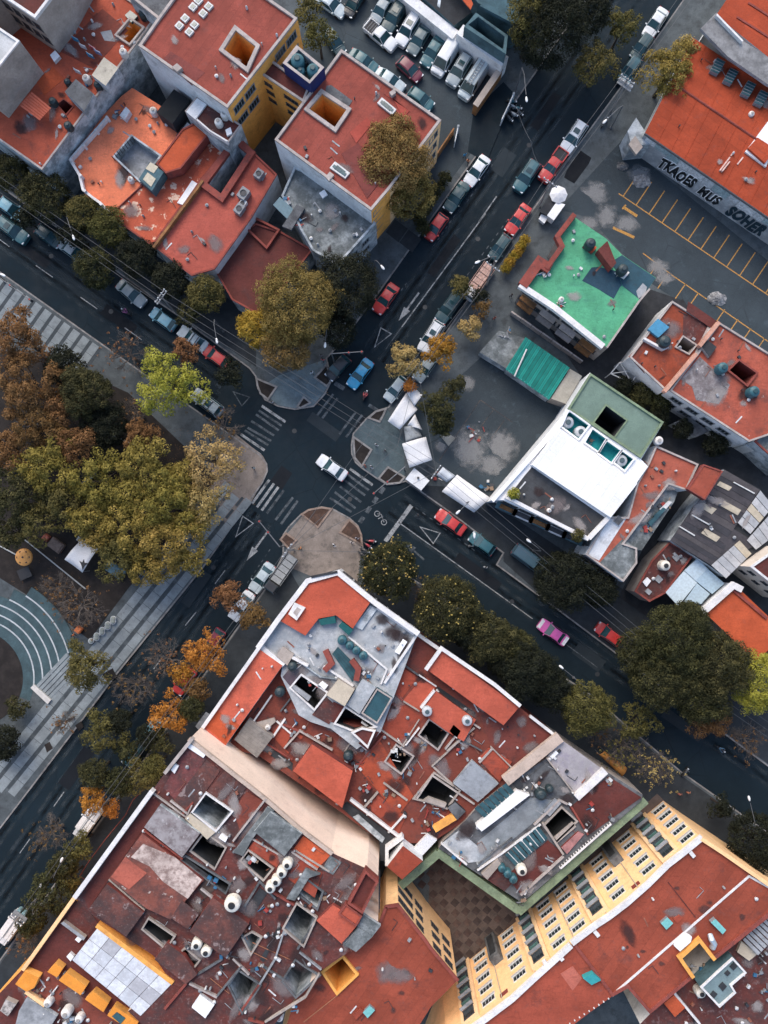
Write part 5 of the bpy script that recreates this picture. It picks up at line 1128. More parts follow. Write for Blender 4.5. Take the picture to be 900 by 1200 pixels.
for x, y, r in ((93, 320, 5.6), (132, 348, 5.0), (168, 374, 5.0), (205, 402, 5.2)): tank('teal', 380 + x / 4.5, 680 + y / 4.5, 8.5, 'dark tank in the row beside the stair glass of the corner building', r)
tank('dark', 342, 782, 8.5, 'dark tank by the edge between grey terrace and coral roof', 5.4); tank('dark', 327, 812, 7.6, 'black tank beside the coral roof strip', 6)
b.box('beige_slab', M2((10, 605), (75, 522), (160, 575), (108, 665)), 1.6, WB, BEIGE); b.box('grey_slab', M2((118, 655), (200, 522), (272, 566), (185, 706)), 1.0, WG, GLT2); b.box('beige_slab', M1((468, 490), (500, 440), (560, 480), (525, 540)), .6, WB, WB)
o = b.box('petrol_canopy', M2((195, 700), (278, 568), (360, 620), (280, 757)), .9, TEALG, TEALG, par=(.2, .2, PAR)); b.patch('dark_strip', M2((160, 245), (245, 130), (280, 150), (200, 262)), WG, .25); b.patch('white_tub', M2((372, 378), (415, 310), (438, 325), (395, 392)), WH_CLEAN, .35)
b.patch('teal_gutter', M2((345, 190), (360, 180), (470, 265), (455, 275)), TEALG, .2); b.patch('grey_panel', M1((545, 655), (562, 642), (650, 705), (635, 728)), G_LT, .4); b.patch('white_box', M1((690, 640), (710, 622), (740, 645), (722, 668)), WH_CLEAN, .5)
for q_, m_ in ((M1((500, 600), (560, 530), (600, 590), (545, 655)), surf('mauve_floor', (.10, .075, .09), .2, .5, .4)), (M2((-10, 735), (50, 640), (108, 668), (55, 752)), R_DK), (M1((655, 800), (730, 705), (800, 770), (745, 850)), R_DK2), (M2((180, 860), (240, 790), (290, 800), (230, 900)), R_DK2)): b.patch('side_roof', q_, m_, .03)
b.wall_line('white_frame', M1((555, 500), (630, 540)), .8, .35, PARW); b.box('shaft_house', M2((140, 800), (200, 775), (272, 790), (230, 885)), .8, WB, R_DK, par=(.3, .25, PARW))
b.windows((358, 680), (396, 669), 8.5, (6.4, 3.2), (.25, .75), 1.8, 1.6, 'd'); b.windows((396, 669), (489, 743), 8.5, (6.4, 3.2), (.1, .25, .4, .55, .7, .85), 1.6, 1.6, 'd')
for i, (x, y, n) in enumerate(((350, 776, 6), (433, 793, 6), (397, 822, 5), (365, 800, 4))): clutter((x, y), n, 7, 8.5, ['white frames and pots by the beige slab of the grey terrace', 'flower pots along the edge of the grey terrace', 'tools left beside the beige slab over the stair', 'small boxes beside the long dark shaft'][i], 60 + i)
# ---- coral strip
b = Bld('row_house', 'long coral red roof strip with white parapet along the side street', 285, 815)
b.mass([(303, 760), (331, 780), (264, 874), (238, 853)], 9.3, WH, red('coral_strip', (186, 78, 62), .2)); b.wall_line('white_parapet', [(238, 852), (302, 761)], .6, .5, PARW); b.patch('roof_patch', [(240, 851), (255, 833), (281, 850), (264, 872)], R_OR)
b.box('oriel', M1((40, 860), (95, 785), (120, 800), (62, 885)), .1, WG, G_MID, z0=7.5)
# ---- middle of the block
b = Bld('terrace_block', 'block of stepped dark red roofs crossed by walls, shafts and tanks', 480, 880)
wl = [M2((502, 812), (555, 735), (650, 802), (598, 885)), M4((235, 232), (290, 150), (375, 205), (315, 292)), M4((388, 425), (490, 298), (620, 385), (555, 475), (450, 440))]
b.mass([(331, 780), (367, 842), (443, 853), (489, 743), (515, 761), (608, 828), (651, 863), (640, 889), (585, 925), (560, 945), (545, 962), (505, 988), (470, 988), (446, 986), (400, 952), (304, 886), (266, 876)], 7, WR, R_MID, holes=wl)
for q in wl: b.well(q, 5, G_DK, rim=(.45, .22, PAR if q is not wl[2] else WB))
RB = red('brick', (146, 54, 42), .4); RC = red('coral_block', (172, 70, 56), .25); RD = red('dusk', (104, 40, 38), .5)
b.box('front_roof', M2((540, 470), (622, 372), (1028, 670), (945, 765)), 2.0, WR, RC); b.wall_line('white_parapet', M2((540, 468), (618, 360), (900, 552), (1030, 660)), .6, .5, PARW, z0=9); b.wall_line('white_parapet', [(489, 743), (515, 761)], .7, .5, PARW); b.wall_line('white_parapet', M3((280, 360), (415, 465)), .7, .4, PARW)
b.patch('roof_patch', M2((400, 430), (495, 300), (600, 370), (510, 500)), RD); b.patch('roof_patch', M2((315, 545), (395, 450), (495, 510), (405, 630)), RB, .06); b.patch('roof_patch', M2((415, 635), (530, 500), (590, 560), (505, 700)), RC, .04); b.patch('roof_patch', M2((285, 800), (400, 640), (520, 730), (420, 870)), RB, .05)
b.box('roof_block', M2((510, 690), (582, 580), (800, 735), (735, 850), (650, 800), (560, 735)), .9, WR, RC); b.wall_line('white_wall', M2((512, 672), (580, 585)), 1.1, .3, PARW)
tank('ring', 380 + 543 / 4.5, 680 + 695 / 4.5, 7.9, 'ring topped tank on the coral block beside the white wall', 6.0, hs=.6); tank('ring', 380 + 755 / 4.5, 680 + 745 / 4.5, 7.9, 'ring topped tank at the far corner of the coral block', 6.0, hs=.6)
b.box('white_cap', M2((660, 795), (682, 762), (720, 795), (698, 835)), .9, PARW, PARW); b.patch('roof_patch', M4((720, 222), (780, 165), (900, 238), (835, 345)), RB, .3); b.box('grey_slab', M4((590, 352), (690, 230), (830, 352), (720, 450)), .8, WG, surf('slab_bluegrey', (.27, .29, .31), .15, .5, .4))
b.patch('roof_patch', M3((0, 330), (210, 320), (400, 460), (190, 640), (70, 520)), RD, .05)
b.box('roof_block', M6((645, 330), (745, 190), (960, 330), (905, 525)), 2.2, WR, RC); b.box('roof_block', M4((-150, 370), (-40, 280), (95, 345), (0, 470)), 2.0, WR, RC) if False else None
b.patch('roof_patch', M6((370, 100), (470, 0), (600, 60), (500, 180)), RD, .06); b.patch('roof_patch', M6((530, 140), (580, 70), (700, 150), (620, 240)), RB, .08); b.patch('roof_patch', M6((600, 210), (640, 130), (720, 190), (660, 270)), R_DK, .1)
b.box('wood_roof', M6((335, 165), (410, 58), (540, 150), (455, 262)), 1.4, WB, surf('wood_grey', (.24, .22, .20), .2, .5, .4, seam=(.5, A_AVE))); b.box('beige_wedge', M6((455, 75), (545, 50), (555, 70), (490, 125)), .5, WB, WB); tank('white', 200 + 510 / 4.5, 830 + 105 / 4.5, 7.4, 'small round pale tank by the grey wooden roof', 3.2)
b.box('brick_hut', M4((240, 790), (325, 680), (430, 760), (320, 858)), 3.0, WH, RB); b.wall_line('white_wall', M4((240, 780), (240, 700), (320, 640)), 1.6, .5, PARW)
b.patch('roof_patch', M4((80, 260), (200, 120), (380, 420), (300, 520)), red('rust_terrace', (156, 58, 40), .45), .05); b.patch('roof_patch', M4((130, 470), (190, 410), (340, 530), (300, 620)), RB, .06); b.patch('roof_patch', M4((400, 540), (440, 480), (560, 500), (500, 600)), RD, .06)
b.wall_line('white_wall', M4((50, 440), (310, 640)), .9, .35, PARW); b.wall_line('side_wall', M4((400, 430), (480, 310), (700, 460)), .5, .25, PAR); b.wall_line('side_wall', M4((110, 30), (190, 90), (130, 170), (20, 90)), .8, .3, PARW); b.wall_line('orange_wall', M4((500, 590), (590, 535)), 1.0, .9, WO)
b.box('white_awning', M4((385, 695), (455, 620), (505, 650), (425, 735)), .8, PARW, plain('striped_white', (.6, .6, .6), .6, var=.3, scale=9)); b.patch('dark_strip', M4((60, 530), (90, 515), (230, 640), (215, 665)), WG, .3); b.patch('dark_strip', M4((0, 480), (30, 455), (320, 660), (240, 690)), G_DK, .1)
b.box('arch_wall', M4((432, 445), (460, 425), (555, 460), (545, 480)), .8, WB, WB); b.box('brown_hut', M4((560, 480), (600, 450), (655, 500), (610, 545)), 1.0, G_DK, G_MID)
tank('dark', 400 + 35 / 4.5, 840 + 215 / 4.5, 7, 'dark tank by the salmon block near the peach wall', 6)
for i, (x, y, n, sp) in enumerate(((465, 885, 9, 10), (455, 930, 7, 8), (430, 925, 6, 6), (510, 950, 9, 9), (500, 968, 8, 7), (475, 865, 6, 6), (498, 873, 5, 4), (345, 850, 8, 10), (375, 865, 7, 8), (360, 830, 6, 7), (480, 905, 5, 6), (420, 900, 6, 6), (540, 880, 4, 6))):
    clutter((x, y), n, sp, 7.08, ['crates round the small square shaft', 'scattered toys and pots on the rust red terrace', 'plants and buckets by the salmon block', 'laundry frames near the arched wall', 'bags heaped near the orange wall', 'boxes on the kerb of the square shaft', 'two white cans in front of the deep shaft', 'pipes lying by the grey wooden roof', 'bricks and boards on the dark red roof', 'broken pots below the corner terrace', 'thin rods on the rust red terrace', 'bucket and boards by the dark tank', 'roof boards beside the blue-grey slab'][i], 80 + i)
# ---- east part of the middle block
b = Bld('terrace_house', 'house with grey terraces, white sloping wall and black shaft above the green wall', 650, 950)
bw = M5((350, 392), (440, 300), (515, 368), (412, 468))
b.mass([(651, 863), (707, 902), (753, 931), (752, 938), (612, 1058), (514, 994), (520, 985), (545, 962), (560, 945), (585, 925), (640, 889)], 7.6, WB, G_MID, holes=(bw,))
b.well(bw, 6, G_DK, rim=(.3, .25, WB)); b.patch('pale_terrace', M3((365, 575), (432, 475), (655, 635), (520, 785)), surf('terrace_lilac', (.34, .32, .33), .2, .4, .5, (.22, .19, .25)), .06); b.wall_line('white_wall', M3((530, 780), (665, 655)), .9, 1.0, PARW); b.wall_line('beige_wall', M3((160, 690), (420, 480)), .9, 1.5, surf('wall_sand', (.48, .38, .31), .12, .5, .3)); b.patch('white_box', M3((380, 570), (412, 538), (425, 552), (395, 582)), WH_CLEAN, .4)
b.patch('red_roof', M5((482, 300), (690, 135), (862, 245), (582, 445)), R_DK, .08); b.patch('red_roof', M5((150, 660), (370, 472), (455, 545), (232, 765)), R_DK, .08); b.patch('red_roof', M5((20, 660), (120, 600), (190, 690), (140, 740)), R_DK2, .06)
b.patch('grey_terrace', M5((0, 480), (280, 245), (430, 265), (0, 620)), surf('terrace_bluegrey', (.22, .24, .25), .25, .4, .6, (.12, .14, .15)), .07); b.patch('grey_terrace', M4((535, 665), (620, 600), (740, 700), (760, 760), (670, 770)), GLT2, .08); b.patch('dark_terrace', M3((240, 700), (365, 600), (500, 740), (430, 800), (300, 760)), G_MID, .09)
b.box('white_slope', M5((-10, 395), (205, 208), (275, 232), (20, 425)), 1.2, PARW, WH_CLEAN); b.panels('veranda_sheet', M5((-20, 305), (150, 168), (210, 232), (40, 362)), 7, 1.0, GLASS_T, gap=.08); b.patch('shaft_mouth', M5((175, 160), (205, 135), (240, 185), (215, 210)), G_DK, .3)
b.panels('glass_roof', M5((140, 550), (322, 395), (370, 458), (200, 612)), 5, .5, GLASS_T, gap=.06); b.panels('glass_bar', M5((140, 550), (322, 395), (370, 458), (200, 612)), 5, .56, FRAME_W, gap=.46); b.wall_line('beige_wall', M5((345, 385), (450, 545)), .6, .3, WB); b.box('grey_slab', M5((345, 320), (405, 250), (440, 275), (380, 345)), .4, G_LT, G_LT)
b.box('pink_bench', M5((440, 510), (530, 425), (560, 440), (470, 545)), .4, WR, surf('pink_tiles', (.36, .17, .16), .3, .8, .3)); b.wall_line('wood_beam', M5((412, 470), (500, 395)), .3, .9, WB); b.box('beige_shed', M4((740, 830), (825, 750), (842, 775), (770, 860)), .8, WB, WB)
for k, x, y, r in (('cream', 235, 640, 6.2), ('teal', 130, 628, 4.6), ('teal', 160, 656, 5.0), ('teal', 190, 685, 5.0), ('dark', 338, 240, 6.5), ('dark', 383, 208, 4.6)):
    tank(k, 560 + x / 4.5, 880 + y / 4.5, 7.68, {'cream': 'cream tank with dark lid on the maroon roof by the green wall', 'teal': 'small teal tank beside the cream tank with dark lid', 'dark': 'larger dark tank on the dark terrace by the lilac floor' if r > 6 else 'smaller dark tank on the dark terrace by the lilac floor'}[k], r)
for i, (x, y, n, sp) in enumerate(((625, 925, 9, 8), (715, 915, 6, 5), (718, 958, 5, 4), (610, 1053, 6, 5), (540, 1000, 7, 7), (690, 946, 4, 5))): clutter((x, y), n, sp, 7.7, ['stored goods beside the dark tanks', 'pink and white bags in the corner of the maroon roof', 'white chairs by the green wall', 'round white pots in the corner of the green wall', 'red bucket and boxes on the pale terrace', 'wire frame on the maroon roof'][i], 110 + i)
# ---- green coped wall round the paved court
gw = thing('boundary_wall', 'tall wall with mossy green top round the paved court', 'wall', P(600, 1030, PV)); seg = [(468, 1040), (514, 1000), (609, 1068), (757, 938)]; zt = 7.2
for i, (a, c) in enumerate(zip(seg[:-1], seg[1:])):
    n = (3, 4, 6)[i]
    for j in range(n):
        p, q = P(*lerp(a, c, j / n), zt).xy, P(*lerp(a, c, (j + 1) / n), zt).xy; d = q - p
        MB().box(((p.x + q.x) / 2, (p.y + q.y) / 2, zt / 2 + .01 * j), (d.length + (.0 if j else .6), 1.15, zt - .02), math.atan2(d.y, d.x)).obj('wall_section', PAR_G, gw)
bal = thing('balustrade', 'row of white balusters beside the green wall', 'balustrade', P(690, 990, PV)); p, q = P(657, 1018, 8.4).xy, P(716, 966, 8.4).xy; d = q - p
for i in range(22):
    c = p.lerp(q, i / 21); MB().box((c.x, c.y, 7.9), (.16, .16, .8), .7).obj('baluster', PARW, bal)
MB().box(((p.x + q.x) / 2, (p.y + q.y) / 2, 8.33), (d.length, .25, .08), math.atan2(d.y, d.x)).obj('rail', PARW, bal)
# ---- paved court
yd = court('court_floor', [(505, 1000), (520, 990), (625, 1065), (770, 930), (800, 960), (560, 1180), (500, 1100)], surf('court_joint', (.105, .078, .066), .25, .4, .6, (.06, .05, .045)), blk_s); TILEM = [surf('court_tile_%d' % i, c, .25, .6, .5, fine=4) for i, c in enumerate(((.066, .044, .038), (.088, .058, .048), (.054, .040, .036)))]
ta = MB().box((0, 0, 0), (1.02, 1.02, .06), taper=.97); tms = [ta.mesh('paving_tile', m) for m in TILEM]
o0 = P(516, 1010, PV).xy; dx_ = Vector((.77, -.64)); dy_ = Vector((-.64, -.77)); rd = random.Random(5); cnt = 0
for i in range(-8, 22):
    for j in range(-4, 18):
        if (i + j) % 2: continue
        p = o0 + dx_ * (i * 1.12) + dy_ * (j * 1.12); px_ = CX + p.x / S; py_ = CY - p.y / S
        ins = (px_ - 506) * .5 - (py_ - 1000) * -1 > 0
        f1 = (py_ - 1008) - (px_ - 516) * .72 > 1; f2 = (py_ - 1150) + (px_ - 555) * .82 < 2; f3 = px_ > 488 + (py_ - 1030) * .45
        if f1 and f2 and f3 and cnt < 290:
            t_ = place('paving_tile', tms[rd.randrange(3)], yd, (p.x + rd.uniform(-.06, .06), p.y + rd.uniform(-.06, .06), PV + .014 + rd.uniform(-.012, .008)), math.atan2(dx_.y, dx_.x) + rd.uniform(-.05, .05)); cnt += 1

# ---- tall weathered block along the side street
b = Bld('apartment_block', 'tall block with weathered maroon roofs, many shafts and a plain peach side wall', 270, 1030)
PEACH = surf('wall_peach_plain', (.86, .68, .55), .08, .3, .3, (.5, .36, .28))
W5 = {'a': M6((120, 545), (190, 448), (322, 540), (242, 636)), 'b': M6((112, 748), (182, 655), (288, 732), (232, 838)), 'c': M6((375, 800), (412, 750), (535, 842), (490, 898)), 'd': N1((762, 205), (812, 140), (890, 200), (862, 285)), 'e': N1((690, 388), (758, 262), (855, 332), (792, 475)), 'f': N1((400, 690), (452, 618), (562, 690), (470, 830)), 'g': N1((685, 668), (750, 562), (800, 600), (870, 640), (752, 750)), 'h': N1((475, 440), (520, 415), (565, 440), (515, 520)), 'i': M7((400, 840), (430, 790), (560, 880), (520, 940)), 'j': M7((560, 1000), (620, 950), (690, 1010), (650, 1060)), 'k': M7((600, 480), (620, 465), (850, 610), (830, 650))}
b.mass([(222, 866), (311, 936), (350, 970), (388, 999), (430, 1018), (443, 1032), (424, 1068), (443, 1080), (420, 1108), (378, 1136), (345, 1171), (310, 1215), (240, 1270), (150, 1185), (200, 1150), (180, 1120), (108, 1072), (87, 1051), (178, 927)], 16, PEACH, R_DK2, holes=list(W5.values()))
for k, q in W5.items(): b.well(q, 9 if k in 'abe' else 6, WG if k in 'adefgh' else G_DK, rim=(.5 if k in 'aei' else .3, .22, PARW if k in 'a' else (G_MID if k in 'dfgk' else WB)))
b.wall_line('coping', [(222, 867), (311, 937), (350, 971), (388, 1000)], .5, .5, MATS['wall_sand'] if 'wall_sand' in MATS else PAR); b.wall_line('street_parapet', M7((435, 130), (35, 680)), 1.2, .6, PARW); b.wall_line('street_parapet', M6((110, 165), (-30, 340)), .9, .45, PAR)
b.patch('maroon_walk', M7((80, 680), (440, 145), (485, 190), (110, 740)), R_DK, .05); b.box('weathered_roof', M7((400, 312), (482, 196), (695, 345), (600, 472)), .9, WG, surf('roof_mossy_mauve', (.17, .14, .14), .3, .5, .9, (.30, .28, .28), fine=3)); b.box('weathered_roof', M7((215, 582), (390, 345), (712, 592), (625, 692), (540, 800), (410, 740)), .9, WR, R_WPALE); b.box('weathered_roof', M7((110, 740), (205, 612), (398, 762), (305, 890)), .8, WR, R_WEA)
PALEP = surf('roof_pale_flaking', (.52, .42, .37), .2, .5, .75, (.12, .07, .06), fine=3); b.patch('flaked_patch', M7((330, 470), (395, 400), (560, 470), (705, 590), (630, 690), (500, 600), (430, 520)), PALEP, .02, z=16.9); b.patch('roof_patch', M7((225, 575), (300, 470), (415, 555), (320, 640)), red('flaked', (158, 72, 62), .4), .03, z=16.9); b.patch('roof_patch', M7((680, 640), (730, 580), (790, 625), (720, 690)), surf('roof_brown', (.08, .055, .045), .3, .6, .6), .04, z=16.05); b.patch('roof_patch', M7((540, 790), (600, 700), (690, 770), (630, 850)), R_WEA, .05, z=16.9)
b.box('weathered_block', N1((190, 412), (312, 232), (502, 372), (378, 552)), 1.2, WR, R_WEA); b.box('weathered_block', N1((5, 560), (70, 470), (165, 545), (230, 640), (170, 690)), .8, WR, R_WEA)
b.box('mossy_slab', M6((440, 650), (525, 548), (692, 662), (600, 780)), 1.0, WG, G_ROOF); b.box('mossy_slab', M6((330, 760), (510, 520), (545, 540), (430, 690), (380, 780)), .5, WG, G_ROOF); b.patch('red_roof', M6((642, 752), (700, 672), (842, 776), (770, 850)), R_OR, .06); b.patch('red_roof', M6((410, 740), (450, 690), (590, 780), (560, 840)), RB, .06); b.patch('red_roof', M6((620, 900), (660, 780), (800, 870), (760, 1000)), RB, .07)
b.patch('roof_panel', M6((5, 500), (190, 270), (260, 330), (100, 560)), R_WEA, .05); b.patch('roof_panel', M6((190, 440), (300, 310), (410, 400), (330, 530)), R_WEA, .06); b.patch('roof_panel', M6((330, 540), (400, 440), (505, 500), (380, 690)), R_MID, .06); b.patch('roof_panel', M6((100, 180), (190, 262), (30, 490), (-40, 420)), red('mauve', (112, 50, 54), .8), .04)
for q in (((85, 205), (100, 185), (188, 240), (172, 262)), ((0, 325), (22, 295), (42, 305), (20, 345))): b.patch('white_hatch', M6(*q), WH_CLEAN, .4)
b.box('beige_slope', M6((75, 582), (108, 550), (235, 655), (192, 692)), .5, WB, BEIGE); b.patch('white_box', M6((252, 682), (268, 662), (300, 685), (288, 708)), WH_CLEAN, .6); b.box('shaft_wall', N1((700, 240), (800, 82), (880, 110), (820, 130), (745, 250)), .7, G_MID, G_ROOF); b.box('white_tarp', N1((200, 812), (245, 745), (320, 800), (272, 870)), .6, WH, WH_CLEAN)
b.box('terrace_wall', N2((440, 312), (525, 152), (588, 208), (512, 362)), 1.0, WR, R_DK, par=(.7, .3, PAR_R)); b.patch('mossy_patch', N2((315, 160), (355, 92), (410, 125), (370, 185)), G_ROOF, .08); b.patch('roof_patch', N2((370, 190), (415, 130), (505, 195), (440, 300), (360, 320)), R_WEA, .07); b.box('coral_block', N2((290, 405), (370, 330), (500, 410), (410, 515)), .9, WR, RC); b.box('coral_block', N2((395, 370), (430, 320), (510, 380), (480, 430)), 1.2, WR, RC, par=(.2, .2, PAR_R)); b.box('mossy_slab', N2((420, 520), (490, 438), (560, 480), (480, 555)), .6, WG, G_ROOF); b.box('mossy_slab', N2((485, 432), (515, 375), (598, 430), (560, 478)), .6, WG, G_ROOF)
b.windows((443, 1032), (443, 1080), 16, (14.2, 11.2), (.35, .7), 1.8, 1.2, 'd', .1)
RIBS = plain('cable_rust', (.3, .12, .06)); 
for a, c in (((480, 500), (600, 560)), ((520, 470), (720, 560)), ((300, 660), (400, 740)), ((560, 590), (660, 690))):
    p = [P(*k, 16.1) for k in N1(a, c)]; MB().tube(p, .05, 4).obj('roof_pipe', RIBS, b.r)
tank('cream', 180 + 410 / 4.5, 1000 + 278 / 4.5, 17.2, 'very large cream tank on the weathered maroon block', 9.4, hs=.6)
for x, y in ((222, 492), (272, 530)): tank('cream', 180 + x / 4.5, 1000 + y / 4.5, 16, 'one of two upright cream tanks standing side by side', 6.4)
for x, y in ((612, 192), (642, 157), (672, 112), (702, 67)): tank('cream', 180 + x / 4.5, 1000 + y / 4.5, 16.1, 'cream tank in the row of four on the red strip', 6.2)
for i, (x, y, n, sp) in enumerate(((300, 1135, 8, 8), (310, 1070, 7, 8), (250, 1030, 8, 8), (265, 1120, 6, 8), (295, 1005, 6, 8), (327, 1095, 4, 3), (185, 1005, 6, 10), (345, 1180, 5, 4), (380, 1050, 5, 6), (225, 1105, 5, 6))): clutter((x, y), n, sp, 16.05, ['pots and blue cloth on the red tiles between shafts', 'scrap by the small shaft on the maroon roof', 'rods and boards by the very large cream tank', 'boxes along the wall of the deep grey shaft', 'junk along the mossy strip', 'round vent on the red tiles', 'boards on the weathered walkway', 'white and violet scrap by the tilted white panel', 'roof stuff near the shaft with mossy rim', 'small boxes beside the two upright tanks'][i], 130 + i)
# ---- orange building with white tin roof at the lower left
b = Bld('apartment_house', 'orange walled building with a white patched tin roof and maroon terraces', 100, 1140)
b.mass([(86, 1052), (108, 1072), (182, 1122), (200, 1150), (215, 1165), (160, 1240), (-20, 1230), (-30, 1195), (27, 1135)], 14.5, WO, R_DK); b.wall_line('peach_parapet', [(87, 1052), (27, 1136)], .9, .5, WP)
TW = [surf('tin_white_%d' % i, c, .12, .6, .6, (.38, .38, .40), fine=4) for i, c in enumerate(((.58, .60, .63), (.50, .52, .55), (.64, .66, .68), (.40, .40, .42)))]
A0, A1, A2, A3 = M8((380, 562), (512, 395), (905, 690), (742, 858))
rd = random.Random(2)
for r_ in range(3):
    q = [lerp(A0, A1, r_ / 3), lerp(A0, A1, (r_ + .97) / 3), lerp(A3, A2, (r_ + .97) / 3), lerp(A3, A2, r_ / 3)]
    b.panels('tin_sheet', [q[0], q[3], q[2], q[1]], 6, 1.6, None, mats=[TW[rd.randrange(4)] for _ in range(6)], gap=.015)
b.wall_line('orange_wall', M8((515, 385), (905, 680)), 1.7, .6, WO); b.patch('maroon_terrace', M8((330, 370), (420, 240), (520, 370), (455, 440)), R_DK2, .05); b.box('wall_bar', M8((320, 370), (335, 360), (450, 445), (440, 460)), .7, WB, G_LT)
for q in (((80, 690), (130, 622), (205, 655), (180, 710), (140, 730)), ((310, 670), (352, 628), (455, 702), (425, 748)), ((448, 770), (492, 728), (572, 790), (545, 838)), ((250, 625), (290, 580), (330, 610), (300, 655)), ((565, 855), (600, 805), (730, 890), (700, 940))): b.box('orange_block', M8(*q), 1.2, WO, surf('paint_orange', (.72, .27, .04), .12, .6, .3, (.4, .15, .04)))
b.patch('inner_roof', M8((180, 720), (240, 615), (640, 905), (560, 960)), R_MID, .06); b.patch('grey_pane', M8((590, 860), (615, 838), (660, 870), (635, 900)), GLASS_T, 1.3); b.patch('white_block', M8((395, 455), (415, 435), (435, 450), (415, 472)), WH_CLEAN, .5); b.patch('white_block', M8((350, 545), (368, 525), (390, 545), (372, 570)), WH_CLEAN, .5)
for x, y, r in ((245, 800, 5), (340, 855, 6), (410, 885, 5), (150, 660, 0)): 
    if r: tank('white', x / 4.5, 1000 + y / 4.5, 14.5, 'pale tank among the orange walls', r)
b.box('scrap_roof', M8((100, 830), (140, 760), (300, 860), (250, 940), (80, 910)), .6, WG, G_LT); b.wall_line('slab_edge', M8((140, 735), (230, 800)), .6, .5, WP); b.wall_line('white_pole', M8((240, 780), (300, 705)), .4, .15, PARW); b.box('pale_scrap', M8((0, 830), (30, 770), (85, 795), (40, 860)), .8, WB, surf('scrap_pale', (.4, .36, .33), .4, 1.5, .6))
b.box('deck', M7((325, 880), (390, 790), (480, 850), (410, 960)), .3, WG, surf('deck_pale', (.26, .27, .25), .2, .5, .5), z0=14.6) if False else None
clutter((70, 1195), 10, 14, 14.5, 'pale scrap heap on the orange building', 150); clutter((38, 1165), 8, 9, 14.5, 'rubble behind the orange blocks', 151)
pl = thing('fence', 'thin rust red fence along the pavement of the side street', 'fence', P(125, 985, PV)); pts = [P(*k, 1.2) for k in M7((390, 120), (340, 170), (300, 250), (200, 370), (110, 490), (60, 570), (90, 590))]; MB().tube(pts, .06, 5).obj('top_rail', PAR_R, pl); 
for p in pts: MB().tube([(p.x, p.y, PV), p], .05, 5).obj('post', PAR_R, pl)

# ---- long yellow building on the right
b = Bld('apartment_building', 'long peach yellow apartment building with rows of barred windows and red roof', 700, 1110)
ZH = 15.0; f0, f1 = (525, 1226), (822, 982)
r1 = [(671, 1106.05), (822, 982), (848, 1000), (990, 1095), (908, 1068), (836, 1124), (820, 1103), (798, 1123), (812, 1145), (762, 1187), (736, 1157), (718, 1167)]
b.mass(r1, ZH, WP, R_YB, par=None); b.wall_line('red_kerb', [(672, 1105), (718, 1166), (736, 1156), (762, 1186), (811, 1145)], .25, .4, PAR_R); b.wall_line('red_kerb', [(836, 1124), (908, 1067)], .25, .5, PAR_R); b.wall_line('orange_kerb', [(837, 1124), (820, 1102), (797, 1123), (812, 1145)], .6, .5, WO)
b.mass([(525, 1226), (671, 1106.05), (718, 1167), (700, 1180), (640, 1225), (600, 1300), (500, 1290)], ZH, WP, red('yellow_block_low', (146, 56, 44), .3), par=None)
b.wall_line('white_coping', [(528, 1224), (568, 1196), (600, 1172), (628, 1146), (668, 1110)], .53, .7, PARW, z0=ZH); b.wall_line('white_coping', [(672, 1105), (700, 1084), (714, 1075), (735, 1059), (760, 1037), (783, 1014), (800, 1001), (822, 983)], .5, .7, PARW, z0=ZH); b.wall_line('street_parapet', [(823.5, 984), (848, 1000), (960, 1078)], .53, .5, WP, z0=ZH)
b.wall_line('pale_line', [(718, 1166), (878, 1027), (903, 1041)], .1, .28, PARW, z0=ZH); b.wall_line('roof_joint', [(783, 1034), (815, 1075)], .05, .14, R_DK, z0=ZH)
pa, pb = P(*f0, ZH).xy, P(*f1, ZH).xy; fd = (pb - pa).normalized(); fn = Vector((fd.y, -fd.x)); fn = fn if fn.dot(-pa) > 0 else -fn; ang = math.atan2(fn.y, fn.x) + math.pi / 2
def fac(px, z): p = P(*px, z).xy; return (p - pa).dot(fd)
def put_window(me_pair, s_, z, out=.02):
    p = pa + fd * s_ + fn * out; f = place('window', me_pair[0], b.r, (p.x, p.y, z), ang); g = bpy.data.objects.new('pane', me_pair[1]); COL.objects.link(g); g.parent = f; return f
wide = winmesh(2.1, 1.15, 'w'); zr = (12.7, 9.85, 7.0, 4.15, 1.6); hood = MB().box((0, -.12, -.72), (2.5, .26, .08)).mesh('window_hood', plain('hood_grey', (.42, .40, .37))); bars = MB()
for i in range(7): bars.box((-1.0 + i * .333, -.13, 0), (.035, .035, 1.3))
for i in range(2): bars.box((0, -.13, -.6 + i * 1.2), (2.1, .035, .035))
barm = bars.mesh('window_bars', FRAME_G)
for px in ((573, 1173), (609, 1143), (657, 1107), (683, 1092), (728, 1052), (763, 1022), (807, 984)):
    s_ = fac(px, 12.7)
    for z in zr:
        f = put_window(wide, s_, z)
        for me in (hood,): g = bpy.data.objects.new(me.name, me); COL.objects.link(g); g.parent = f
stair = winmesh(1.7, 2.0, 'd'); CRM = surf('wall_cream_upper', (.88, .60, .34), .06, .3, .2)
for px in ((547, 1184), (630, 1120), (699, 1065), (780, 996)):
    s_ = fac(px, 12.7); c = pa + fd * s_ - fn * 0.2
    MB().box((c.x, c.y, 7.2), (2.9, 1.3, 14.2), math.atan2(fd.y, fd.x)).obj('stair_bay', CRM, b.r)
    for z in (12.6, 9.8, 7.0, 4.2, 1.5):
        f = put_window(stair, s_, z, .47)
        p = pa + fd * s_ + fn * .85; MB().box((p.x, p.y, z - 1.1), (2.1, .45, .10), math.atan2(fd.y, fd.x)).obj('balcony', G_LT, b.r)
        if z < 12: MB().box((p.x, p.y, z + .9), (1.5, .4, .22), math.atan2(fd.y, fd.x), taper=.8).obj('flower_box', plain('box_teal', (.05, .11, .10)), b.r)
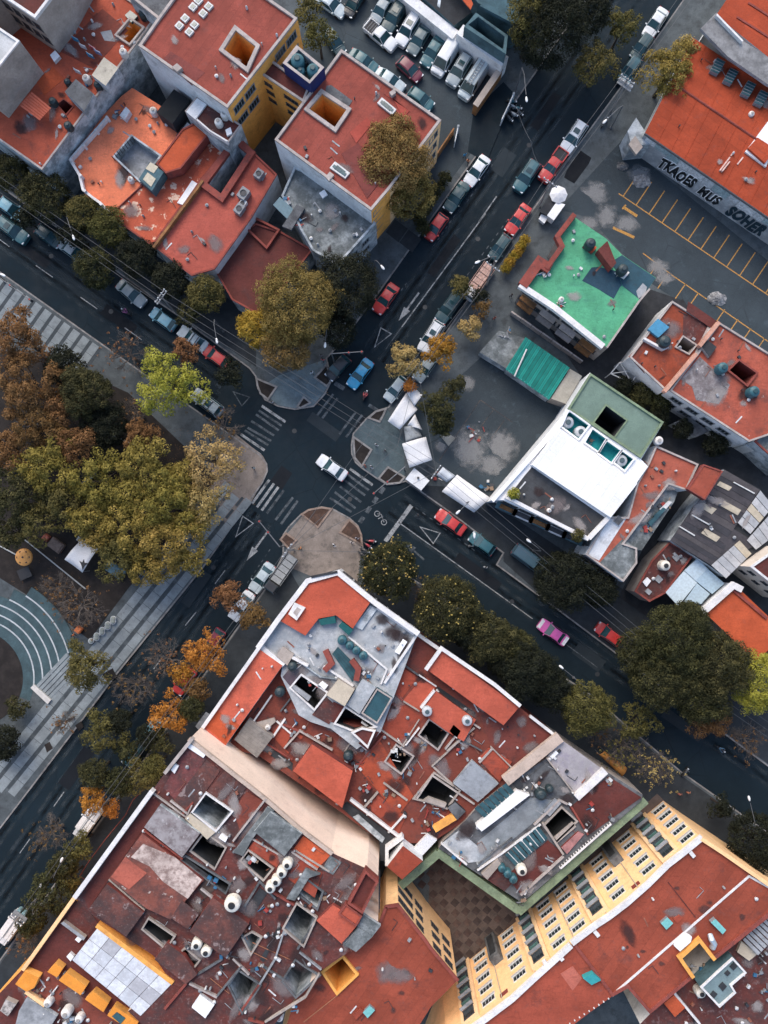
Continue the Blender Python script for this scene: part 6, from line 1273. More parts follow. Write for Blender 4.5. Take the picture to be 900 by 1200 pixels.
for px in ((580, 1118), (725, 1010)):
    s_ = fac(px, 5); c = pa + fd * s_ + fn * .6; MB().box((c.x, c.y, 3.4), (1.7, 1.2, 6.2), math.atan2(fd.y, fd.x)).obj('porch', G_MID, b.r); MB().box((c.x + fn.x * .62, c.y + fn.y * .62, 3.2), (1.0, .1, 5.0), math.atan2(fd.y, fd.x)).obj('porch_opening', DARKF, b.r)
for px in ((595, 1169), (753, 1047)): s_ = fac(px, 13.6); c = pa + fd * s_ + fn * .03; MB().box((c.x, c.y, 13.7), (1.3, .06, .8), math.atan2(fd.y, fd.x)).obj('red_plaque', WR, b.r)
for px in ((657, 1122), (640, 1130), (699, 1094), (811, 1001)): p = P(*px, ZH + .3); MB().box((p.x, p.y, ZH + .1), (.5, .9, .7), math.atan2(fd.y, fd.x)).obj('coping_block', PARW, b.r)
b.z = ZH
b.box('teal_hatch', N5((272, 410), (310, 375), (345, 410), (305, 448)), .5, FRAME_G, plain('hatch_teal', (.16, .42, .40))); b.patch('white_tub', N5((352, 545), (372, 515), (430, 475), (455, 490), (448, 520), (385, 575)), WH_CLEAN, .5); b.box('teal_panel', N5((565, 405), (592, 385), (655, 450), (635, 475)), .7, FRAME_G, MATS['hatch_teal']); b.patch('kerb_patch', N5((345, 385), (380, 360), (400, 380), (370, 410)), RB, .2)
for i, (x, y, r) in enumerate(((793, 1041, 4), (827, 1066, 8), (832, 1058, 5), (870, 1075, 5), (753, 1115, 4), (775, 1130, 5), (735, 1110, 3), (637, 1145, 0))):
    if r: blob('roof_stain', (x, y), r, softmat('stain_soft', (.10, .05, .045)) if 'stain_soft' not in MATS else MATS['stain_soft'], b.r, ZH + .012 + .004 * (i % 3), seed=40 + i)
p = [P(832, 1095, ZH + .4), P(834, 1101, ZH + .9), P(837, 1106, ZH + .6), P(835, 1110, ZH + .1)]; MB().tube(p, [.35, .4, .4, .45], 8).obj('duct', plain('duct_metal', (.5, .55, .58), .35, .5), b.r)
q = N6((735, 570), (790, 545), (830, 580), (780, 605)); b.box('turquoise_bin', q, .9, plain('bin_turquoise', (.03, .26, .27)), z0=ZH); b.patch('roof_patch', N6((615, 545), (680, 505), (730, 570), (680, 635)), red('pinkish', (166, 80, 70), .4), .04, z=ZH)
dots = [lerp((668, 1200), (719, 1167), i / 9) for i in range(10)]
for x, y in dots: b.patch('cap_block', [(x - .9, y), (x, y - .9), (x + .9, y), (x, y + .9)], PARW, .15, z=ZH)
for s0 in (3.0, 9.5, 15.2, 22.0, 27.5, 33.0):
    c = pa + fd * s0 + fn * .10; MB().tube([(c.x, c.y, .2), (c.x, c.y, 14.6)], .07, 6).obj('downpipe', plain('downpipe_grey', (.42, .36, .28), .7), b.r)
# left wing on the court
b = Bld('apartment_building', 'left wing of the yellow building with red roof and orange light well', 440, 1140)
wo = N2((328, 645), (415, 578), (478, 655), (390, 738))
b.mass([(452, 1062), (466, 1060), (499, 1103), (505, 1112), (536, 1149), (505, 1180), (470, 1235), (320, 1250), (345, 1173), (379, 1137), (404, 1113), (446, 1079)], 14, WP, R_YB, holes=(wo,))
b.well(wo, 8, WO, rim=(.4, .35, WO)); b.wall_line('red_kerb', [(453, 1063), (466, 1061), (499, 1103), (505, 1112), (536, 1149)], .3, .4, PAR_R); b.wall_line('red_kerb', [(452, 1064), (446, 1080)], .3, .4, PAR_R)
b.windows((466, 1060), (499, 1103), 14, (12, 9, 6), (.15, .42, .8), 1.5, 1.3, 'd', .03); b.windows((505, 1112), (536, 1149), 14, (12, 9, 6), (.25, .7), 1.5, 1.3, 'd', .03)
b.box('teal_hatch', N2((512, 845), (545, 812), (570, 835), (535, 872)), .5, FRAME_G, MATS['hatch_teal']); b.wall_line('white_coping', [(536, 1150), (512, 1175), (480, 1212)], .5, .8, PARW) if False else None
for i, (x, y) in enumerate(((476, 1140), (470, 1164), (461, 1184), (375, 1158))): blob('roof_stain', (x, y), 5 if i < 3 else 8, softmat('stain_soft', (.10, .05, .045)) if 'stain_soft' not in MATS else MATS['stain_soft'], b.r, 14.015, seed=60 + i)
b.wall_line('orange_pipe', N2((230, 890), (400, 755)), .06, .12, RIBS); b.patch('red_block', N2((465, 860), (500, 825), (520, 840), (480, 880)), RB, .4); tank('white', 327, 1195, 14, 'pale tank at the lower edge of the red wing roof', 4.4)
# grey service house at the lower right
b = Bld('service_block', 'dark red roof with a small blue-grey stair house and grey tile roof', 860, 1170)
b.mass([(790, 1164), (812, 1146), (836, 1124), (908, 1070), (1000, 1130), (940, 1260), (800, 1260), (750, 1200), (762, 1188)], 12.5, WH, R_DK2)
b.box('stair_house', N5((500, 780), (595, 690), (690, 605), (772, 695), (685, 770), (710, 812), (612, 900)), 2.6, WT, surf('roof_bluegrey_pale', (.17, .24, .25), .15, .5, .3), par=(.25, .25, PARW))
for q in (((560, 830), (580, 805), (605, 825), (585, 850)), ((610, 780), (635, 755), (660, 780), (635, 810)), ((645, 705), (665, 685), (682, 702), (662, 722)), ((675, 665), (700, 640), (722, 662), (698, 688))): b.patch('roof_hatch', N5(*q), G_DK, 2.72)
b.wall_line('white_wall', N5((355, 825), (500, 1000)), .9, .3, PARW); b.box('red_block', N5((290, 880), (350, 830), (415, 905), (355, 960)), 1.0, WR, R_OR); b.box('beige_slab', N5((720, 580), (745, 515), (840, 590), (790, 630)), .5, WB, BEIGE)
b.panels('tile_row', N5((750, 510), (900, 360), (990, 440), (840, 600)), 8, 1.2, G_LT, gap=.12); tank('cream', 823, 1166, 12.5, 'cream tank beside the blue-grey stair house', 6)
for i, (x, y, n, sp) in enumerate(((897, 1163, 8, 7), (885, 1138, 7, 6), (815, 1160, 5, 5), (845, 1175, 5, 6), (808, 1135, 6, 5), (822, 1135, 5, 5))): clutter((x, y), n, sp, 12.5, ['dark machine parts on the dark red roof', 'metal ducts beside the blue-grey stair house', 'small white boxes by the white wall', 'rods by the foot of the stair house', 'grey rubble in the orange recess', 'junk in the dark recess beside the orange kerb'][i], 170 + i)
# party walls, kerbs and fittings that break the roofs up
def named(label):
    for o in bpy.data.objects:
        if o.get('label') == label: h = Bld.__new__(Bld); h.r = o; h.np = 0; h.z = 0; return h
h = named('block of stepped dark red roofs crossed by walls, shafts and tanks')
walls(h, [M2((320, 545), (410, 632)), M2((400, 432), (495, 500)), M2((415, 870), (500, 735)), M2((500, 690), (420, 640)), M2((300, 790), (420, 875)), M2((590, 560), (500, 500)), M2((640, 890), (760, 740), (820, 780)), M2((740, 850), (830, 900)), M4((100, 240), (230, 90)), M4((225, 350), (345, 440)), M4((190, 400), (120, 480)), M4((330, 520), (250, 610)), M4((340, 150), (410, 60)), M4((480, 260), (600, 150)), M4((560, 180), (700, 60)), M6((370, 110), (500, 185), (640, 270)), M6((560, 70), (640, 140)), M6((600, 210), (680, 120), (850, 220)), M6((540, 150), (600, 60)), M1((490, 780), (560, 690), (660, 760)), M1((350, 830), (440, 700)), M1((500, 850), (620, 900)), M4((80, 90), (20, 180)), M4((590, 360), (480, 260)), M3((70, 520), (190, 640)), M3((10, 600), (75, 530))], 7.0, 3)
for q in (M2((590, 575), (600, 560), (800, 700), (785, 730)), M4((0, 475), (30, 445), (240, 600), (215, 625)), M4((200, 640), (235, 640), (235, 760), (205, 760)), M1((330, 820), (370, 760), (385, 770), (345, 835)), M6((480, 215), (510, 195), (645, 290), (640, 330)), M4((630, 600), (690, 545), (705, 560), (640, 620))): h.patch('dark_gap', q, G_DK, .03, z=7.0)
fittings(h, [(340, 800), (365, 850), (440, 860), (490, 755), (600, 835), (640, 870), (570, 930), (500, 980), (400, 945), (300, 880)], 7.05, 120, 21, wl)
h = named('tall block with weathered maroon roofs, many shafts and a plain peach side wall')
walls(h, [M7((440, 130), (620, 260), (650, 200)), M6((60, 560), (115, 500)), M6((330, 760), (440, 660)), M6((430, 690), (600, 790)), M6((640, 760), (770, 850)), N1((470, 440), (300, 240)), N1((190, 690), (330, 760)), N1((330, 760), (460, 600)), N1((560, 690), (450, 850)), N1((560, 690), (640, 560), (690, 400)), N1((640, 240), (560, 150), (480, 280)), N1((690, 670), (580, 600)), N1((420, 560), (500, 640)), N1((870, 640), (800, 760), (590, 890)), N1((500, 880), (580, 900)), N1((170, 690), (60, 820)), N1((230, 640), (360, 560)), N2((190, 70), (350, 170)), N2((60, 260), (180, 330)), N2((210, 560), (310, 640)), N2((280, 420), (200, 540)), M7((700, 640), (860, 770)), M7((600, 480), (440, 360), (400, 330)), M7((215, 590), (400, 750)), M6((0, 490), (90, 560)), M6((500, 480), (330, 700))], 16.0, 7, [PAR, G_MID, PAR_R, WB, G_LT])
for q in (M7((200, 600), (215, 585), (415, 740), (400, 765)), M7((400, 335), (415, 320), (610, 470), (600, 495)), M7((600, 490), (615, 470), (760, 580), (745, 600)), N1((480, 300), (560, 180), (600, 210), (520, 330)), N1((560, 560), (660, 380), (675, 390), (580, 575))): h.patch('dark_gap', q, G_DK, .04, z=16.0)
fittings(h, [(225, 880), (385, 1005), (435, 1025), (420, 1100), (345, 1165), (300, 1205), (210, 1150), (105, 1060), (180, 935)], 16.05, 150, 22, list(W5.values()))
h = named('house with grey terraces, white sloping wall and black shaft above the green wall'); walls(h, [M5((0, 630), (130, 540), (330, 390)), M5((490, 290), (580, 440)), M5((230, 760), (450, 560)), M5((470, 280), (430, 260), (300, 390)), M3((365, 580), (520, 780)), M4((660, 780), (530, 670)), M4((720, 780), (900, 640))], 7.65, 9); fittings(h, [(650, 870), (748, 932), (612, 1050), (520, 992), (560, 950)], 7.72, 55, 23, (bw,))
h = named('corner building with chamfered red roof and pale grey roof terraces'); fittings(h, [(320, 765), (350, 735), (400, 740), (440, 715), (485, 745), (445, 830), (400, 820), (340, 785)], 8.52, 34, 24, (st, w1, w2)); walls(h, [M2((150, 260), (245, 135)), M2((280, 150), (470, 285)), M2((130, 300), (330, 470), (300, 545)), M1((560, 500), (700, 600), (780, 610))], 8.5, 11, [PARW, WG, PARW])
h = named('orange walled building with a white patched tin roof and maroon terraces'); fittings(h, M8((100, 700), (330, 560), (700, 900), (300, 900)), 14.52, 24, 25); h = named('dark red roof with a small blue-grey stair house and grey tile roof'); fittings(h, [(800, 1165), (900, 1085), (900, 1200), (800, 1200)], 12.5, 26, 26)
h = named('long peach yellow apartment building with rows of barred windows and red roof'); h.r['label'] = 'long peach yellow apartment building with rows of windows and a red roof'; fittings(h, [(700, 1110), (815, 1000), (890, 1050), (800, 1110), (740, 1150)], ZH, 8, 27); h = named('left wing of the yellow building with red roof and orange light well'); fittings(h, [(420, 1110), (465, 1070), (525, 1150), (400, 1200)], 14, 8, 28, (wo,))
h = named('long coral red roof strip with white parapet along the side street'); fittings(h, [(303, 768), (322, 782), (262, 865), (245, 850)], 9.3, 8, 29)
# orange tarpaulin over the pavement
awning('orange tarpaulin canopy over the pavement beside the lilac terrace', [(702, 884), (708, 880), (735, 900), (729, 910)], 3.0, surf('tarp_orange', (.45, .20, .05), .15, .6, .3))
# ================================================================ VEHICLES
CARP = paint('car_paint'); TYRE = plain('tyre', (.015, .015, .016), .85); RIM = plain('rim', (.28, .29, .30), .4, .6); HEADL = plain('headlamp', (.55, .58, .60), .2); TAILL = plain('taillamp', (.30, .02, .02), .3); CGLASS = glassmat('car_glass', (.016, .050, .058), .12); TRIM = plain('car_trim', (.02, .02, .022), .6)
SPEC = {  # length, width, belt height, roof height, windscreen base/top, rear glass top/base, bonnet height, tail height
    'sedan': (4.4, 1.74, .90, 1.45, 1.02, .22, -.95, -1.62, .80, .92), 'hatch': (3.8, 1.68, .92, 1.50, 1.0, .22, -1.30, -1.80, .82, .92),
    'suv': (4.6, 1.86, 1.05, 1.72, 1.12, .35, -1.80, -2.20, 1.0, 1.05), 'van': (5.0, 1.95, 1.20, 2.15, 1.85, 1.0, -2.38, -2.46, 1.05, 1.2), 'pickup': (4.9, 1.80, .98, 1.60, 1.15, .45, -.55, -.78, .95, .95)}
def car_proto(kind):
    L, Wd, belt, roof, a0, a1, c1, c0, hood, tail = SPEC[kind]; root = thing('parked_car', '', 'car'); hw = Wd / 2
    xs = [L / 2, L / 2 - .10, L / 2 - .35, L / 2 - .8, a0, (a0 + c0) / 2, c0, -L / 2 + .45, -L / 2 + .12, -L / 2]
    ws = [.72, .86, .95, .99, 1.0, 1.0, .99, .97, .90, .76]
    zt = [hood - .26, hood - .10, hood - .03, hood + .02, belt, belt, belt if kind == 'pickup' else tail + .02, tail, tail - .04, tail - .14]
    m = MB(); rows = []
    for x, w, z in zip(xs, ws, zt):
        h = hw * w; rows.append([(x, -h * .92, .22), (x, -h, .45), (x, -h, z - .16), (x, -h * .93, z - .03), (x, -h * .5, z + .02), (x, 0, z + .03), (x, h * .5, z + .02), (x, h * .93, z - .03), (x, h, z - .16), (x, h, .45), (x, h * .92, .22)])
    n = len(rows[0]); vs = [p for r in rows for p in r]
    fs = [(i * n + j, (i + 1) * n + j, (i + 1) * n + (j + 1) % n, i * n + (j + 1) % n) for i in range(len(rows) - 1) for j in range(n)]
    fs += [tuple(range(n)), tuple(reversed([(len(rows) - 1) * n + j for j in range(n)]))]
    m.add(vs, fs)
    # cabin shell
    hb, ht = hw * .95, hw * .78; zr = roof
    cab = [(a0, -hb, belt - .06), (a0, hb, belt - .06), (c0, hb, belt - .06), (c0, -hb, belt - .06), (a1, -ht, zr - .05), (a1, ht, zr - .05), (c1, ht, zr - .05), (c1, -ht, zr - .05)]
    m.add(cab, [(0, 1, 5, 4), (1, 2, 6, 5), (2, 3, 7, 6), (3, 0, 4, 7)])
    k = 6; top = []
    for i in range(k + 1):
        u = i / k; x = a1 + (c1 - a1) * u; zc = .07 * math.sin(math.pi * min(1, max(0, u * .9 + .05)))
        top.append([(x, -ht, zr - .05), (x, -ht * .8, zr + zc * .6), (x, 0, zr + zc), (x, ht * .8, zr + zc * .6), (x, ht, zr - .05)])
    vs = [p for r in top for p in r]; m.add(vs, [(i * 5 + j, i * 5 + j + 1, (i + 1) * 5 + j + 1, (i + 1) * 5 + j) for i in range(k) for j in range(4)])
    if kind == 'pickup':
        bx0, bx1 = c0 - .1, -L / 2 + .1; m.box(((bx0 + bx1) / 2, hw - .08, belt + .08), (bx0 - bx1, .12, .22)); m.box(((bx0 + bx1) / 2, -hw + .08, belt + .08), (bx0 - bx1, .12, .22)); m.box((bx1, 0, belt + .08), (.12, Wd - .1, .22))
    m.obj('body', CARP, root, smooth=False)
    if kind == 'pickup': MB().box(((c0 - L / 2) / 2 - .05, 0, belt + .035), (L / 2 + c0 - .35, Wd - .36, .02)).obj('cargo_bed', TRIM, root)
    def pane(name, c, t=.025, sh=.10):
        ctr = sum((Vector(p) for p in c), Vector()) / 4; v = [Vector(p).lerp(ctr, sh) for p in c]; nn = (v[1] - v[0]).cross(v[3] - v[0]).normalized()
        if nn.z < 0: nn = -nn
        v2 = [p + nn * t for p in v]; q = MB(); q.add(v + v2, [(0, 1, 2, 3), (4, 5, 6, 7), (0, 1, 5, 4), (1, 2, 6, 5), (2, 3, 7, 6), (3, 0, 4, 7)]); return q.obj(name, CGLASS, root)
    pane('windscreen', [cab[0], cab[1], cab[5], cab[4]], sh=.06)
    if kind != 'van': pane('rear_window', [cab[2], cab[3], cab[7], cab[6]], sh=.09)
    for s in (0, 1):
        A, B, C, D = (cab[1], cab[2], cab[6], cab[5]) if s else (cab[3], cab[0], cab[4], cab[7])
        A, B, C, D = map(Vector, (A, B, C, D))
        if kind == 'van': 
            if s: B, C = A.lerp(B, .3), D.lerp(C, .3)
            else: A, D = B.lerp(A, .3), C.lerp(D, .3)
        pane('side_window', [A, B, C, D], sh=.10)
    for s in (-1, 1):
        MB().box((L / 2 - .14, s * hw * .66, hood - .16), (.22, .34, .14)).obj('headlight', HEADL, root); MB().box((-L / 2 + .06, s * hw * .70, tail - .18), (.14, .28, .16)).obj('taillight', TAILL, root)
        MB().box((a0 - .12, s * (hw + .10), belt + .02), (.14, .20, .13)).obj('mirror', CARP, root)
        for x in (L * .31, -L * .30):
            w = MB(); w.lathe([(.20, -.10), (.31, -.10), (.33, -.04), (.33, .04), (.31, .10), (.20, .10)], n=14); 
            w.v = [(x + a, s * (hw - .10) + c, .33 + b_) for a, b_, c in w.v]; wo = w.obj('wheel', TYRE, root)
            r_ = MB().lathe([(.20, -.09), (.20, .09)], n=10); r_.v = [(x + a, s * (hw - .10) + c, .33 + b_) for a, b_, c in r_.v]; r_.obj('rim', RIM, wo)
    if kind in ('suv',):
        for s in (-1, 1): MB().tube([(a1 - .1, s * ht * .86, zr + .08), (c1 + .1, s * ht * .86, zr + .08)], .03, 5).obj('roof_rail', TRIM, root)
    if kind == 'suv': MB().box(((a1 + c1) / 2 + .35, 0, zr + .085), (.7, ht * 1.1, .02)).obj('sunroof', CGLASS, root)
    MB().box((L / 2 - .02, 0, hood - .33), (.06, Wd * .5, .12)).obj('grille', TRIM, root)
    index_kids(root); return root
CARS = {}
COLS = {'white': (.60, .62, .63), 'silver': (.25, .30, .32), 'grey': (.10, .14, .15), 'teal': (.025, .105, .125), 'dteal': (.012, .05, .06), 'blue': (.02, .24, .42), 'red': (.50, .035, .03), 'dred': (.13, .012, .03), 'dark': (.012, .016, .02), 'lblue': (.16, .36, .44), 'pink': (.62, .10, .36), 'black': (.008, .009, .011), 'pearl': (.40, .47, .49)}
def car(kind, px, py, col, label, ax='st', deg=0.0, flip=False, name=None, z=0.0, group='cars and vans on the streets and in the car park', k=1.14):
    if kind not in CARS: CARS[kind] = car_proto(kind); o = CARS[kind]
    else: o = copy_tree(CARS[kind])
    p = P(px, py, .8); o.location = (p.x, p.y, z)
    a = (A_ST if ax == 'st' else A_AVE) + math.radians(deg) + (math.pi if flip else 0); o.rotation_euler = (0, 0, a); o.scale = (k, k, k)
    o['label'] = label; o['group'] = group; o['category'] = {'van': 'van', 'pickup': 'pickup'}.get(kind, 'car')
    o.name = name or {'van': 'parked_van', 'pickup': 'pickup_truck'}.get(kind, 'parked_car')
    c = COLS[col] if isinstance(col, str) else col
    for ch in bpy.data.objects:
        if ch.parent == o and (ch.name.startswith('body') or ch.name.startswith('mirror')): ch.color = (*c, 1)
    return o
LZ = PV + .012
LOT = [('sedan', 388, 6, 'pearl', 'pale blue-grey car at the top of the car park near the olive trees', 'ave', 0), ('hatch', 415, 5, 'dark', 'dark hatchback at the top corner of the car park row', 'st', 4), ('sedan', 447, 12, 'silver', 'silver car behind the white pickup in the car park row', 'st', 4),
       ('suv', 462, 21, 'dteal', 'dark teal car between the silver and the white one in the car park row', 'st', 4), ('suv', 478, 36, 'white', 'white car with dark sunroof in the car park row', 'st', 4), ('sedan', 491, 47, 'grey', 'grey-green car with sunroof beside the white one in the row', 'st', 4),
       ('sedan', 507, 61, 'teal', 'teal car beside the white van in the car park row', 'st', 4), ('van', 522, 69, 'white', 'plain white delivery van in the car park row', 'st', 4), ('suv', 538, 83, 'silver', 'silver estate car between the white van and the ladder van', 'st', 4), ('van', 554, 97, 'pearl', 'white van carrying a ladder rack beside the rusty wall', 'st', 2),
       ('hatch', 480, 82, 'dred', 'dark wine red hatchback parked across the car park lane', 'ave', -6), ('hatch', 493, 117, 'teal', 'teal hatchback along the wall of the red membrane roof', 'ave', 0), ('sedan', 457, 95, 'pearl', 'white car beside the red membrane roof', 'ave', 2), ('sedan', 426, 73, 'teal', 'teal car at the corner of the red membrane roof', 'ave', 2), ('hatch', 392, 50, 'dteal', 'dark teal hatchback half under the olive tree by the blue enclosure', 'ave', -20)]
for kd, x, y, c, l, ax, dg in LOT: car(kd, x, y, c, l, ax, dg, flip=(ax == 'st'), z=LZ)
car('pickup', 446, 43, 'white', 'white pickup with rack bed parked in front of the car park row', 'ave', -4, z=LZ)
ST = [('sedan', 559, 200, 'white', 'white car parked at the kerb beside the hedge and driveway', 0, True), ('sedan', 535, 231, 'dteal', 'dark teal car parked between a white and a red car by the hedge', 0, True), ('hatch', 511, 266, 'red', 'red hatchback parked at the hedge end by the lane line', 0, True), ('sedan', 452, 350, 'red', 'red saloon parked next to the dark round tree', 0, True),
      ('suv', 617, 207, 'teal', 'teal off-roader driving along the side street', 2, True), ('suv', 672, 161, 'white', 'white off-roader parked ahead of the red pickup', 2, True), ('sedan', 607, 257, 'red', 'crimson car parked beside the yellow hedge', 0, True), ('hatch', 586, 290, 'dteal', 'dark teal hatchback parked behind the crimson car', 0, True),
      ('suv', 526, 361, 'dteal', 'dark teal estate car parked behind the pinkish flatbed', 0, True), ('suv', 505, 395, 'white', 'white car half covered by the orange tree', 4, True), ('sedan', 499, 430, 'silver', 'silver car with dented roof under the orange tree', 0, True), ('hatch', 464, 456, 'pearl', 'pale car with dark screen next to the long white awning', -3, True),
      ('sedan', 768, 27, 'white', 'white car at the far end of the side street', 2, True), ('hatch', 752, 55, 'dteal', 'dark teal car behind the white one at the far end', 0, True), ('hatch', 738, 82, 'teal', 'teal car parked by the transformer pole', 0, True), ('sedan', 422, 438, 'blue', 'bright blue taxi with pale boot waiting at the crosswalk', -1, True), ('hatch', 396, 431, 'dark', 'dark car in the shade of the dark round tree', -8, True)]
for kd, x, y, c, l, dg, fl in ST: car(kd, x, y, c, l, 'st', dg, fl, name='moving_car' if 'driving' in l or 'waiting' in l else None)
car('pickup', 648, 194, 'red', 'red pickup parked below the cables ahead of the parasol', 'st', 0, True)
AV = [('sedan', 389, 548, 'white', 'white car crossing the middle of the junction', 0, True), ('sedan', 528, 612, 'red', 'bright red car at the kerb beside the large white awning', 0, True), ('hatch', 565, 637, 'teal', 'teal hatchback parked behind the bright red car', 0, True), ('hatch', 713, 743, 'red', 'dark red car driving near the big evergreen', 0, True),
      ('suv', 15, 270, 'teal', 'teal car with red tail lamps driving along the avenue', 0, False), ('hatch', 13, 245, 'lblue', 'pale blue car parked under the dark street trees', 0, False), ('sedan', 87, 295, 'silver', 'silver car parked below the white lamp head', 0, False), ('hatch', 57, 277, 'dteal', 'dark teal car hidden under the street trees', 0, False), ('sedan', 154, 344, 'silver', 'silver grey car half under the dark street trees near the pole', -4, False),
      ('hatch', 191, 374, 'lblue', 'light blue car parked under the cable pole', 0, True), ('sedan', 226, 397, 'pearl', 'pale silver car with black roof bars behind the light blue one', 0, True), ('hatch', 253, 418, 'red', 'red car in the shade of the golden tree', 0, True), ('suv', 243, 472, 'silver', 'silver car with roof bars parked by the bare tree', -2, True)]
for kd, x, y, c, l, dg, fl in AV: car(kd, x, y, c, l, 'ave', dg, fl, name='moving_car' if 'driving' in l or 'crossing' in l else None)
tx = car('sedan', 648, 741, 'pink', 'pink and white taxi driving along the avenue', 'ave', 0, True, name='taxi'); tx['category'] = 'taxi'
TW_ = plain('taxi_white', (.72, .72, .72), .35)
SW = [('sedan', 307, 677, 'pearl', 'white car parked first in line by the tan corner', 0), ('sedan', 283, 710, 'white', 'white car with open looking boot parked second in line', 0), ('hatch', 216, 799, 'red', 'red car hidden between the orange trees', 0), ('sedan', 158, 881, 'teal', 'teal car under the olive trees of the side street', 0), ('hatch', 250, 752, 'dred', 'dark red car half under the orange tree', 0), ('hatch', 176, 858, 'lblue', 'light blue car behind the teal one under the olive trees', 0)]
for kd, x, y, c, l, dg in SW: car(kd, x, y, c, l, 'st', dg, True)
v = car('van', 620, 655, (.06, .12, .15), 'dull blue van parked on the pavement beside the white building', 'ave', 0, False, z=PV)
# taxi stripes are parts of the taxi
for x, w_ in ((1.95, .45), (-1.95, .45)):
    s_ = bpy.data.objects.new('white_panel', MB().box((x, 0, .80 if x > 0 else .93), (w_, 1.25, .05)).mesh('white_panel', TW_)); COL.objects.link(s_); s_.parent = tx
# bed racks, ladder, loads
def child(parent, name, mb, mat): o = bpy.data.objects.new(name, mb.mesh(name, mat)); COL.objects.link(o); o.parent = parent; return o
for o in list(bpy.data.objects):
    l = o.get('label', '')
    if 'rack bed' in l:
        for i in range(5): child(o, 'rack_bar', MB().tube([(-.9 - i * .35, -.8, 1.0), (-.9 - i * .35, -.8, 1.7), (-.9 - i * .35, .8, 1.7), (-.9 - i * .35, .8, 1.0)], .035, 5), FRAME_G)
    if 'ladder rack' in l:
        for s in (-.25, .25): child(o, 'ladder_rail', MB().box((-.4, s, 2.35), (3.6, .08, .08)), FRAME_G)
        for i in range(9): child(o, 'ladder_rung', MB().box((-2.0 + i * .4, 0, 2.35), (.06, .5, .06)), FRAME_G)
        for s in (-.8, .8): child(o, 'rack_bar', MB().box((-.5, s, 2.28), (3.4, .06, .06)), FRAME_D)
    if 'roof bars' in l:
        for x in (-.1, -.8): child(o, 'roof_bar', MB().box((x, 0, 1.56 if 'bare tree' not in l else 1.84), (.08, 1.3, .06)), TRIM)
# flatbed and box trucks
def truck(px, py, label, kind='flat', ax='st', flip=True, cab=(.6, .6, .6), bed=None, z=0.0, L=6.0):
    p = P(px, py, 1.4); a = (A_ST if ax == 'st' else A_AVE) + (math.pi if flip else 0)
    o = thing('truck', label, 'truck', (0, 0, 0)); W_ = 2.0; f = L / 2
    m = MB(); m.prism([Vector(q) for q in ((f, -.8), (f, .8), (f - .2, .98), (f - 1.5, .98), (f - 1.5, -.98), (f - .2, -.98))][::1], .5, 1.3, bottom=True); m.box((f - .85, 0, 1.75), (1.35, 1.85, .9), 0, taper=.88); c = m.obj('cab', paint('truck_paint'), o); c.color = (*cab, 1)
    MB().box((f - .16, 0, 1.62), (.10, 1.6, .55)).obj('windscreen', CGLASS, o)
    for s in (-1, 1): MB().box((f - .85, s * .94, 1.65), (.8, .05, .5)).obj('side_window', CGLASS, o); MB().box((f + .01, s * .7, .85), (.08, .3, .2)).obj('headlight', HEADL, o); MB().box((f - .3, s * 1.12, 1.6), (.12, .18, .3)).obj('mirror', TRIM, o)
    MB().box((-.75, 0, .85), (L - 1.7, W_, .18)).obj('flatbed', FRAME_D, o)
    if kind == 'flat':
        for i in range(5): MB().box((-f + .5 + i * (L - 2.0) / 4.6, 0, 1.15 + .06 * (i % 2)), ((L - 2) / 4.8, 1.7, .5), taper=.93).obj('load', bed or plain('load_pink', (.42, .27, .22), .8, var=.3), o)
        for s in (-1, 1): MB().box((-.75, s * 1.0, 1.1), (L - 1.7, .06, .4)).obj('side_board', bed or MATS['load_pink'], o)
    else:
        MB().box((-.75, 0, 1.95), (L - 1.8, W_, 2.0)).obj('cargo_box', PARW if bed is None else bed, o); MB().box((-.75, 0, 2.98), (L - 1.9, .15, .05)).obj('roof_rib', FRAME_G, o)
    for s in (-1, 1):
        for x in (f - .9, -f + 1.1):
            w = MB().lathe([(.2, -.12), (.4, -.12), (.42, 0), (.4, .12), (.2, .12)], n=14); w.v = [(x + u, s * .85 + c_, .42 + b_) for u, b_, c_ in w.v]; wo = w.obj('wheel', TYRE, o); r_ = MB().lathe([(.2, -.1), (.2, .1)], n=8); r_.v = [(x + u, s * .85 + c_, .42 + b_) for u, b_, c_ in r_.v]; r_.obj('rim', RIM, wo)
    o.location = (p.x, p.y, z); o.rotation_euler = (0, 0, a); return o
truck(561, 329, 'flatbed truck with dusty pink load parked under the cables', L=6.2)
truck(104, 962, 'white box truck half under the orange street tree', 'box', L=5.6); truck(14, 1086, 'white box truck at the foot of the transformer pole', 'box', L=5.4)
tr = truck(329, 672, 'open trailer truck with pale frame beside the tan corner', 'flat', cab=(.02, .02, .02), bed=plain('trailer_grey', (.24, .25, .25)), L=6.4, z=PV)
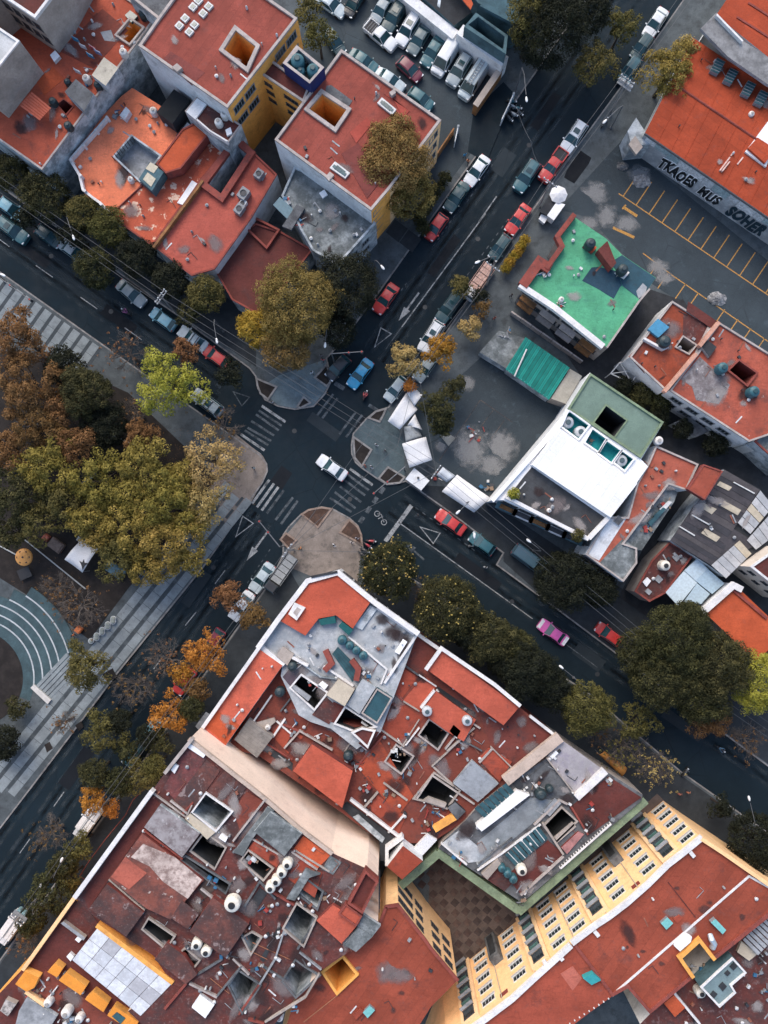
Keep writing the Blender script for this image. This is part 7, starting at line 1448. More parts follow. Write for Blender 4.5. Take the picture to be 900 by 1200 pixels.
# motorcycles
def moto_proto():
    o = thing('motorcycle', '', 'motorcycle')
    for x in (.62, -.62):
        w = MB().lathe([(.22, -.05), (.30, -.06), (.31, 0), (.30, .06), (.22, .05)], n=12); w.v = [(x + u, c_, .31 + b_) for u, b_, c_ in w.v]; w.obj('wheel', TYRE, o)
    b_ = MB(); b_.tube([(.55, 0, .55), (.25, 0, .78), (-.1, 0, .80), (-.7, 0, .78)], [.10, .19, .17, .10], 8); b_.box((0, 0, .45), (.6, .28, .35)); x = b_.obj('frame_body', paint('moto_paint'), o); x.color = (.02, .02, .025, 1)
    MB().box((-.35, 0, .86), (.65, .26, .10)).obj('seat', TRIM, o); MB().tube([(.38, -.36, 1.0), (.48, 0, .98), (.38, .36, 1.0)], .025, 5).obj('handlebar', FRAME_G, o); MB().box((.68, 0, .82), (.16, .2, .2)).obj('headlight', HEADL, o); MB().tube([(.62, 0, .31), (.45, 0, .98)], .05, 6).obj('fork', FRAME_G, o)
    index_kids(o); return o
MOTO = []
def moto(px, py, a, label, z=0, col=(.02, .02, .03), group=None):
    if not MOTO: o = moto_proto(); MOTO.append(o)
    else: o = copy_tree(MOTO[0])
    p = P(px, py, .8); o.location = (p.x, p.y, z); o.rotation_euler = (0, 0, a); o['label'] = label
    if group: o['group'] = group
    for ch in bpy.data.objects:
        if ch.parent == o and ch.name.startswith('frame_body'): ch.color = (*col, 1)
    return o
for i, (x, y) in enumerate(((597, 138), (602, 133), (606, 126), (609, 131), (601, 124), (600, 118))): moto(x, y, A_AVE + .3 * (i % 3) - .2, 'motorcycle parked in the cluster at the car park gate', group='motorcycles at the car park gate', col=[(.02, .03, .04), (.3, .32, .33), (.02, .1, .12)][i % 3])
for i, (x, y) in enumerate(((431, 639), (428, 645), (435, 634), (425, 650))): moto(x, y, A_AVE + .25 * (i % 3), 'red and black motorcycle parked beside the tan corner', z=PV if i % 2 else 0, group='motorcycles by the tan corner', col=[(.3, .02, .03), (.02, .02, .02)][i % 2])
M_RIDE = moto(428, 463, A_ST + .2, 'motorcycle ridden into the junction beside the blue taxi', col=(.25, .03, .04)); M_RIDE2 = moto(147, 365, A_AVE + math.pi, 'motorcycle ridden along the avenue past the parked cars', col=(.1, .03, .1)); moto(727, 122 - 30, A_ST, 'motorcycle parked near the transformer pole', col=(.4, .4, .4)); moto(709, 143, A_ST, 'motorcycle with pale box parked on the pavement by the lot wall', PV, (.3, .3, .3)); moto(803, 905 - 0, A_ST, 'motorcycle parked at the kerb near the street lamp', PV, (.05, .05, .05))
MOTO_ON_AVE = moto(845, 878, A_AVE, 'motorcycle with headlamp on the dark lower avenue', 0, (.03, .05, .08))
# ================================================================ TREES
LEAF = {  # dark, mid, light
    'gold': ((.085, .060, .018), (.235, .160, .050), (.420, .300, .110)), 'yellow': ((.16, .10, .014), (.38, .25, .035), (.58, .40, .08)), 'lime': ((.13, .12, .018), (.36, .33, .05), (.60, .54, .12)),
    'olive': ((.034, .034, .012), (.110, .098, .030), (.220, .185, .062)), 'dark': ((.008, .010, .007), (.021, .024, .014), (.050, .052, .026)), 'darkolive': ((.014, .016, .008), (.050, .050, .019), (.150, .135, .050)),
    'orange': ((.15, .060, .010), (.40, .175, .028), (.62, .32, .07)), 'brown': ((.070, .036, .016), (.190, .100, .038), (.340, .190, .080)), 'flower': ((.012, .014, .007), (.042, .043, .016), (.100, .092, .032)),
    'straw': ((.16, .115, .045), (.38, .27, .10), (.60, .45, .19)), 'mix': ((.075, .062, .016), (.240, .185, .042), (.480, .350, .100))}
LMAT = {k: leafmat('leaf_' + k, *v) for k, v in LEAF.items()}
BARK = surf('bark', (.055, .045, .038), .3, 1.5, .3); BARK_P = surf('bark_pale', (.12, .10, .085), .3, 1.5, .3)
FLOW = leafmat('blossom_yellow', (.30, .20, .05), (.45, .32, .10), (.6, .45, .2), .1)
def leaf_mesh(name, C, Rr, rng, lsize, up, mat, seedq, dens):
    """C: lobe centres (n,3), Rr: lobe radii; leaves scattered through the shell of every lobe"""
    pts, nor = [], []
    for c, r in zip(C, Rr):
        n = max(6, int(dens * r * r)); d = rng.normal(size=(n, 3)); d /= np.linalg.norm(d, axis=1)[:, None]; d[:, 2] = np.where(d[:, 2] < -.35, -d[:, 2], d[:, 2])
        rad = r * (1 - .45 * rng.random(n) ** 2.2)[:, None] * (1 + .10 * rng.normal(size=(n, 1)))
        pts.append(c + d * rad * np.array([1, 1, .85])); nor.append(d)
    p = np.concatenate(pts); d = np.concatenate(nor); n = len(p)
    nn = d * 1.15 + rng.normal(size=(n, 3)) * .42 + np.array([0, 0, up]); nn /= np.linalg.norm(nn, axis=1)[:, None]
    a = np.cross(nn, rng.normal(size=(n, 3))); a /= np.linalg.norm(a, axis=1)[:, None] + 1e-9; b_ = np.cross(nn, a)
    s = lsize * (.6 + .8 * rng.random(n))[:, None]
    v = np.empty((n, 4, 3)); v[:, 0] = p - a * s * .75; v[:, 1] = p - b_ * s * .42 + nn * s * .08; v[:, 2] = p + a * s * .75 - nn * s * .12; v[:, 3] = p + b_ * s * .42 + nn * s * .08
    me = bpy.data.meshes.new(name); me.vertices.add(n * 4); me.loops.add(n * 4); me.polygons.add(n)
    me.vertices.foreach_set('co', v.reshape(-1).astype(np.float32)); me.loops.foreach_set('vertex_index', np.arange(n * 4, dtype=np.int32)); me.polygons.foreach_set('loop_start', np.arange(0, n * 4, 4, dtype=np.int32)); me.polygons.foreach_set('loop_total', np.full(n, 4, dtype=np.int32))
    me.materials.append(mat); me.update(calc_edges=True); return me
TREES = []
def tree(px, py, r, kind, style, label, h=None, sx=1.0, sy=1.0, rot=0.0, group='street and park trees', name='street_tree', dens=1.0, z0=PV):
    """crown seen at px, py with radius r photo pixels; style: round (dense, lumpy), loose (open clumps), bare (twigs)"""
    rng = np.random.default_rng(int(px * 7 + py * 13) % 99991); rd = random.Random(int(px * 31 + py))
    Rm0 = r * S; h = h or min(11.0, 3.5 + Rm0 * .95); zc = z0 + h * .72; Rm = Rm0 * (H - zc) / H; p = P(px, py, zc)
    o = thing(name, label, 'tree' if name.endswith('tree') else 'shrub', (p.x, p.y, z0), rot, group)
    hz = min(Rm * .75, h * .36)
    C, RL = [], []
    if style == 'round':
        lr = .135 * Rm + .26; n = int(12 + 2.1 * (Rm / lr) ** 2)
        for i in range(n):
            t = 2 * math.pi * i * .381966; u = ((i + .5) / n) ** .5; kk = 1 + .11 * math.sin(3 * t + px) + .08 * math.sin(5 * t + py); rr = u * (Rm - lr * .7) * kk; zz = math.sqrt(max(0, 1 - (u * .95) ** 2)) * hz
            C.append((rr * math.cos(t) * sx, rr * math.sin(t) * sy, zz + rng.normal() * .45 * lr)); RL.append(lr * rng.uniform(.75, 1.2))
        for i in range(n // 2):
            t = rng.uniform(0, 6.28); C.append((math.cos(t) * Rm * .72 * sx, math.sin(t) * Rm * .72 * sy, -hz * rng.uniform(.1, .5))); RL.append(lr)
        ls, dn, up = .17, 190, .2
    elif style == 'loose':
        n = int(16 + 13 * Rm); lr = .22 * Rm ** .6 + .24
        for i in range(n):
            t = rng.uniform(0, 6.28); u = rng.uniform(.05, 1) ** .6; k = 1 + .25 * math.sin(3 * t + px) + .12 * math.sin(5 * t + py)
            C.append((u * Rm * .86 * k * math.cos(t) * sx, u * Rm * .86 * k * math.sin(t) * sy, hz * (1 - u * u) * rng.uniform(.2, 1.1) - .2 * hz)); RL.append(lr * rng.uniform(.6, 1.35))
        ls, dn, up = .21, 95, .4
    else:
        n = 0
    zb = zc - z0
    tr = MB(); r0 = .07 + .035 * Rm; kr = Vector((rd.uniform(-.2, .2), rd.uniform(-.2, .2), zb * .55)); bm = BARK_P if style == 'bare' else BARK
    tr.tube([(0, 0, -.05), (kr.x * .5, kr.y * .5, zb * .3), kr], [r0 * 1.5, r0 * 1.1, r0 * .9], 7)
    if style == 'bare':
        def grow(p0, d, L, rr, lev):
            q = p0 + d * L * .5 + Vector((rd.gauss(0, .07), rd.gauss(0, .07), rd.gauss(0, .05))) * L; e = p0 + d * L
            tr.tube([p0, q, e] if lev < 3 else [p0, e], [rr, rr * .8, rr * .55] if lev < 3 else [rr, rr * .6], 4 if lev < 2 else 3, caps=False)
            if lev < 5:
                for _ in range(4 if lev < 3 else 3):
                    nd = (d + Vector((rd.gauss(0, .55), rd.gauss(0, .55), rd.gauss(0, .3)))).normalized(); grow(p0.lerp(e, rd.uniform(.35, 1)), nd, L * rd.uniform(.55, .8), max(.012, rr * .55), lev + 1)
        for i in range(7):
            a = i * .9 + rd.uniform(-.3, .3); grow(kr, Vector((math.cos(a), math.sin(a), rd.uniform(.35, .9))).normalized(), Rm * .46, r0 * .5, 1)
    else:
        idx = list(range(len(C))); rd.shuffle(idx)
        for i in idx[:9 if Rm > 2 else 5]:
            c = Vector(C[i]) + Vector((0, 0, zb)); mid = kr.lerp(c, .5) + Vector((0, 0, -.1 * Rm)); tr.tube([kr, mid, c], [r0 * .65, r0 * .4, r0 * .15], 5, caps=False)
    to = bpy.data.objects.new('trunk', tr.mesh('trunk', bm)); COL.objects.link(to); to.parent = o
    if n:
        Ca = np.array(C) + np.array([0, 0, zb]); me = leaf_mesh('crown', Ca, RL, rng, ls * (1 if Rm > 1.5 else .8), up, LMAT[kind], 0, dn * dens)
        co = bpy.data.objects.new('crown', me); COL.objects.link(co); co.parent = o
        if kind == 'flower':
            n2 = 170; d = rng.normal(size=(n2, 3)); d /= np.linalg.norm(d, axis=1)[:, None]; d[:, 2] = abs(d[:, 2])
            fm = leaf_mesh('blossoms', np.array([Ca[i] for i in rng.integers(0, len(Ca), n2)]) + d * np.array(RL).mean() * 1.02, [.11] * n2, rng, .13, 1.0, FLOW, 0, 330); f = bpy.data.objects.new('blossom', fm); COL.objects.link(f); f.parent = o; f['kind'] = 'stuff'
    else:
        n2 = int((26 if dens > 1 else 12) * Rm); d = rng.normal(size=(n2, 3)) * np.array([.45, .45, .2]) * Rm + np.array([0, 0, zb]); me = leaf_mesh('crown', d, [.22] * n2, rng, .18, .4, LMAT[kind], 0, 90); co = bpy.data.objects.new('crown', me); COL.objects.link(co); co.parent = o
    return o
T = tree
# corner of the red roofed block
T(347, 358, 49, 'gold', 'round', 'huge dense golden olive tree with lumpy crown on the rounded corner', h=11, sy=1.08); T(336, 408, 30, 'gold', 'round', 'smaller golden olive crown merging below the huge lumpy tree', h=8); T(301, 386, 24, 'yellow', 'round', 'bright mustard yellow crown beside the huge golden tree', h=8.5)
T(408, 336, 39, 'dark', 'round', 'very dark round tree between the golden tree and red saloon', h=9); T(396, 386, 24, 'dark', 'round', 'small very dark tree next to the triangular bed', h=6.5)
T(462, 190, 44, 'gold', 'round', 'dense golden brown tree rising against the red membrane roof', h=13, sy=1.08, dens=1.3); T(480, 226, 32, 'gold', 'round', 'golden brown crown below the tree at the red membrane roof', h=9)
for i, (x, y) in enumerate(((521, 210), (513, 222), (506, 233), (498, 245), (492, 256), (496, 268))): T(x, y, 8.5, 'darkolive', 'round', 'clipped olive shrub in the hedge row by the parked cars', h=2.0, name='hedge_shrub', group='hedge shrubs along the side street')
T(373, 40, 19, 'olive', 'loose', 'olive tree beside the blue walled tank enclosure', h=8); T(360, 12, 17, 'olive', 'loose', 'olive tree at the corner of the orange apartment block', h=8)
T(643, 36, 45, 'dark', 'round', 'large dark tree over the street beside the blue-grey workshop', h=11); T(690, 14, 27, 'dark', 'round', 'dark tree behind the olive street trees', h=9); T(622, 26, 30, 'olive', 'round', 'olive crown against the blue-grey workshop roof', h=11.5)
T(700, 74, 27, 'olive', 'loose', 'airy olive tree over the side street lane', h=8); T(729, 30, 21, 'olive', 'loose', 'small airy olive tree further up the side street', h=7.5); T(784, 84, 35, 'mix', 'loose', 'olive and yellow tree against the orange-red warehouse', h=9, dens=1.2); T(806, 58, 15, 'straw', 'loose', 'small yellowing tree at the warehouse corner', h=7)
T(242, 346, 23, 'olive', 'round', 'olive tree with lumpy crown in front of the maroon roof', h=8)
for x, y, r, k, l in ((14, 205, 22, 'darkolive', 'dark olive street tree below the long red roof'), (55, 232, 30, 'darkolive', 'broad dark olive tree below the long red roof'), (100, 252, 22, 'olive', 'olive tree by the white balustrade of the terrace house'), (130, 268, 24, 'olive', 'olive tree below the peeling red roof'), (112, 316, 24, 'darkolive', 'dark olive tree over the avenue lane beside a silver car'), (163, 305, 25, 'dark', 'dark tree in the shade below the peeling roof'), (200, 330, 22, 'dark', 'dark tree in front of the coral roofed house'), (85, 275, 20, 'dark', 'dark crown between two olive street trees'), (30, 255, 14, 'dark', 'small dark crown between parked blue cars'), (215, 412, 17, 'brown', 'small brown tree by the pale silver car'), (268, 440, 18, 'dark', 'dark small tree left of the mustard crown'), (222, 365, 16, 'darkolive', 'small dark olive tree behind the light blue car')):
    T(x, y, r, k, 'round' if r > 20 else 'loose', l, h=6.5 + r * .06)
# park on the left
for x, y, r, k, st, l, h in ((22, 398, 38, 'brown', 'loose', 'rusty brown tree at the banded paving', 10), (32, 452, 42, 'brown', 'loose', 'broad rusty brown tree in the park', 10.5), (40, 500, 34, 'brown', 'loose', 'rusty brown tree beside the yellow park trees', 10), (145, 412, 30, 'brown', 'bare', 'thin brown tree with few leaves by the avenue', 9), (78, 432, 25, 'dark', 'round', 'dark evergreen behind the banded paving', 7), (102, 462, 32, 'darkolive', 'round', 'dull green round tree in the middle of the park', 8.5), (125, 500, 28, 'dark', 'round', 'dark low tree below the dull green one', 6), (197, 449, 41, 'lime', 'loose', 'bright lime yellow tree at the park edge', 10), (155, 480, 18, 'brown', 'bare', 'leafless grey tree beside the lime tree', 7), (258, 498, 26, 'brown', 'bare', 'leafless tree beside the silver car with roof bars', 8),
                         (55, 545, 42, 'mix', 'loose', 'yellow-brown tree deep in the park', 10), (112, 560, 38, 'mix', 'loose', 'yellow-brown tree in the middle of the park', 10), (20, 580, 36, 'darkolive', 'loose', 'dark olive tree at the park border', 9.5), (75, 590, 30, 'olive', 'loose', 'olive tree above the playground', 9), (168, 545, 36, 'mix', 'loose', 'golden brown tree by the pavement slabs', 10.5), (192, 590, 42, 'mix', 'loose', 'broad golden tree over the park pavement', 11), (150, 612, 40, 'mix', 'loose', 'golden olive tree behind the white canopy', 10.5), (195, 640, 38, 'mix', 'loose', 'golden tree leaning over the park pavement', 10.5), (140, 655, 30, 'olive', 'loose', 'olive tree right above the white canopy', 9.5), (247, 540, 38, 'straw', 'loose', 'sparse straw yellow tree over the slabs near the junction', 10), (238, 590, 32, 'straw', 'loose', 'thin straw coloured tree by the striped crosswalk', 9.5), (105, 610, 30, 'mix', 'loose', 'mixed yellow tree over the park soil', 10), (225, 612, 26, 'mix', 'loose', 'yellowing tree at the kerb of the side street', 9),
                         (90, 712, 36, 'brown', 'bare', 'leafless grey tree over the playground', 8), (62, 690, 22, 'brown', 'bare', 'small leafless tree by the orange spotted table', 6), (102, 783, 30, 'olive', 'loose', 'olive brown tree over the stone steps', 9), (72, 848, 17, 'brown', 'bare', 'thin leafless tree on the lower pavement', 6), (190, 775, 32, 'brown', 'bare', 'leafless tree over the side street near the orange trees', 9), (152, 805, 32, 'brown', 'bare', 'leafless tree hanging over the lane', 9), (20, 830, 14, 'darkolive', 'loose', 'low shrub at the dark round garden', 3), (5, 870, 22, 'dark', 'round', 'dark shrubbery at the round garden', 3.5)):
    T(x, y, r, k, st, l, h=h, dens=.72 if k == 'straw' else (1.15 if st != 'bare' else 1))
for x, y, r, k, l, h in ((88, 522, 26, 'brown', 'brown gold tree between rusty and yellow park trees', 9.5), (150, 582, 28, 'mix', 'yellow tree in the dense middle of the park', 10), (212, 562, 26, 'mix', 'yellow tree behind the straw coloured one', 9.5), (45, 612, 26, 'olive', 'olive tree near the orange spotted roof', 8.5), (118, 632, 22, 'mix', 'yellow-brown tree next to the white canopy', 9), (172, 664, 24, 'mix', 'yellow tree over the blue-white stall', 9), (10, 530, 30, 'brown', 'rusty tree at the park border', 9.5), (224, 655, 22, 'mix', 'golden tree at the slab pavement', 9), (12, 625, 22, 'darkolive', 'dark olive tree beside the play table', 8), (165, 510, 20, 'brown', 'brown tree behind the lime yellow one', 8), (70, 478, 26, 'brown', 'rusty tree next to the dull green one', 9)):
    T(x, y, r, k, 'loose', l, h=h, dens=1.15)
# side street, lower left
for x, y, r, k, st, l, h in ((243, 766, 27, 'orange', 'loose', 'glowing orange tree beside the coral roof strip', 8), (198, 836, 23, 'orange', 'loose', 'orange tree over the side street kerb', 8), (213, 790, 16, 'orange', 'loose', 'small orange tree above the red car', 7), (230, 808, 15, 'brown', 'loose', 'small brownish tree near the coral strip', 6.5), (268, 700, 19, 'brown', 'loose', 'light brown tree over the two white parked cars', 7), (298, 722, 17, 'brown', 'loose', 'light brown tree on the pavement by the corner building', 7), (122, 858, 27, 'olive', 'loose', 'olive tree over the lower side street', 8), (165, 910, 20, 'olive', 'loose', 'green olive tree by the weathered block', 8), (150, 880, 15, 'darkolive', 'loose', 'dark olive tree by the teal car', 7), (107, 936, 17, 'orange', 'loose', 'orange brown tree above the white box truck', 7.5), (130, 948, 11, 'orange', 'loose', 'little orange tree by the red fence', 5.5), (92, 993, 17, 'olive', 'loose', 'olive tree next to the rust red fence', 7), (60, 1045, 30, 'darkolive', 'loose', 'broad dark olive tree by the orange building', 9), (52, 985, 25, 'brown', 'bare', 'leafless tree over the lower lane', 8.5), (25, 1110, 18, 'brown', 'bare', 'leafless twiggy tree at the lower left kerb', 7), (80, 1032, 14, 'olive', 'loose', 'small olive tree beside the white coping of the tall block', 7), (185, 870, 16, 'darkolive', 'loose', 'dark olive tree between orange and olive ones', 7)):
    T(x, y, r, k, st, l, h=h)
# avenue, lower right
for x, y, r, k, st, l, h in ((457, 668, 36, 'flower', 'round', 'dark tree dotted with yellow blossoms by the tan corner', 8), (524, 713, 42, 'flower', 'round', 'dark tree with many yellow blossoms beside the grey terrace', 8.5), (498, 692, 20, 'brown', 'bare', 'leafless tree between the two blossoming trees', 7), (574, 748, 32, 'darkolive', 'round', 'dark olive tree in front of the coral roof', 8.5), (618, 785, 35, 'dark', 'round', 'dark broad tree beside the pink taxi', 9), (590, 775, 22, 'dark', 'round', 'dark small tree along the coral roof', 7.5), (687, 829, 33, 'olive', 'round', 'olive tree with lumpy yellowish crown on the avenue', 8.5), (750, 845, 22, 'olive', 'loose', 'loose olive tree over the lower avenue', 8), (735, 880, 30, 'olive', 'bare', 'greyish thin tree beside the orange tarpaulin', 7.5), (772, 900, 26, 'straw', 'bare', 'thin yellowing tree at the end of the yellow facade', 7.5), (705, 862, 20, 'brown', 'bare', 'grey leafless tree by the lilac terrace', 7),
                             (790, 750, 46, 'darkolive', 'round', 'huge dark evergreen tree over the avenue', 12), (838, 778, 42, 'darkolive', 'round', 'second huge dark evergreen beside the avenue', 11.5), (775, 790, 42, 'darkolive', 'round', 'dark evergreen leaning over the avenue lane', 10.5), (820, 815, 34, 'darkolive', 'round', 'dark evergreen behind the yellow-green tree', 10), (887, 797, 38, 'lime', 'round', 'bright yellow-green tree at the picture edge', 10), (832, 842, 24, 'brown', 'loose', 'olive brown tree below the big evergreens', 7.5), (880, 870, 25, 'brown', 'bare', 'thin grey tree by the dark road', 7), (660, 680, 38, 'dark', 'round', 'very dark tree in front of the white building', 8), (700, 690, 24, 'dark', 'round', 'dark tree by the rounded dark roof end', 7), (885, 985, 36, 'dark', 'round', 'dark tree beside the street parapet of the yellow building', 8), (845, 945, 14, 'dark', 'loose', 'small dark tree near the street lamp', 5)):
    T(x, y, r, k, st, l, h=h, dens=1.5 if st == 'bare' and k != 'brown' else 1)
for x, y, r, k, l in ((552, 738, 27, 'dark', 'dark tree wedged between blossoming and olive crowns'), (603, 762, 27, 'darkolive', 'dark olive crown over the coral roof edge'), (645, 806, 27, 'dark', 'dark tree below the pink taxi lane'), (142, 915, 18, 'darkolive', 'dark olive tree over the rust red fence'), (75, 1012, 17, 'darkolive', 'dark olive tree between lamp and fence'), (38, 1078, 18, 'darkolive', 'dark olive tree at the lower transformer pole'), (182, 898, 15, 'olive', 'small olive tree below the orange one'), (225, 830, 15, 'darkolive', 'dark olive tree behind the orange crown'), (112, 905, 18, 'darkolive', 'dark olive tree above the orange brown one'), (140, 845, 15, 'dark', 'small dark tree over the lane kerb'), (172, 862, 14, 'dark', 'small dark tree near the light blue car')):
    T(x, y, r, k, 'round', l, h=7.5)
T(806, 724, 22, 'darkolive', 'round', 'dark evergreen crown against the pale blue sheds', h=9); T(750, 762, 30, 'darkolive', 'round', 'dark olive crown beside the dark red car', h=9)
# corner stalls and side street right
for x, y, r, k, st, l, h in ((514, 410, 21, 'orange', 'loose', 'orange tree over the white and silver parked cars', 6.5), (474, 424, 20, 'straw', 'loose', 'tan orange tree over the street by the pale car', 6.5), (480, 452, 8, 'orange', 'loose', 'tiny orange tree at the end of the long awning', 5), (515, 478, 25, 'darkolive', 'loose', 'dark olive tree over the empty lot', 7), (533, 455, 13, 'darkolive', 'loose', 'small dark olive tree by the lot wall', 6), (520, 498, 14, 'darkolive', 'loose', 'olive brown crown beside the square awning', 6), (541, 334, 13, 'olive', 'loose', 'small olive tree over the flatbed truck', 6), (562, 346, 10, 'dark', 'loose', 'tiny dark tree on the narrow pavement', 4), (552, 384, 13, 'straw', 'loose', 'small dry tree in a pavement pit', 4.5), (565, 362, 9, 'brown', 'loose', 'tiny brown tree by the red parapet', 4)):
    T(x, y, r, k, st, l, h=h, dens=1.3)
for i in range(6): T(593 + i * 4.4, 314 - i * 6.4, 6.5, 'yellow', 'round', 'clipped mustard yellow shrub in the low hedge on the pavement', h=1.5, name='hedge_shrub', group='yellow hedge shrubs')
# back alley
for x, y, r, k, l in ((752, 462, 16, 'darkolive', 'dark bush in the alley behind the grey-green roof'), (772, 470, 18, 'darkolive', 'olive bush behind the rusty red house'), (770, 492, 14, 'dark', 'dark bush at the corner of the grey-green roof'), (730, 452, 12, 'dark', 'dark bush by the white metal frame'), (838, 520, 16, 'dark', 'black-green bush beside the teal lean-to'), (602, 578, 7, 'lime', 'small yellow-green potted bush on the dark terrace'), (677, 627, 8, 'olive', 'olive potted bush at the lower terrace parapet'), (800, 503, 12, 'dark', 'dark bush by the grey lean-to')):
    T(x, y, r, k, 'round', l, h=3.2 if r > 10 else 1.5, name='garden_bush', group='bushes in yards and on terraces', z0=9.05 if r < 9 else PV)
# ================================================================ POLES, CABLES, LAMPS, PEOPLE, PLAYGROUND
POLE = plain('pole_concrete', (.22, .21, .20), .8); CAB = plain('cable', (.075, .08, .085), .6); LAMPW = plain('lamp_head_white', (.70, .70, .68), .4); STEEL = plain('steel_grey', (.13, .135, .14), .5, .2)
def pole(px, py, z, label, arms=1, ax=None, trafo=False, base=None):
    """utility pole whose top is seen at px, py at height z"""
    p = P(px, py, z); o = thing('utility_pole', label, 'utility pole', (p.x, p.y, PV)); a = ax if ax is not None else A_ST
    MB().tube([(p.x, p.y, 0), (p.x, p.y, z)], [.17, .11], 8).obj('mast', POLE, o)
    for i in range(arms):
        zz = z - .25 - i * .9; d = Vector((math.cos(a), math.sin(a))); c = MB(); off = Vector((-d.y, d.x)) * .0
        c.box((p.x, p.y, zz), (2.4, .12, .14), a); ca = c.obj('cross_arm', FRAME_G, o)
        for s in (-1.05, -.4, .4, 1.05): q = p.xy + d * s; MB().lathe([(.05, 0), (.09, .08), (.06, .16), (.09, .22), (.03, .3)], (q.x, q.y, zz + .06), 8).obj('insulator', LAMPW, ca)
    if trafo:
        for s in (-.55, .25): q = p.xy + Vector((math.cos(a), math.sin(a))) * s + Vector((-math.sin(a), math.cos(a))) * .5; t = MB().lathe([(.30, 0), (.33, .05), (.33, .8), (.28, .9)], (q.x, q.y, z - 2.4), 12).obj('transformer', plain('trafo_teal', (.16, .26, .28), .5), o)
        MB().box((p.x, p.y, z - 1.4), (2.2, 1.0, .1), a).obj('platform', FRAME_G, o)
    return o
def cable(pts, z, label, r=.028, sag=.5):
    q = []
    for a, c in zip(pts[:-1], pts[1:]):
        za, zc = (z if not isinstance(z, list) else z[pts.index(a)]), (z if not isinstance(z, list) else z[pts.index(c)])
        A, B = P(*a, za), P(*c, zc)
        for i in range(10): u = i / 10; v_ = A.lerp(B, u); v_.z -= sag * 4 * u * (1 - u); q.append(v_)
    q.append(P(*pts[-1], z if not isinstance(z, list) else z[-1]))
    o = MB().tube(q, r, 5).obj('overhead_cable', CAB, None, loc=q[0]); return tag(o, label, 'cable', 'overhead cables')
pole(187, 346, 9, 'utility pole with long cross arms above the light blue car', 2, A_ST); pole(511, 553, 9, 'utility pole with cross arm among the market awnings', 1, A_ST); pole(336, 645, 8.5, 'pole with many fittings on the tan corner', 2, A_ST); pole(736, 92, 9, 'transformer pole by the warehouse', 3, A_AVE, True); pole(645, 213, 8.5, 'slim pole next to the octagonal parasol', 1, A_AVE); pole(777, 769, 9, 'pole standing inside the dark evergreens', 1, A_ST); pole(17, 1080, 9, 'transformer pole at the lower left kerb', 2, A_AVE, True); pole(578, 312, 8.5, 'pole by the flatbed truck and yellow hedge', 1, A_AVE); pole(103, 960, 8.5, 'pole rising beside the white box truck', 1, A_AVE); pole(240, 1, 9, 'pole far behind', 1) if False else None
for d, l in ((0, 'upper'), (8, 'middle'), (15, 'lower')):
    ox, oy = -.58 * d, .81 * d
    cable([(-60 + ox, 165 + oy), (190 + ox, 340 + oy), (518 + ox, 546 + oy), (782 + ox, 764 + oy), (1000 + ox, 915 + oy)], 8.8, l + ' cable of the three running along the avenue', r=.026)
for d, l in ((0, 'left'), (7, 'middle'), (13, 'right')):
    ox, oy = .81 * d - 6, .58 * d - 4
    cable([(830 + ox, -40 + oy), (736 + ox, 92 + oy), (645 + ox, 213 + oy), (578 + ox, 312 + oy), (480 + ox, 440 + oy)], 8.6, l + ' cable of the three along the side street', r=.026)
for x0, l in ((0, 'first'), (7, 'second')):
    cable([(336 + x0, 643), (103 + x0, 958), (17 + x0, 1078), (-60 + x0, 1185)], 8.5, l + ' cable running down the lower side street')
for i, (tx_, ty) in enumerate(((405, 548), (466, 522), (511, 553))): cable([(336, 645), (tx_, ty), (480 + 6 * i, 440 + 3 * i)], 8.5, ['cable crossing the junction beside the white car', 'cable crossing the junction to the long awning', 'cable from the tan corner pole to the awning pole'][i], sag=.3)
cable([(336, 645), (431, 647), (520, 700)], [8.5, 8.2, 7.5], 'slack cable from the tan corner pole to the blossoming trees'); cable([(606, 127), (622, 165), (630, 190)], [6, 6.5, 6.2], 'thin cable hanging from the car park gate')
LP = {}
def lamp(hx, hy, bx, by, label, z=7.5):
    """street lamp: head seen at hx, hy; mast foot at bx, by"""
    hd = P(hx, hy, z); ft = P(bx, by, PV); o = thing('street_lamp', label, 'street lamp', (ft.x, ft.y, PV)); d = (hd.xy - ft.xy)
    MB().tube([(ft.x, ft.y, PV - .02), (ft.x, ft.y, z * .85), (ft.x + d.x * .3, ft.y + d.y * .3, z * .98), (hd.x - d.x * .12, hd.y - d.y * .12, z)], [.10, .08, .05, .04], 7).obj('mast', STEEL, o)
    a = math.atan2(d.y, d.x); m = MB(); ca, sa = math.cos(a), math.sin(a); prof = [(-.36, .08), (-.2, .14), (.08, .19), (.32, .16), (.46, .05)]
    vs = []
    for x, w in prof:
        for k in range(8): t = 2 * math.pi * k / 8; y, zz = w * math.cos(t), .11 * math.sin(t) * (w / .24); vs.append((hd.x + x * ca - y * sa, hd.y + x * sa + y * ca, z + zz))
    m.add(vs, [(i * 8 + k, i * 8 + (k + 1) % 8, (i + 1) * 8 + (k + 1) % 8, (i + 1) * 8 + k) for i in range(4) for k in range(8)] + [tuple(range(7, -1, -1)), tuple(32 + k for k in range(8))]); m.obj('lamp_head', LAMPW, o, smooth=True)
    MB().lathe([(.22, 0), (.2, .25), (.11, .3)], (ft.x, ft.y, PV - .01), 10).obj('base', STEEL, o)
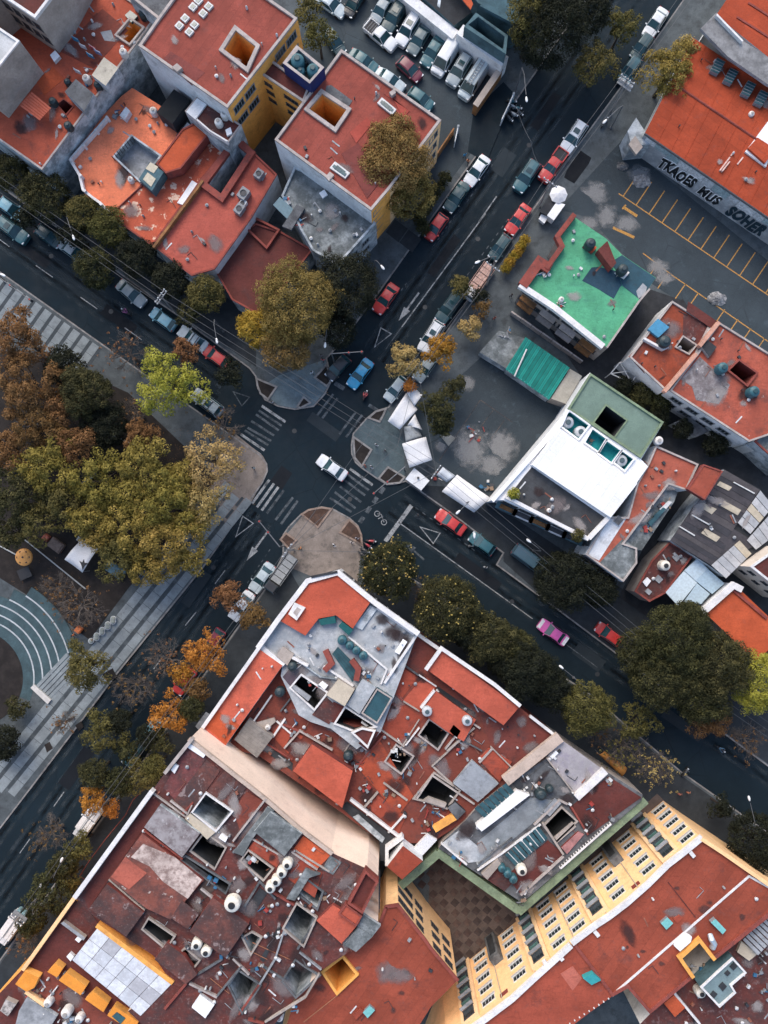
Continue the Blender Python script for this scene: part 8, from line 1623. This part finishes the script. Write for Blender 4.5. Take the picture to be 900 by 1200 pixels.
for a in ((86, 278, 98, 268, 'street lamp above the silver car on the avenue'), (254, 399, 262, 388, 'street lamp beside the mustard crown'), (381, 404, 388, 395, 'street lamp under the dark round tree'), (560, 307, 575, 318, 'street lamp over the flatbed truck'), (537, 600, 545, 590, 'street lamp in front of the large white awning'), (617, 116, 604, 108, 'street lamp at the car park gate'), (658, 782, 672, 794, 'street lamp above the avenue lane near the taxi'), (878, 936, 862, 955, 'street lamp with white head beside the dark lower road'), (47, 1039, 60, 1052, 'street lamp at the dark olive tree of the side street'), (620, 634, 625, 645, 'street lamp by the light blue van'), (709, 142, 716, 150, 'street lamp by the wall of the yellow bay car park'), (448, 313, 440, 322, 'street lamp by the small grey driveway'), (72, 1008, 82, 1014, 'street lamp between the trees of the lower side street'), (3, 322, 6, 330, 'street lamp at the corner of the banded paving'), (556, 662 - 34, 550, 640, 'low lamp on the avenue pavement')):
    lamp(*a[:4], a[4])
# traffic signal masts
def signal(px0, px1, label, z=6.0):
    A, B = P(*px0, PV), P(*px1, z); o = thing('traffic_signal', label, 'traffic light', (A.x, A.y, PV)); MB().tube([(A.x, A.y, PV - .02), (A.x, A.y, z), (B.x, B.y, z)], [.11, .09, .06], 8).obj('mast', STEEL, o)
    for u in (.55, .97):
        c = Vector((A.x, A.y, z)).lerp(B, u); h = MB().box((c.x, c.y, z - .45), (.34, .34, .95), A_AVE).obj('signal_head', FRAME_D, o)
        for i, cl in enumerate(((.4, .03, .02), (.5, .3, .02), (.02, .3, .12))): MB().lathe([(.11, 0), (.12, .03)], (c.x + .0, c.y, z + .03), 8).obj('lens', plain('lens_%d' % i, cl, .3), h) if i == 0 else None
    return o
signal((474, 551), (437, 579), 'long traffic signal mast over the crosswalk near the awnings'); signal((334, 640), (303, 610), 'traffic signal mast on the tan corner reaching over the side street'); signal((5, 328), (36, 352), 'traffic signal mast on the banded paving'); signal((392, 425), (425, 412), 'traffic signal mast at the triangular bed')
# people
SKIN = plain('skin', (.35, .20, .13), .6); HAIR = plain('hair', (.015, .012, .01), .7)
def person_mesh(name, pose):
    J = {'pel': (0, 0, .95), 'che': (0, 0, 1.28), 'nec': (0, 0, 1.46), 'hea': (.02, 0, 1.60), 'top': (.02, 0, 1.70)}
    if pose == 'walk': L = {'hl': (0, .10, .92), 'kl': (.16, .11, .50), 'al': (.10, .11, .09), 'tl': (.26, .11, .05), 'hr': (0, -.10, .92), 'kr': (.02, -.11, .50), 'ar': (-.26, -.11, .14), 'tr': (-.14, -.11, .05), 'sl': (0, .20, 1.40), 'el': (-.12, .25, 1.14), 'wl': (-.02, .27, .90), 'fl': (.03, .27, .80), 'sr': (0, -.20, 1.40), 'er': (.08, -.25, 1.14), 'wr': (.24, -.24, .95), 'fr': (.31, -.23, .88)}
    else: L = {'hl': (0, .12, .92), 'kl': (.42, .22, .86), 'al': (.30, .22, .48), 'tl': (.45, .22, .42), 'hr': (0, -.12, .92), 'kr': (.42, -.22, .86), 'ar': (.30, -.22, .48), 'tr': (.45, -.22, .42), 'sl': (.08, .20, 1.38), 'el': (.30, .30, 1.18), 'wl': (.52, .32, 1.05), 'fl': (.60, .30, 1.03), 'sr': (.08, -.20, 1.38), 'er': (.30, -.30, 1.18), 'wr': (.52, -.32, 1.05), 'fr': (.60, -.30, 1.03)}
    J.update(L); R_ = {'pel': .15, 'che': .16, 'nec': .06, 'hea': .105, 'top': .07, 'hl': .10, 'kl': .065, 'al': .045, 'tl': .04, 'sl': .07, 'el': .048, 'wl': .036, 'fl': .03}
    E = [('pel', 'che'), ('che', 'nec'), ('nec', 'hea'), ('hea', 'top')] + [(a + s, c + s) for s in 'lr' for a, c in (('h', 'k'), ('k', 'a'), ('a', 't'), ('s', 'e'), ('e', 'w'), ('w', 'f'))] + [('pel', 'hl'), ('pel', 'hr'), ('che', 'sl'), ('che', 'sr')]
    ks = list(J); me = bpy.data.meshes.new(name); me.from_pydata([J[k] for k in ks], [(ks.index(a), ks.index(c)) for a, c in E], []); o = bpy.data.objects.new(name, me); COL.objects.link(o)
    md = o.modifiers.new('skin', 'SKIN'); sv = me.skin_vertices[0].data
    for i, k in enumerate(ks): r = R_.get(k) or R_.get(k[0] + 'l'); sv[i].radius = (r, r); sv[i].use_root = (k == 'pel')
    o.modifiers.new('sub', 'SUBSURF').levels = 1
    out = bpy.data.meshes.new_from_object(o.evaluated_get(bpy.context.evaluated_depsgraph_get())); bpy.data.objects.remove(o)
    t = NT('clothes_' + name); oi = t.n('ShaderNodeObjectInfo'); tc = t.n('ShaderNodeSeparateXYZ'); t.put(tc.inputs[0], t.co()); c = t.mix(t.ramp(tc.outputs[2], .90, .96), (.02, .022, .03), oi.outputs['Color']); c = t.mix(t.ramp(tc.outputs[2], 1.47, 1.49), c, (.35, .20, .13)); t.out(c, .8)
    out.materials.clear(); out.materials.append(t.m); return out
PM = {k: person_mesh(k, k) for k in ('walk', 'ride')}
hair_m = {k: MB().lathe([(.115, -.04), (.12, .03), (.09, .09), (.02, .12)], (0.0, 0, 1.64), 8).mesh('hair', HAIR) for k in PM}
def person(px, py, a, col, label, pose='walk', z=PV, group='people on the streets', dz=0.0):
    p = P(px, py, z + 1.5); o = place('person', PM[pose], None, (p.x, p.y, z + dz), a); o.color = (*col, 1); tag(o, label, 'person', group)
    h = bpy.data.objects.new('hair', hair_m[pose]); COL.objects.link(h); h.parent = o
    return o
for x, y, a, c, l in ((384, 548 - 30, 1, (.1, .1, .12), ''), (441, 521, .6, (.5, .5, .52), 'person in pale top walking on the corner under the cables'), (451, 528, 2.4, (.12, .13, .15), 'person in dark top walking near the long awning'), (435, 547, .3, (.45, .46, .5), 'person in light grey top beside the leaf shaped bed'), (428, 546, 3.4, (.4, .12, .08), 'person in reddish top beside the leaf shaped bed'), (378, 421, 1.2, (.4, .10, .10), 'person in red top on the pavement by the triangular bed'), (376, 416, 1.2, (.14, .14, .16), 'person in dark top next to the one in red'), (365, 436, 2.0, (.55, .55, .56), 'person in white top crossing the rounded corner'), (391, 639, .4, (.6, .6, .62), 'person in white at the brown bed of the tan corner'), (351, 643, 2, (.45, .18, .06), 'person in orange vest at the corner pole'), (412, 636, 1, (.55, .5, .5), 'person in pale pink top by the motorcycles'), (418, 631, 1, (.3, .3, .34), 'person in grey top by the motorcycles'), (318, 471, 1.5, (.3, .3, .32), 'person waiting at the kerb by the dark soil bed'), (545, 180, 2, (.03, .2, .35), 'person in blue top beside the driveway'), (549, 187, 1, (.5, .2, .1), 'person in orange beside the driveway'), (569, 665, 1, (.4, .42, .44), 'person crossing the avenue by the teal hatchback'), (490, 604, 3, (.05, .05, .06), 'person in black at the parking line of the avenue'), (798, 932, 1, (.35, .12, .08), 'person in red on the lower pavement'), (808, 930, 1, (.4, .15, .08), 'person in orange top on the lower pavement'), (296, 548, 1, (.2, .25, .28), 'person standing at the plaza corner'), (150, 655, 1, (.3, .35, .4), 'person near the white canopy in the park'), (84, 745, 2, (.5, .15, .05), 'person in orange shirt in the playground'), (560, 672 - 20, 2, (.3, .3, .3), ''), (580, 372, 2, (.3, .08, .06), 'person by the red parapet house'), (600, 345, 2, (.06, .06, .07), 'person in black walking past the yellow hedge')):
    if l: person(x, y, a, c, l)
def rider(m, col, label):
    o = place('person', PM['ride'], None, (m.location.x, m.location.y, m.location.z), m.rotation_euler.z); d = Vector((math.cos(m.rotation_euler.z), math.sin(m.rotation_euler.z), 0)); o.location += d * -.28; o.color = (*col, 1); tag(o, label, 'person', 'people on the streets'); h = bpy.data.objects.new('hair', hair_m['ride']); COL.objects.link(h); h.parent = o
rider(M_RIDE, (.45, .10, .10), 'person in red jacket riding into the junction'); rider(M_RIDE2, (.35, .12, .28), 'person in pink jacket riding along the avenue'); rider(MOTO_ON_AVE, (.1, .2, .3), 'person in blue jacket riding on the lower avenue')
# playground and park furniture
t = thing('mushroom_table', 'orange round roof with dark spots on the playground', 'play shelter', P(27, 653, PV)); p = P(27, 653, 2.4); MB().lathe([(1.32, 2.1), (1.2, 2.3), (.7, 2.5), (.05, 2.58)], (p.x, p.y, 0), 20).obj('roof', plain('play_orange', (.62, .28, .07), .5), t); MB().tube([(p.x, p.y, PV), (p.x, p.y, 2.4)], .12, 8).obj('post', FRAME_D, t)
for i in range(7):
    a = i * 1.05; r_ = .85 if i < 6 else 0; zz = 2.41 if i < 6 else 2.57; MB().lathe([(.17, 0), (.15, .03)], (p.x + r_ * math.cos(a), p.y + r_ * math.sin(a), zz), 9).obj('spot', plain('play_dark', (.03, .02, .02)), t)
t = thing('playhouse', 'small dark play table beside the orange spotted roof', 'table', P(28, 672, PV)); c = P(28, 672, 1); MB().box((c.x, c.y, .8), (1.9, 1.6, .12), .4).obj('table_top', TRIM, t); MB().box((c.x, c.y, .45), (.3, .3, .6), .4).obj('leg', FRAME_D, t)
t = awning('white canopy with dark bird shaped print in the park', T8((340, 160), (420, 65), (520, 100), (435, 230)), 3.0, CANV)
p = P(*T8((440, 185))[0], 3.25); q = [Vector((p.x + x, p.y + y)) for x, y in ((-.1, -.9), (.25, -.2), (.8, .1), (.2, .2), (.1, .8), (-.15, .25), (-.6, .5), (-.3, -.1))]; MB().prism(q, 3.30, 3.33).obj('dark_print', TRIM, t)
for i, (x, y, w_, l_, c, lb) in enumerate(((66, 639, 2.2, 1.6, (.14, .10, .08), 'wooden play deck beside the white canopy'), (54, 630, .9, .9, (.35, .10, .06), 'red play box at the playground edge'), (92, 738, .9, .9, (.5, .14, .04), 'orange ball shaped seat in the playground'), (135, 668, 3.0, 1.6, (.06, .12, .15), 'blue-white stall under the olive tree'), (95, 633, 1.2, .7, (.4, .4, .4), 'grey crate behind the white canopy'))):
    c_ = P(x, y, .6); o = thing('play_box', lb, 'play equipment', (c_.x, c_.y, PV)); mt = plain('play_%d' % i, c, .6, var=.3); MB().box((c_.x, c_.y, .5), (w_, l_, .7), A_AVE).obj('box', mt, o); MB().box((c_.x, c_.y, .9), (w_ * .8, l_ * .8, .12), A_AVE).obj('top', mt, o)
for i in range(9):
    u = i / 8; x, y = 133 - 26 * u + (i % 2) * 3, 725 + 26 * u; c_ = P(x, y, .5); o = thing('flower_pot', 'white round pot in the row beside the park pavement', 'flower pot', (c_.x, c_.y, PV), group='white pots along the park hedge'); MB().lathe([(.30, 0), (.42, .35), (.45, .5), (.40, .52)], (c_.x, c_.y, PV - .01), 12).obj('pot', plain('pot_white', (.5, .52, .52)), o); MB().lathe([(.38, .50), (.3, .66), (.1, .74)], (c_.x, c_.y, PV), 9).obj('plant', plain('pot_green', (.25, .27, .24)), o)
for x0, y0, x1, y1, l in ((110, 540 - 40, 158, 520 + 2, 'long pale pole lying between the park trees'), (0, 640, 28, 655, 'pale rail at the playground path'), (20, 625, 100, 690, 'low grey kerb round the playground')):
    A, B = P(x0, y0, .4), P(x1, y1, .4); o = thing('park_rail', l, 'rail', (A.x, A.y, PV)); MB().tube([A, B], .10, 6).obj('rail', plain('rail_grey', (.3, .32, .33)), o)
    for u in (0, .5, 1): c_ = A.lerp(B, u); MB().tube([(c_.x, c_.y, PV - .02), (c_.x, c_.y, .4)], .07, 6).obj('post', MATS['rail_grey'], o)
for x, y, l, w_ in ((18, 545 + 0, 'dark park kiosk roof seen through the yellow trees', 3.0), (27, 497, 'slanted dark hut roof between the brown trees', 2.6), (92, 553, 'dark pitched kiosk roof under the yellow park trees', 3.6)):
    c_ = P(x, y, 3); o = thing('park_kiosk', l, 'kiosk', (c_.x, c_.y, PV)); MB().box((c_.x, c_.y, 1.4), (w_ * .8, w_ * .6, 2.5), .5).obj('wall', WG, o); MB().box((c_.x, c_.y, 2.75), (w_, w_ * .8, .25), .5, taper=.7).obj('roof', G_DK, o)
# fallen leaves under the park trees and along kerbs
rng = np.random.default_rng(3); pts = []
for (x, y, sx_, sy_, n) in ((190, 560, 60, 60, 260), (60, 700, 40, 40, 90), (60, 480, 60, 60, 90), (370, 440, 30, 25, 40), (250, 560, 30, 30, 120)):
    pts.append(np.stack([rng.normal(x, sx_ * .5, n), rng.normal(y, sy_ * .5, n)], 1))
pp = np.concatenate(pts); wx = (pp[:, 0] - CX) * S; wy = (CY - pp[:, 1]) * S; n = len(pp); C3 = np.stack([wx, wy, np.full(n, PV + .06)], 1)
C3 = C3.copy()
lm = leaf_mesh('fallen_leaves', C3, [.35] * n, rng, .07, 3.0, LMAT['brown'], 0, 1); vz = np.empty(len(lm.vertices) * 3, dtype=np.float32); lm.vertices.foreach_get('co', vz); vz[2::3] = PV + .05 + .02 * rng.random(len(lm.vertices)); lm.vertices.foreach_set('co', vz); lm.update(); lo = bpy.data.objects.new('fallen_leaves', lm); COL.objects.link(lo); tag(lo, 'dry yellow leaves scattered on the pavements', 'leaves', kind='stuff')
